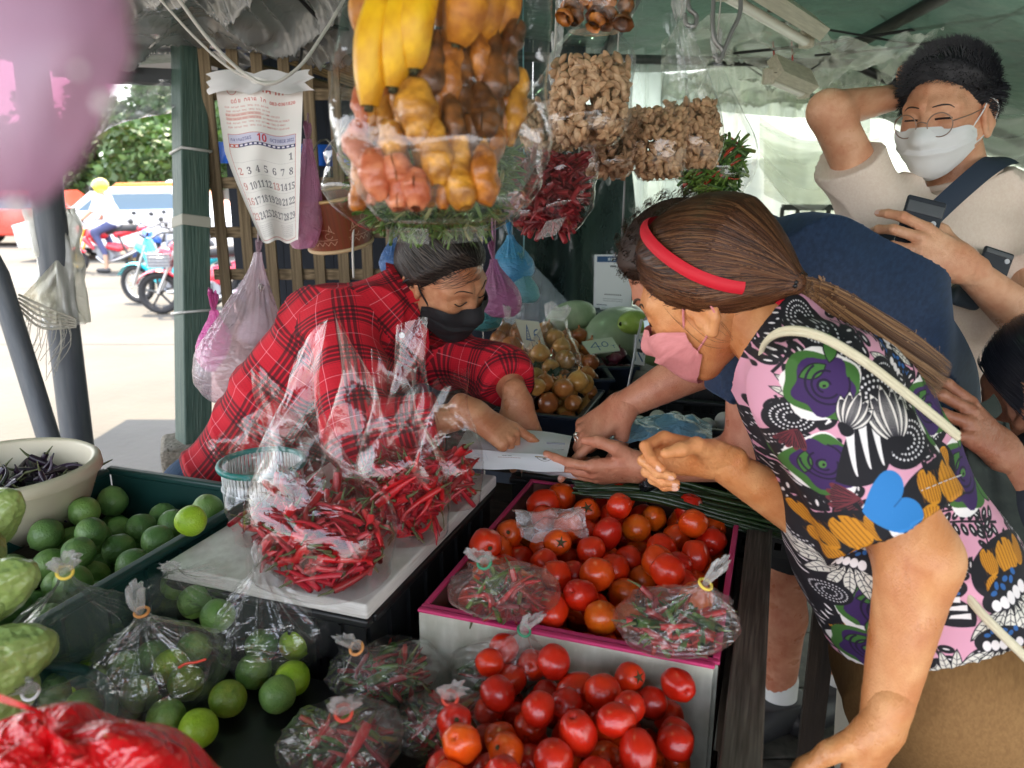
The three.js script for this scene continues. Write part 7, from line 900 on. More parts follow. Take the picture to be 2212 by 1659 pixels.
    const drip = () => { c.fillStyle = '#131118'; c.beginPath(); c.moveTo(-40, -50); c.bezierCurveTo(20, -70, 70, -10, 60, 70); c.bezierCurveTo(20, 90, -20, 60, -40, -50); c.fill(); c.fillStyle = '#efe9e6'; for (const [x, y] of [[-10, 0], [12, 14], [34, 20]]) { c.beginPath(); c.moveTo(x - 8, y + 44); c.quadraticCurveTo(x - 4, y - 40, x + 4, y - 36); c.quadraticCurveTo(x + 2, y, x + 8, y + 44); c.fill(); } };
    const wing = () => { for (let i = -2; i <= 2; i++) { c.save(); c.rotate(i * 0.3); c.strokeStyle = '#131118'; E(0, -30, 11, 34, 0, '#6e2c34'); c.lineWidth = 2; for (let k = -1; k < 2; k++) { c.beginPath(); c.moveTo(k * 4, 0); c.lineTo(k * 5, -56); c.stroke(); } c.restore(); } };
    // all-over ground of dark foliage first, then the large motifs where they sit
    for (let i = 0; i < 110; i++) put(1560 + r() * 740, 640 + r() * 900, r() * 6, 0.55 + r() * 0.35, [branch, branch, rings, drip, branch, sprayB, branch][i % 7]);
    for (let i = 0; i < 14; i++) put(1680 + r() * 600, 1150 + r() * 400, r() * 6, 0.8, [tulip, rose, butterfly, sprayB, wing, drip, rings][i % 7]);
    for (const [X, Y] of [[1740, 690], [1800, 740], [1860, 800], [1930, 860], [1780, 770]]) put(X, Y, r() * 6, 0.8, r() < 0.5 ? rings : branch);
    put(1700, 985, 0.2, 0.9, branch); put(1690, 1060, -0.7, 0.9, branch); put(1770, 1330, 0, 0.95, branch); put(1835, 1400, 1.2, 0.8, branch); put(1880, 900, 0.5, 0.9, rings); put(1830, 820, 0.2, 1.1, rings); put(1990, 900, 0.6, 1, rings);
    put(1735, 805, 0.2, 1.0, rose); put(1735, 960, 1.3, 0.85, rose); put(1985, 870, 0.4, 0.9, rose); put(2060, 1010, 0.3, 1.0, rose); put(1870, 1280, 0.1, 1.0, rose); put(1860, 1380, 0.5, 0.8, rose);
    put(1790, 930, 0.1, 1.05, drip); put(1860, 905, 0.2, 0.95, tulip); put(1770, 885, -0.4, 0.7, tulip); put(1690, 900, -0.2, 0.7, wing); put(1790, 1015, -1.4, 0.8, wing);
    put(1945, 995, 0.12, 1.0, butterfly); put(1775, 1100, 0.8, 0.85, butterfly); put(2100, 1170, 0.2, 0.8, butterfly); put(1835, 1005, 0.1, 1.05, heart); put(1890, 1120, 0.1, 1.0, sprayB); put(1800, 1200, -0.2, 0.9, sprayB); put(2110, 1240, 0.4, 1, sprayB); put(2090, 1330, 0.2, 0.9, sprayB); put(1790, 1275, 0.3, 0.6, rings); put(2160, 1380, 0.1, 0.9, rings);
    c.fillStyle = 'rgba(255,255,255,.05)'; for (let i = 0; i < 4000; i++) c.fillRect((i * 331) % W, (i * 577) % Hh, 2, 1);
  }, true);
  const fm = M({ map: print, roughness: 0.8, sheen: 0.2 });
  const dA = el.clone().sub(sl).normalize(), cutA = sl.clone().lerp(el, 0.8), dR = er.clone().sub(sr).normalize(), cutR = sr.clone().lerp(er, 0.62), dh = hip.clone().sub(be).normalize(), hem = hip.clone().addScaledVector(dh, -0.125), up = hc.clone().sub(nb).normalize();
  const S1 = [limb(L2(ch, 0.045), L2(be, 0.05), 0.1, 0.118), limb(L2(ch, -0.055), L2(be, -0.06), 0.1, 0.118), limb(L2(be, 0.05), L2(hip, 0.06), 0.118, 0.142), limb(L2(be, -0.06), L2(hip, -0.07), 0.118, 0.142), limb(nb, L2(ch, 0), 0.068, 0.105), limb(nb, sl, 0.058, 0.068), limb(nb, sr, 0.055, 0.06)], slv = [[[limb(sl, el, 0.07, 0.08)], cutA, dA], [[limb(sr, er, 0.062, 0.062)], cutR, dR]];
  wpart(t, 'flower_shirt', uvPlane(cloth(S1, 0.035, 0.003, [[hem, dh, 0.6], [nb.clone().addScaledVector(up, 0.022), up, 0.12]], 0.0062, 0.010, 10, 9, slv), O, E1, E2, SW, SH), fm);
  const seam = M({ c: [0.6, 0.6, 0.62], roughness: 0.9 }); const ring = (c, d, r, n) => { const g = []; for (let i = 0; i < n; i++) { const a = i / n * 6.283, b = (i + 0.6) / n * 6.283, f = frame(d, V(0, 1, 0.1), c); g.push(rod(V(Math.cos(a) * r, Math.sin(a) * r, 0).applyMatrix4(f), V(Math.cos(b) * r, Math.sin(b) * r, 0).applyMatrix4(f), 0.0006, 0.0006, 4)); } return merge(g); };
  kindStuff(wpart(t, 'stitching', ring(cutA.clone().addScaledVector(dA, -0.02), dA, 0.0835, 60), seam));
  // khaki skirt, legs, shoes
  const fl = V(hip.x + 0.06, 0, hip.z + 0.02), kh = M({ map: mkRough(S([128, 92, 50]), S([150, 112, 66]), 24, 611), roughness: 0.85 }), sk = [limb(L2(hip, 0.06), L2(fl, 0.09).setY(0.75), 0.135, 0.12), limb(L2(hip, -0.07), L2(fl, -0.09).setY(0.75), 0.135, 0.12), limb(L2(fl, 0.09).setY(0.75), L2(fl, 0.09).setY(0.1), 0.12, 0.09), limb(L2(fl, -0.09).setY(0.75), L2(fl, -0.09).setY(0.1), 0.12, 0.09)];
  wpart(t, 'khaki_trousers', uvBox(cloth(sk, 0.06, 0, [], 0.011, 0.012, 8, 4), 18), kh);
  for (const s of [-1, 1]) { const a = L2(fl, s * 0.09).setY(0.045), b = a.clone().add(V(-0.14, 0, 0)), l = [limb(a, b, 0.045, 0.038)]; wpart(t, 'shoe', net(limbs(l, 0.02), ...bounds(l, 0.02), 0.012), white); }
  const pinkM = M({ map: mkRough(S([214, 134, 134]), S([224, 146, 146]), 30, 621), roughness: 0.8 }); wpart(t, 'face_mask', maskGeo(0.025, 0.0, -0.12, 1.15).applyMatrix4(H), pinkM); each(t, 'ear_loop', loops(-0.02, -0.06, 0.002), H, pinkM);
  each(t, 'eyebrow', brows(0.0018), H, M({ c: [0.06, 0.03, 0.015] })); each(t, 'eyelash', lashes(-0.002, 0.0015), H, M({ c: [0.02, 0.012, 0.01] }));
  // hair pulled back into a low tail
  const tieW = at(1716, 612, 1.05), Hi = H.clone().invert(), tie = tieW.clone().applyMatrix4(Hi), back = P3(0, 0.03, -0.06), hb = limb(back, tie, 0.085, 0.016);
  const hln = (x, y, z) => z - 0.82 * y - 0.012 + 0.006 * Math.sin(y * 60 + x * 40) - (y < -0.01 ? 0.9 * (y + 0.01) : 0), hf0 = (x, y, z) => smin(headF(x, y, z) - 0.001 - 0.022 * sstep(-0.004, 0.06, -hln(x, y, z)), dl(hb, x, y, z) + 0.09 * sstep(0.02, -0.03, -hln(x, y, z)), 0.05), cap = (x, y, z) => Math.max(hf0(x, y, z), hln(x, y, z) / 1.35);
  const brown = [[0.07, 0.026, 0.012], [0.12, 0.046, 0.02], [0.04, 0.015, 0.008], [0.18, 0.08, 0.034]];
  const lo = P3(-0.13, -0.13, -0.25).min(tie.clone().subScalar(0.03)), hi = P3(0.13, 0.17, 0.11).max(tie.clone().addScalar(0.03));
  wpart(t, 'hair', net(cap, lo, hi, 0.0055).applyMatrix4(H), M({ c: [0.04, 0.016, 0.009], roughness: 0.42 }));
  const st = (r) => { const a = r() * 6.283, e = r() * 2 - 1, c = Math.sqrt(1 - e * e), p = onto(hf0, V(0, 0.025, -0.02), V(Math.cos(a) * c, e, Math.sin(a) * c), 0.001, 0.26); return hln(p.x, p.y, p.z) < 0.004 && !(p.y < -0.05 && p.z > -0.03) ? p : null; };
  kindStuff(wpart(t, 'hair_strands', strands(hf0, 5200, 15, st, (p, k, r) => { const d = tie.clone().sub(p); return d.length() < 0.016 ? null : d.normalize().add(V((r() - 0.5) * 0.14, (r() - 0.5) * 0.14 + 0.25 * (1 - k), 0)); }, 0.0015, brown, 20, 0.0105, 0.0022).applyMatrix4(H), hairM));
  const tail = new THREE.CatmullRomCurve3([tieW.clone(), at(1760, 640, 1.03), at(1860, 730, 1.0), at(1960, 800, 0.985), at(2030, 860, 0.98)]), tailC = [[0.06, 0.026, 0.012], [0.1, 0.046, 0.02], [0.17, 0.085, 0.035], [0.24, 0.13, 0.055]];
  { const r = rng(31), P = []; kindStuff(wpart(t, 'hair_tail', strands(null, 2300, 33, (r) => { const a = r() * 6.283, k = Math.sqrt(r()); P.push([Math.cos(a) * k, Math.sin(a) * k, 0.8 + 0.2 * r(), r()]); return tieW.clone().add(V(Math.cos(a) * k * 0.009, Math.sin(a) * k * 0.009, 0)); }, (p, k, rr) => { const q = P[P.length - 1], end = q[2]; if (k >= 0.99) return null; const s = Math.min(1, (k + 1 / 26) * end), c = tail.getPointAt(s), w = 0.011 + 0.034 * Math.sin(Math.min(1, s * 1.3) * 1.9); return c.add(V(q[0] * w * 0.6, q[1] * w, q[0] * w)).sub(p).normalize(); }, 0.0016, tailC, 26, tail.getLength() / 26, 0.001), hairM)); }
  wpart(t, 'hair_tie', (() => { const g = [], r = rng(3), f = frame(at(1760, 640, 1.03).sub(tieW), V(0, 1, 0), tieW); for (let i = 0; i < 60; i++) { const a = r() * 6.283; g.push(new THREE.SphereGeometry(0.0036, 7, 5).translate(Math.cos(a) * 0.017, Math.sin(a) * 0.017, (r() - 0.5) * 0.022)); } return merge(g).applyMatrix4(f); })(), M({ c: [0.012, 0.012, 0.014], roughness: 0.3 }));
  kindStuff(wpart(t, 'loose_hairs', strands((x, y, z) => headF(x, y, z), 8, 18, (r) => onto(headF, P3(0, -0.02 + r() * 0.05, -0.005), P3(0.9, 0, -0.25 + r() * 0.9).normalize(), 0.002), (p, k, r) => V(0.05, -0.9, -0.25 - 0.4 * k + (r() - 0.5) * 0.2), 0.0005, brown, 12, 0.009, 0.004).applyMatrix4(H), hairM));
  // red band over the crown
  const red = M({ c: [0.68, 0.012, 0.03], roughness: 0.65 }), td = P3(0, 0.96, 0.28).normalize(), pb = [], nbm = []; for (let i = 0; i <= 24; i++) { const a = mix(-1.25, 1.78, i / 24), d = td.clone().multiplyScalar(Math.cos(a)).addScaledVector(P3(1, 0, 0), Math.sin(a)), o = P3(0, 0.024 - 0.006 * Math.abs(a), -0.012 - 0.02 * a * a), p = onto(hf0, o, d, 0.008); pb.push(p); nbm.push(grad(hf0, p)); }
  wpart(t, 'headband', strip(pb, 0.018, nbm, 60).applyMatrix4(H), red); wpart(t, 'headband_end', strip([at(1676, 640, 1.06), at(1700, 655, 1.04), at(1716, 662, 1.03)], 0.018, [V(0, 0.4, 1), V(0, 0.3, 1), V(0, 0.2, 1)], 10), red);
  // cord strap over the shoulder
  const cm = M({ map: mkRough(S([206, 196, 164]), S([226, 218, 190]), 30, 631), roughness: 0.85 });
  const bag = thing('bag_strap', 'cream double cord strap crossing the flower-print shirt', 'strap', at(1660, 780, 0.9)); for (const k of [0, 9]) { wpart(bag, 'strap_cord', tube([[1642, 800, 0.99], [1650, 745, 0.95], [1690, 712 + k, 0.91], [1760, 718 + k, 0.872], [1850, 765 + k, 0.85], [1950, 840 + k, 0.85], [2070, 938 + k, 0.87]].map((p) => at(...p)), 0.0036, 60, 8), cm); wpart(bag, 'strap_cord', tube([[2020, 1200 + k, 0.95], [2060, 1245 + k, 0.9], [2120, 1320 + k, 0.87], [2220, 1420 + k, 0.85], [2330, 1530 + k, 0.86]].map((p) => at(...p)), 0.0036, 40, 8), cm); }
}
// ================================================================ the bent man in navy
{
  const H = frame(V(-0.62, -0.75, -0.12), V(-0.72, 0.62, -0.1), at(1478, 596, 1.37), 1.0), hc = V(0, -0.05, -0.035).applyMatrix4(H);
  const nb = at(1590, 600, 1.42), ch = at(1690, 620, 1.46), md = at(1830, 690, 1.5), hip = at(1905, 805, 1.62), sl = at(1640, 700, 1.36), sr = at(1600, 650, 1.6), er = at(1535, 775, 1.46), wr = at(1345, 878, 1.47), el = at(1622, 985, 1.4), wl = at(1392, 1012, 1.38);
  const t = thing('person', 'man in navy shirt bent low behind the woman, holding the paper', 'person', V(0.78, 0, -1.95)), skin = skinM([190, 124, 94], [206, 142, 112], 701), lat = V(0.0, 0.1, 1).normalize(), L2 = (p, k) => p.clone().addScaledVector(lat, k);
  const M1 = frame(at(1200, 984, 1.452).sub(wr), V(-0.2, 0.86, 0.4), wr, 1.02), h1 = handGeo(1, { index: [0.18, 0.1, 0.06], middle: [0.9, 1.15, 0.6], ring: [1.05, 1.25, 0.6], little: [1.1, 1.25, 0.6] }, [[0.5, -0.6, 0.65], [0.1, -0.5, 0.85], [-0.05, -0.25, 0.95]], 0.07, M1, er);
  const M2 = frame(V(-0.93, -0.16, -0.16), V(0.1, -0.62, 0.78), wl, 1.0), h2 = handGeo(-1, { index: [0.25, 0.2, 0.1], middle: [0.28, 0.22, 0.12], ring: [0.3, 0.25, 0.12], little: [0.34, 0.25, 0.12] }, [[0.7, -0.25, 0.65], [0.35, -0.3, 0.85], [0.1, -0.15, 0.95]], 0.07, M2, el);
  const kn = at(1690, 1235, 2.06), an = at(1682, 1500, 2.18), fo = V(an.x, 0, an.z), hp = hip.clone(), k2 = at(1850, 1260, 2.1), a2 = V(k2.x + 0.02, 0.1, k2.z - 0.06);
  const arm = [limb(nb, hc, 0.06, 0.055), limb(er, wr, 0.05, 0.026), limb(sr, er, 0.055, 0.048), limb(el, wl, 0.047, 0.0255), limb(sl, el, 0.055, 0.047)], legs = [limb(hp, kn, 0.1, 0.065), limb(kn, kn.clone().lerp(an, 0.35), 0.062, 0.066), limb(kn.clone().lerp(an, 0.35), an, 0.066, 0.043), limb(an, fo.clone().setY(0.1), 0.043, 0.042), limb(hp, k2, 0.1, 0.065), limb(k2, a2, 0.065, 0.042)];
  wpart(t, 'body', uvBox(merge([net(limbs(arm, 0.016), ...bounds(arm, 0.03), 0.0085), net(limbs(legs, 0.02), ...bounds(legs, 0.03), 0.012), headGeo.clone().applyMatrix4(H), h1.geo.applyMatrix4(M1), h2.geo.applyMatrix4(M2)])), skin);
  const nm = M({ c: [0.72, 0.42, 0.34], roughness: 0.3 }); for (const [h, m] of [[h1, M1], [h2, M2]]) h.nails.forEach((n) => wpart(t, 'fingernail', n.applyMatrix4(m), nm));
  const navy = M({ map: mkRough(S([20, 38, 64]), S([34, 56, 88]), 30, 711), roughness: 0.75, sheen: 0.4 }); navy.sheenColor.setRGB(0.25, 0.4, 0.6);
  const cl = sl.clone().lerp(el, 0.45), dl2 = el.clone().sub(sl).normalize(), cr = sr.clone().lerp(er, 0.6), dr2 = er.clone().sub(sr).normalize();
  const sh = [limb(L2(ch, 0.09), L2(md, 0.09), 0.115, 0.12), limb(L2(ch, -0.1), L2(md, -0.1), 0.115, 0.12), limb(L2(md, 0.09), L2(hip, 0.08), 0.12, 0.125), limb(L2(md, -0.1), L2(hip, -0.09), 0.12, 0.125), limb(nb, ch, 0.066, 0.1), limb(nb, sl, 0.06, 0.07), limb(nb, sr, 0.06, 0.07)], slv = [[[limb(sl, el, 0.075, 0.08)], cl, dl2], [[limb(sr, er, 0.072, 0.075)], cr, dr2]], up = hc.clone().sub(nb).normalize();
  wpart(t, 'navy_shirt', uvBox(cloth(sh, 0.04, 0.004, [[nb.clone().addScaledVector(up, 0.02), up, 0.12]], 0.0085, 0.018, 7, 21, slv), 7), navy);
  const so = [limb(hp, kn.clone().lerp(hp, 0.12), 0.14, 0.1), limb(hp, k2.clone().lerp(hp, 0.12), 0.14, 0.1)]; wpart(t, 'black_shorts', uvBox(cloth(so, 0.05, 0, [[kn.clone().lerp(hp, 0.1), V(0, -1, 0)]], 0.011, 0.006, 10, 2), 5), M({ c: [0.012, 0.012, 0.014], roughness: 0.85 }));
  const sock = M({ c: [0.72, 0.72, 0.7], roughness: 0.95, bumpMap: rep(T_BUMPY, 3, 3), bumpScale: 0.002 }); for (const [a, f] of [[an, fo], [V(a2.x, 0.16, a2.z), V(a2.x, 0, a2.z)]]) { const l = [limb(V(a.x, Math.max(0.15, a.y), a.z), V(f.x, 0.07, f.z), 0.05, 0.05)]; wpart(t, 'sock', net(limbs(l, 0.02), ...bounds(l, 0.02), 0.008), sock); const s = [limb(V(f.x + 0.02, 0.05, f.z), V(f.x - 0.15, 0.042, f.z + 0.1), 0.058, 0.047), limb(V(f.x + 0.02, 0.09, f.z), V(f.x - 0.03, 0.07, f.z + 0.02), 0.055)]; wpart(t, 'shoe', net((x, y, z) => Math.max(limbs(s, 0.03)(x, y, z), -y + 0.003, y - 0.1), ...bounds(s, 0.02), 0.009), BLK); }
  wpart(t, 'face_mask', maskGeo(0.012, 0.0, -0.12, 1.2).applyMatrix4(H), M({ c: [0.5, 0.68, 0.76], roughness: 0.8 })); each(t, 'eyebrow', brows(0.0026), H, M({ c: [0.08, 0.045, 0.03] })); each(t, 'ear_loop', loops(), H, M({ c: [0.7, 0.74, 0.76] }));
  const hl = (x, y, z) => z - 0.95 * y - 0.002, hf = (x, y, z) => headF(x, y, z) - 0.016 * sstep(-0.002, 0.04, -hl(x, y, z)); wpart(t, 'hair', net((x, y, z) => Math.max(hf(x, y, z), hl(x, y, z) / 1.35), P3(-0.12, -0.11, -0.14), P3(0.12, 0.15, 0.1), 0.006).applyMatrix4(H), M({ c: [0.04, 0.02, 0.012], roughness: 0.6 }));
  const sto = (r) => { const a = r() * 6.283, e = r() * 2 - 1, c = Math.sqrt(1 - e * e), p = onto(hf, V(0, 0.02, -0.01), V(Math.cos(a) * c, e, Math.sin(a) * c), 0.001); return hl(p.x, p.y, p.z) < 0 && p.y > -0.08 ? p : null; };
  kindStuff(wpart(t, 'hair_strands', strands(null, 2600, 25, sto, (p, k, r, d) => { const g = grad(hf, p); return g.multiplyScalar(0.8 - k).add(V(Math.sin(p.y * 220 + k * 9), Math.cos(p.x * 200 + k * 8), Math.sin(p.z * 230 + k * 7)).multiplyScalar(0.8)).normalize(); }, 0.0013, [[0.06, 0.03, 0.016], [0.09, 0.046, 0.026], [0.04, 0.02, 0.012]], 8, 0.0045).applyMatrix4(H), hairM));
  // ring on the pointing hand, watch on the other wrist
  const kr = V(-0.004, -0.002, 0.106).applyMatrix4(M1); wpart(t, 'ring', merge([new THREE.TorusGeometry(0.0098, 0.0016, 8, 24).applyMatrix4(frame(V(0.0, 0.2, 1).transformDirection(M1), V(0, 1, 0), kr)), new THREE.SphereGeometry(0.0042, 12, 8).translate(...V(-0.002, 0.012, 0.103).applyMatrix4(M1).toArray())]), M({ c: [0.75, 0.7, 0.6], metalness: 0.9, roughness: 0.2 }));
  const wt = thing('wristwatch', 'black wristwatch on the wrist under the paper', 'watch', wl), wd = wl.clone().sub(el).normalize(), wc = wl.clone().addScaledVector(wd, -0.004), f = frame(wd, V(0.1, -0.75, 0.65), wc);
  wpart(wt, 'watch_strap', new THREE.CylinderGeometry(0.031, 0.031, 0.019, 36, 1, true).rotateX(Math.PI / 2).applyMatrix4(f), M({ c: [0.07, 0.1, 0.13], roughness: 0.6 })); wpart(wt, 'watch_case', new THREE.CylinderGeometry(0.02, 0.021, 0.011, 30).translate(0, 0.034, 0).applyMatrix4(f), M({ c: [0.02, 0.02, 0.022], metalness: 0.6, roughness: 0.25 })); wpart(wt, 'watch_glass', new THREE.CylinderGeometry(0.017, 0.017, 0.001, 30).translate(0, 0.0402, 0).applyMatrix4(f), M({ c: [0.01, 0.01, 0.012], roughness: 0.05 }));
}
// ================================================================ the standing man with glasses
{
  const H = frame(V(-0.74, -0.2, 0.64), V(-0.16, 0.97, 0.12), at(2040, 252, 1.58), 0.96), hc = V(0, -0.05, -0.035).applyMatrix4(H);
  const nb = at(2072, 405, 1.64), ch = at(2040, 560, 1.64), wa = at(2010, 840, 1.7), hip = at(2040, 1010, 1.75), sr = at(1890, 448, 1.62), er = at(1790, 240, 1.52), wr = at(1960, 205, 1.68), sl = at(2245, 470, 1.62), el = at(2232, 705, 1.47), wl = at(2078, 572, 1.38);
  const t = thing('person', 'standing man in beige t-shirt, glasses and white mask, hand behind his head', 'person', V(hip.x, 0, hip.z)), skin = skinM([212, 154, 116], [228, 174, 138], 801), lat = sl.clone().sub(sr).setY(0).normalize(), L2 = (p, k) => p.clone().addScaledVector(lat, k);
  const M1 = frame(V(0.8, 0.15, -0.5), V(0.3, 0.3, 0.9), wr, 1.0), h1 = handGeo(1, RELAX, null, 0.07, M1, er);
  const M2 = frame(V(-0.86, 0.36, 0.12), V(0.1, 0.22, 0.97), wl, 1.05), h2 = handGeo(-1, { index: [0.5, 0.5, 0.25], middle: [0.55, 0.75, 0.4], ring: [0.6, 0.85, 0.5], little: [0.6, 0.9, 0.5] }, [[0.7, -0.5, 0.5], [0.3, -0.4, 0.85], [0.2, -0.2, 0.95]], 0.16, M2, el);
  const arm = [limb(nb, hc, 0.06, 0.056), limb(er, wr, 0.039, 0.024), limb(sr, er, 0.046, 0.04), limb(el, wl, 0.047, 0.025), limb(sl, el, 0.05, 0.047), limb(nb, ch, 0.06)];
  wpart(t, 'body', uvBox(merge([net(limbs(arm, 0.016), ...bounds(arm, 0.03), 0.0085), headGeo.clone().applyMatrix4(H), h1.geo.applyMatrix4(M1), h2.geo.applyMatrix4(M2)])), skin);
  const nm = M({ c: [0.72, 0.45, 0.36], roughness: 0.3 }); h2.nails.forEach((n) => wpart(t, 'fingernail', n.applyMatrix4(M2), nm));
  const beige = M({ map: mkRough(S([232, 212, 194]), S([242, 226, 210]), 40, 811), roughness: 0.9, sheen: 0.2 });
  const ca = sr.clone().lerp(er, 0.5), da = er.clone().sub(sr).normalize(), cb = sl.clone().lerp(el, 0.6), db = el.clone().sub(sl).normalize(), up = hc.clone().sub(nb).normalize(), dh = hip.clone().sub(wa).normalize();
  const sh = [limb(L2(ch, -0.1), L2(wa, -0.075), 0.11, 0.105), limb(L2(ch, 0.1), L2(wa, 0.09), 0.11, 0.105), limb(L2(wa, -0.075), L2(hip, -0.07), 0.105, 0.11), limb(L2(wa, 0.09), L2(hip, 0.09), 0.105, 0.11), limb(nb, ch, 0.07, 0.11), limb(nb, sr, 0.058, 0.062), limb(nb, sl, 0.062, 0.074)], slv = [[[limb(sr, er, 0.064, 0.064)], ca, da], [[limb(sl, el, 0.074, 0.078)], cb, db]];
  wpart(t, 'beige_shirt', uvBox(cloth(sh, 0.04, 0.003, [[hip, dh, 0.5], [nb.clone().addScaledVector(up, 0.014), up, 0.12]], 0.0075, 0.016, 9, 31, slv), 8), beige);
  const nk = frame(up, V(-0.74, -0.2, 0.64), nb.clone().addScaledVector(up, 0.016)); wpart(t, 'neckband', new THREE.TorusGeometry(0.077, 0.006, 8, 50).scale(1, 1, 1.6).applyMatrix4(nk), beige);
  const fl = V(hip.x, 0, hip.z), lg = [-1, 1].flatMap((s) => [limb(L2(hip, s * 0.08), L2(fl, s * 0.1).setY(0.5), 0.11, 0.085), limb(L2(fl, s * 0.1).setY(0.5), L2(fl, s * 0.1).setY(0.08), 0.085, 0.065)]); wpart(t, 'trousers', uvBox(net(limbs(lg, 0.05), ...bounds(lg, 0.03), 0.014), 6), M({ c: [0.5, 0.47, 0.38], roughness: 0.9 }));
  for (const s of [-1, 1]) { const a = L2(fl, s * 0.1).setY(0.045), l = [limb(a, a.clone().add(V(-0.1, 0, 0.1)), 0.048, 0.04)]; wpart(t, 'shoe', net(limbs(l, 0.02), ...bounds(l, 0.02), 0.012), white); }
  const wm = M({ c: [0.78, 0.8, 0.8], roughness: 0.8 }); wpart(t, 'face_mask', maskGeo(0.022, -0.004, -0.122, 1.15).applyMatrix4(H), wm); each(t, 'ear_loop', loops(-0.022, -0.062, 0.0016), H, wm); each(t, 'eyebrow', brows(0.0017, -0.12), H, M({ c: [0.03, 0.02, 0.016] })); each(t, 'eyelash', lashes(-0.0025, 0.0021, -0.15), H, M({ c: [0.015, 0.01, 0.01] }));
  const hl = (x, y, z) => Math.max(z - 0.72 * y - 0.006 + (y < 0.03 ? 0.55 * (0.03 - y) : 0), -y - 0.045 - 0.3 * z), hf = (x, y, z) => headF(x, y, z) - 0.022 * sstep(-0.002, 0.05, -hl(x, y, z)) * (0.4 + 0.6 * sstep(0.0, 0.09, y)); wpart(t, 'hair', net((x, y, z) => Math.max(hf(x, y, z), hl(x, y, z) / 1.3), P3(-0.13, -0.11, -0.15), P3(0.13, 0.17, 0.11), 0.006).applyMatrix4(H), M({ c: [0.012, 0.012, 0.016], roughness: 0.5 }));
  const sto = (r) => { const a = r() * 6.283, e = r() * 2 - 1, c = Math.sqrt(1 - e * e), p = onto(hf, V(0, 0.02, -0.01), V(Math.cos(a) * c, e, Math.sin(a) * c), -0.002); return hl(p.x, p.y, p.z) < 0.003 ? p : null; };
  kindStuff(wpart(t, 'hair_strands', strands(null, 6500, 27, sto, (p, k, r) => { const fr = sstep(0.03, 0.075, p.z); return grad(hf, p).multiplyScalar(0.26 - 0.06 * fr).add(V((r() - 0.5) * 0.5, mix(0.15 + p.y * 2, 0.05, fr) - k * 0.4, mix(0.35 * (p.y > 0.05 ? 1 : -0.3), 0.3, fr) + (r() - 0.5) * 0.4)).normalize(); }, 0.0014, [[0.01, 0.011, 0.016], [0.015, 0.017, 0.022], [0.022, 0.024, 0.03]], 7, 0.0048).applyMatrix4(H), hairM));
  const gl = thing('eyeglasses', 'thin round wire glasses on the standing man\'s nose', 'glasses', at(1970, 290, 1.45)), wire = M({ c: [0.35, 0.25, 0.2], metalness: 0.8, roughness: 0.3 });
  for (const s of [-1, 1]) { const m = new THREE.Matrix4().makeTranslation(s * 0.034, -0.002, 0.108).multiply(new THREE.Matrix4().makeRotationY(s * 0.14)); wpart(gl, 'lens_rim', new THREE.TorusGeometry(0.0235, 0.0011, 6, 40).applyMatrix4(m).applyMatrix4(H), wire); wpart(gl, 'lens', new THREE.CircleGeometry(0.023, 32).applyMatrix4(m).applyMatrix4(H), M({ c: [1, 1, 1], transmission: 1, roughness: 0.02, ior: 1.5 })); wpart(gl, 'temple', tube([P3(s * 0.058, 0.004, 0.104), P3(s * 0.074, 0.008, 0.06), P3(s * 0.081, 0.012, 0.0), P3(s * 0.083, 0.004, -0.02)], 0.0011, 16, 5).applyMatrix4(H), wire); }
  wpart(gl, 'bridge', tube([P3(-0.011, 0.002, 0.11), P3(0, 0.006, 0.113), P3(0.011, 0.002, 0.11)], 0.0011, 8, 5).applyMatrix4(H), wire);
  const strapM = M({ c: [0.03, 0.045, 0.075], roughness: 0.7 }), sb = thing('sling_bag', 'dark navy sling strap and pouch across the beige t-shirt', 'bag', at(2050, 450, 1.5));
  wpart(sb, 'strap', strip([at(2180, 345, 1.66), at(2140, 356, 1.55), at(2080, 405, 1.5), at(2010, 470, 1.48), at(1950, 530, 1.5), at(1900, 560, 1.55)], 0.042, [V(0.2, 1, 0.3), V(0, 0.8, 0.6), V(-0.1, 0.3, 1), V(-0.1, 0.1, 1), V(-0.2, 0, 1), V(-0.4, 0, 1)], 40), strapM);
  wpart(sb, 'pouch', rbox(0.06, 0.04, 0.03, 0.01).applyMatrix4(frame(V(0, 0.1, 1), V(0.3, 1, 0), at(2085, 642, 1.5))), M({ c: [0.05, 0.07, 0.09], roughness: 0.6 })); wpart(sb, 'pouch', rbox(0.075, 0.03, 0.03, 0.008).applyMatrix4(frame(V(0, 0.1, 1), V(0.3, 1, 0), at(1922, 515, 1.5))), strapM);
  const ph = (name, label, p, w, h, z, y) => { const g = thing(name, label, 'phone', p), f = frame(z, y, p); wpart(g, 'phone_body', rbox(w, h, 0.009, 0.004, 0, 0, 0, 3).applyMatrix4(f), M({ c: [0.03, 0.035, 0.045], roughness: 0.25 })); wpart(g, 'camera_bar', rbox(w * 0.92, h * 0.14, 0.003, 0.001, 0, h * 0.36, 0.0055).applyMatrix4(f), M({ c: [0.12, 0.13, 0.14], metalness: 0.5, roughness: 0.3 })); wpart(g, 'camera_lens', new THREE.CylinderGeometry(0.005, 0.005, 0.002, 16).rotateX(Math.PI / 2).translate(w * 0.3, h * 0.2, 0.0055).applyMatrix4(f), M({ c: [0.6, 0.62, 0.65], roughness: 0.1 })); };
  ph('mobile_phone', 'dark mobile phone held upright in the standing man\'s hand', at(1978, 512, 1.39), 0.068, 0.142, V(-0.12, 0.25, 0.96), V(0.28, 0.95, -0.2)); ph('mobile_phone', 'teal-cased mobile phone tucked at the right against the beige shirt', at(2148, 572, 1.5), 0.06, 0.06, V(0, 0.2, 1), V(0.3, 0.95, 0));
}
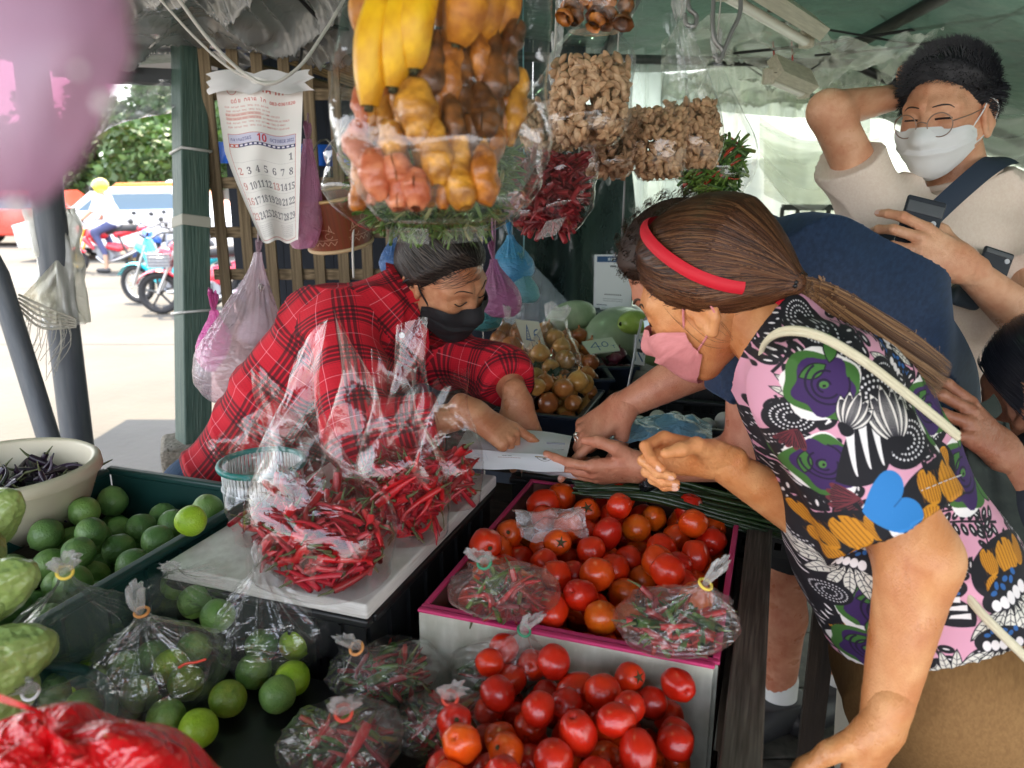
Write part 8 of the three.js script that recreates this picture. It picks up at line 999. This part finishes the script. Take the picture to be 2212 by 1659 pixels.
// ================================================================ the person at the right edge, and a sneaker behind the table
{
  const H = frame(V(-0.3, -0.3, -0.9), V(-0.1, 0.95, -0.3), at(2265, 850, 1.28), 1.05), hc = V(0, -0.05, -0.03).applyMatrix4(H), nb = at(2300, 1010, 1.25), ch = at(2330, 1200, 1.25), hp = V(ch.x + 0.03, 0.75, ch.z), sl = at(2240, 1080, 1.15), el = at(2290, 1180, 1.16), wl = at(2168, 975, 1.11);
  const t = thing('person', 'dark-haired person cut by the right edge, hand on a dark green bag', 'person', V(hp.x, 0, hp.z)), skin = skinM([150, 98, 72], [168, 114, 86], 901);
  const M1 = frame(V(-0.62, 0.5, 0.1), V(0.35, 0.6, 0.7), wl, 0.95), h1 = handGeo(-1, { index: [0.3, 0.3, 0.2], middle: [0.35, 0.35, 0.2], ring: [0.4, 0.35, 0.2], little: [0.45, 0.4, 0.2] }, null, 0.2, M1, el), arm = [limb(nb, hc, 0.055, 0.05), limb(el, wl, 0.042, 0.024), limb(sl, el, 0.05, 0.042), limb(nb, ch, 0.06)];
  wpart(t, 'body', uvBox(merge([net(limbs(arm, 0.016), ...bounds(arm, 0.03), 0.009), headGeo.clone().applyMatrix4(H), h1.geo.applyMatrix4(M1)])), skin); h1.nails.forEach((n) => wpart(t, 'fingernail', n.applyMatrix4(M1), M({ c: [0.6, 0.38, 0.3], roughness: 0.3 })));
  const blk = M({ c: [0.02, 0.024, 0.034], roughness: 0.8 }), sh = [limb(nb, ch, 0.075, 0.14), limb(ch, hp, 0.14, 0.15), limb(nb, sl, 0.06, 0.065)]; wpart(t, 'dark_shirt', uvBox(cloth(sh, 0.05, 0.004, [], 0.012, 0.006, 10, 41, [[[limb(sl, el, 0.06, 0.055)], sl.clone().lerp(el, 0.7), el.clone().sub(sl).normalize()]]), 6), blk);
  const lg = [-1, 1].map((s) => limb(V(hp.x, 0.75, hp.z + s * 0.08), V(hp.x, 0.05, hp.z + s * 0.09), 0.1, 0.06)); wpart(t, 'trousers', net(limbs(lg, 0.04), ...bounds(lg, 0.03), 0.016), blk);
  const hf = (x, y, z) => headF(x, y, z) - 0.016, cap = (x, y, z) => Math.max(hf(x, y, z), (z - 0.9 * y - 0.004) / 1.35); wpart(t, 'hair', net(cap, P3(-0.12, -0.12, -0.14), P3(0.12, 0.15, 0.1), 0.006).applyMatrix4(H), M({ c: [0.012, 0.012, 0.018], roughness: 0.5 }));
  kindStuff(wpart(t, 'hair_strands', strands(hf, 2200, 37, (r) => { const a = r() * 6.283, e = r() * 2 - 1, c = Math.sqrt(1 - e * e), p = onto(hf, V(0, 0.02, -0.01), V(Math.cos(a) * c, e, Math.sin(a) * c), 0.001); return p.z - 0.9 * p.y < 0.004 ? p : null; }, (p, k, r) => V((r() - 0.5) * 0.4 + p.x * 4, -0.6, -0.5 - (r() * 0.2)).normalize(), 0.0016, [[0.012, 0.012, 0.018], [0.02, 0.02, 0.028]], 10, 0.008, 0.003).applyMatrix4(H), hairM));
  const bg = thing('cloth_bag', 'dark green cloth bag hanging at the right beside the flower-print shirt', 'bag', at(2150, 1300, 1.1)), gm = M({ map: mkRough(S([30, 38, 34]), S([48, 56, 50]), 30, 911), roughness: 0.85 });
  wpart(bg, 'bag_body', sheet(60, 50, (u, v, q) => { const a = u * 6.2832, w = mix(60, 120, sstep(0, 0.5, v)), x = mix(2118, 2215, v) + Math.cos(a) * w * (1 + 0.06 * Math.sin(a * 5 + v * 4)), y = mix(900, 1480, v) + 14 * Math.cos(a) * (1 - v), d = 1.13 + Math.sin(a) * mix(0.02, 0.045, v) + 0.006 * Math.sin(a * 7 + v * 3); q.copy(at(x, y, d)); }, true), gm); wpart(bg, 'bag_flap', strip([at(2064, 905, 1.13), at(2100, 900, 1.12), at(2140, 885, 1.13), at(2156, 870, 1.15)], 0.03, [V(0, 0.3, 1), V(0, 0.3, 1), V(0, 0.3, 1), V(0, 0.3, 1)], 16), gm);
  const p = atY(1640, 1455, 0.05), sn = thing('sneaker', 'pale green laced sneaker standing on the floor behind the table rail', 'shoe', V(p.x, 0, p.z)), pg = M({ map: mkRough(S([150, 170, 148]), S([176, 194, 170]), 20, 921), roughness: 0.85 }), l = [limb(V(p.x, 0.07, p.z - 0.02), V(p.x - 0.04, 0.045, p.z + 0.16), 0.055, 0.04), limb(V(p.x, 0.1, p.z - 0.03), V(p.x - 0.01, 0.08, p.z + 0.03), 0.05, 0.045)];
  wpart(sn, 'upper', net((x, y, z) => Math.max(limbs(l, 0.03)(x, y, z), 0.022 - y, y - 0.125), ...bounds(l, 0.02), 0.007), pg); const s2 = [limb(V(p.x, 0.02, p.z - 0.03), V(p.x - 0.04, 0.02, p.z + 0.16), 0.055, 0.045)]; wpart(sn, 'sole', net((x, y, z) => Math.max(limbs(s2, 0.02)(x, y, z), -y + 0.001, y - 0.024), ...bounds(s2, 0.02), 0.007), M({ c: [0.7, 0.72, 0.68] }));
  const lc = []; for (let i = 0; i < 4; i++) { const z = p.z + 0.02 + i * 0.026, y = 0.118 - i * 0.014; lc.push(tube([V(p.x - 0.035, y - 0.006, z), V(p.x - 0.012, y + 0.004, z + 0.008), V(p.x + 0.02, y - 0.006, z + 0.004)], 0.003, 8, 5)); } wpart(sn, 'laces', merge(lc), M({ c: [0.7, 0.72, 0.68] }));
}
renderer.render(scene, camera);
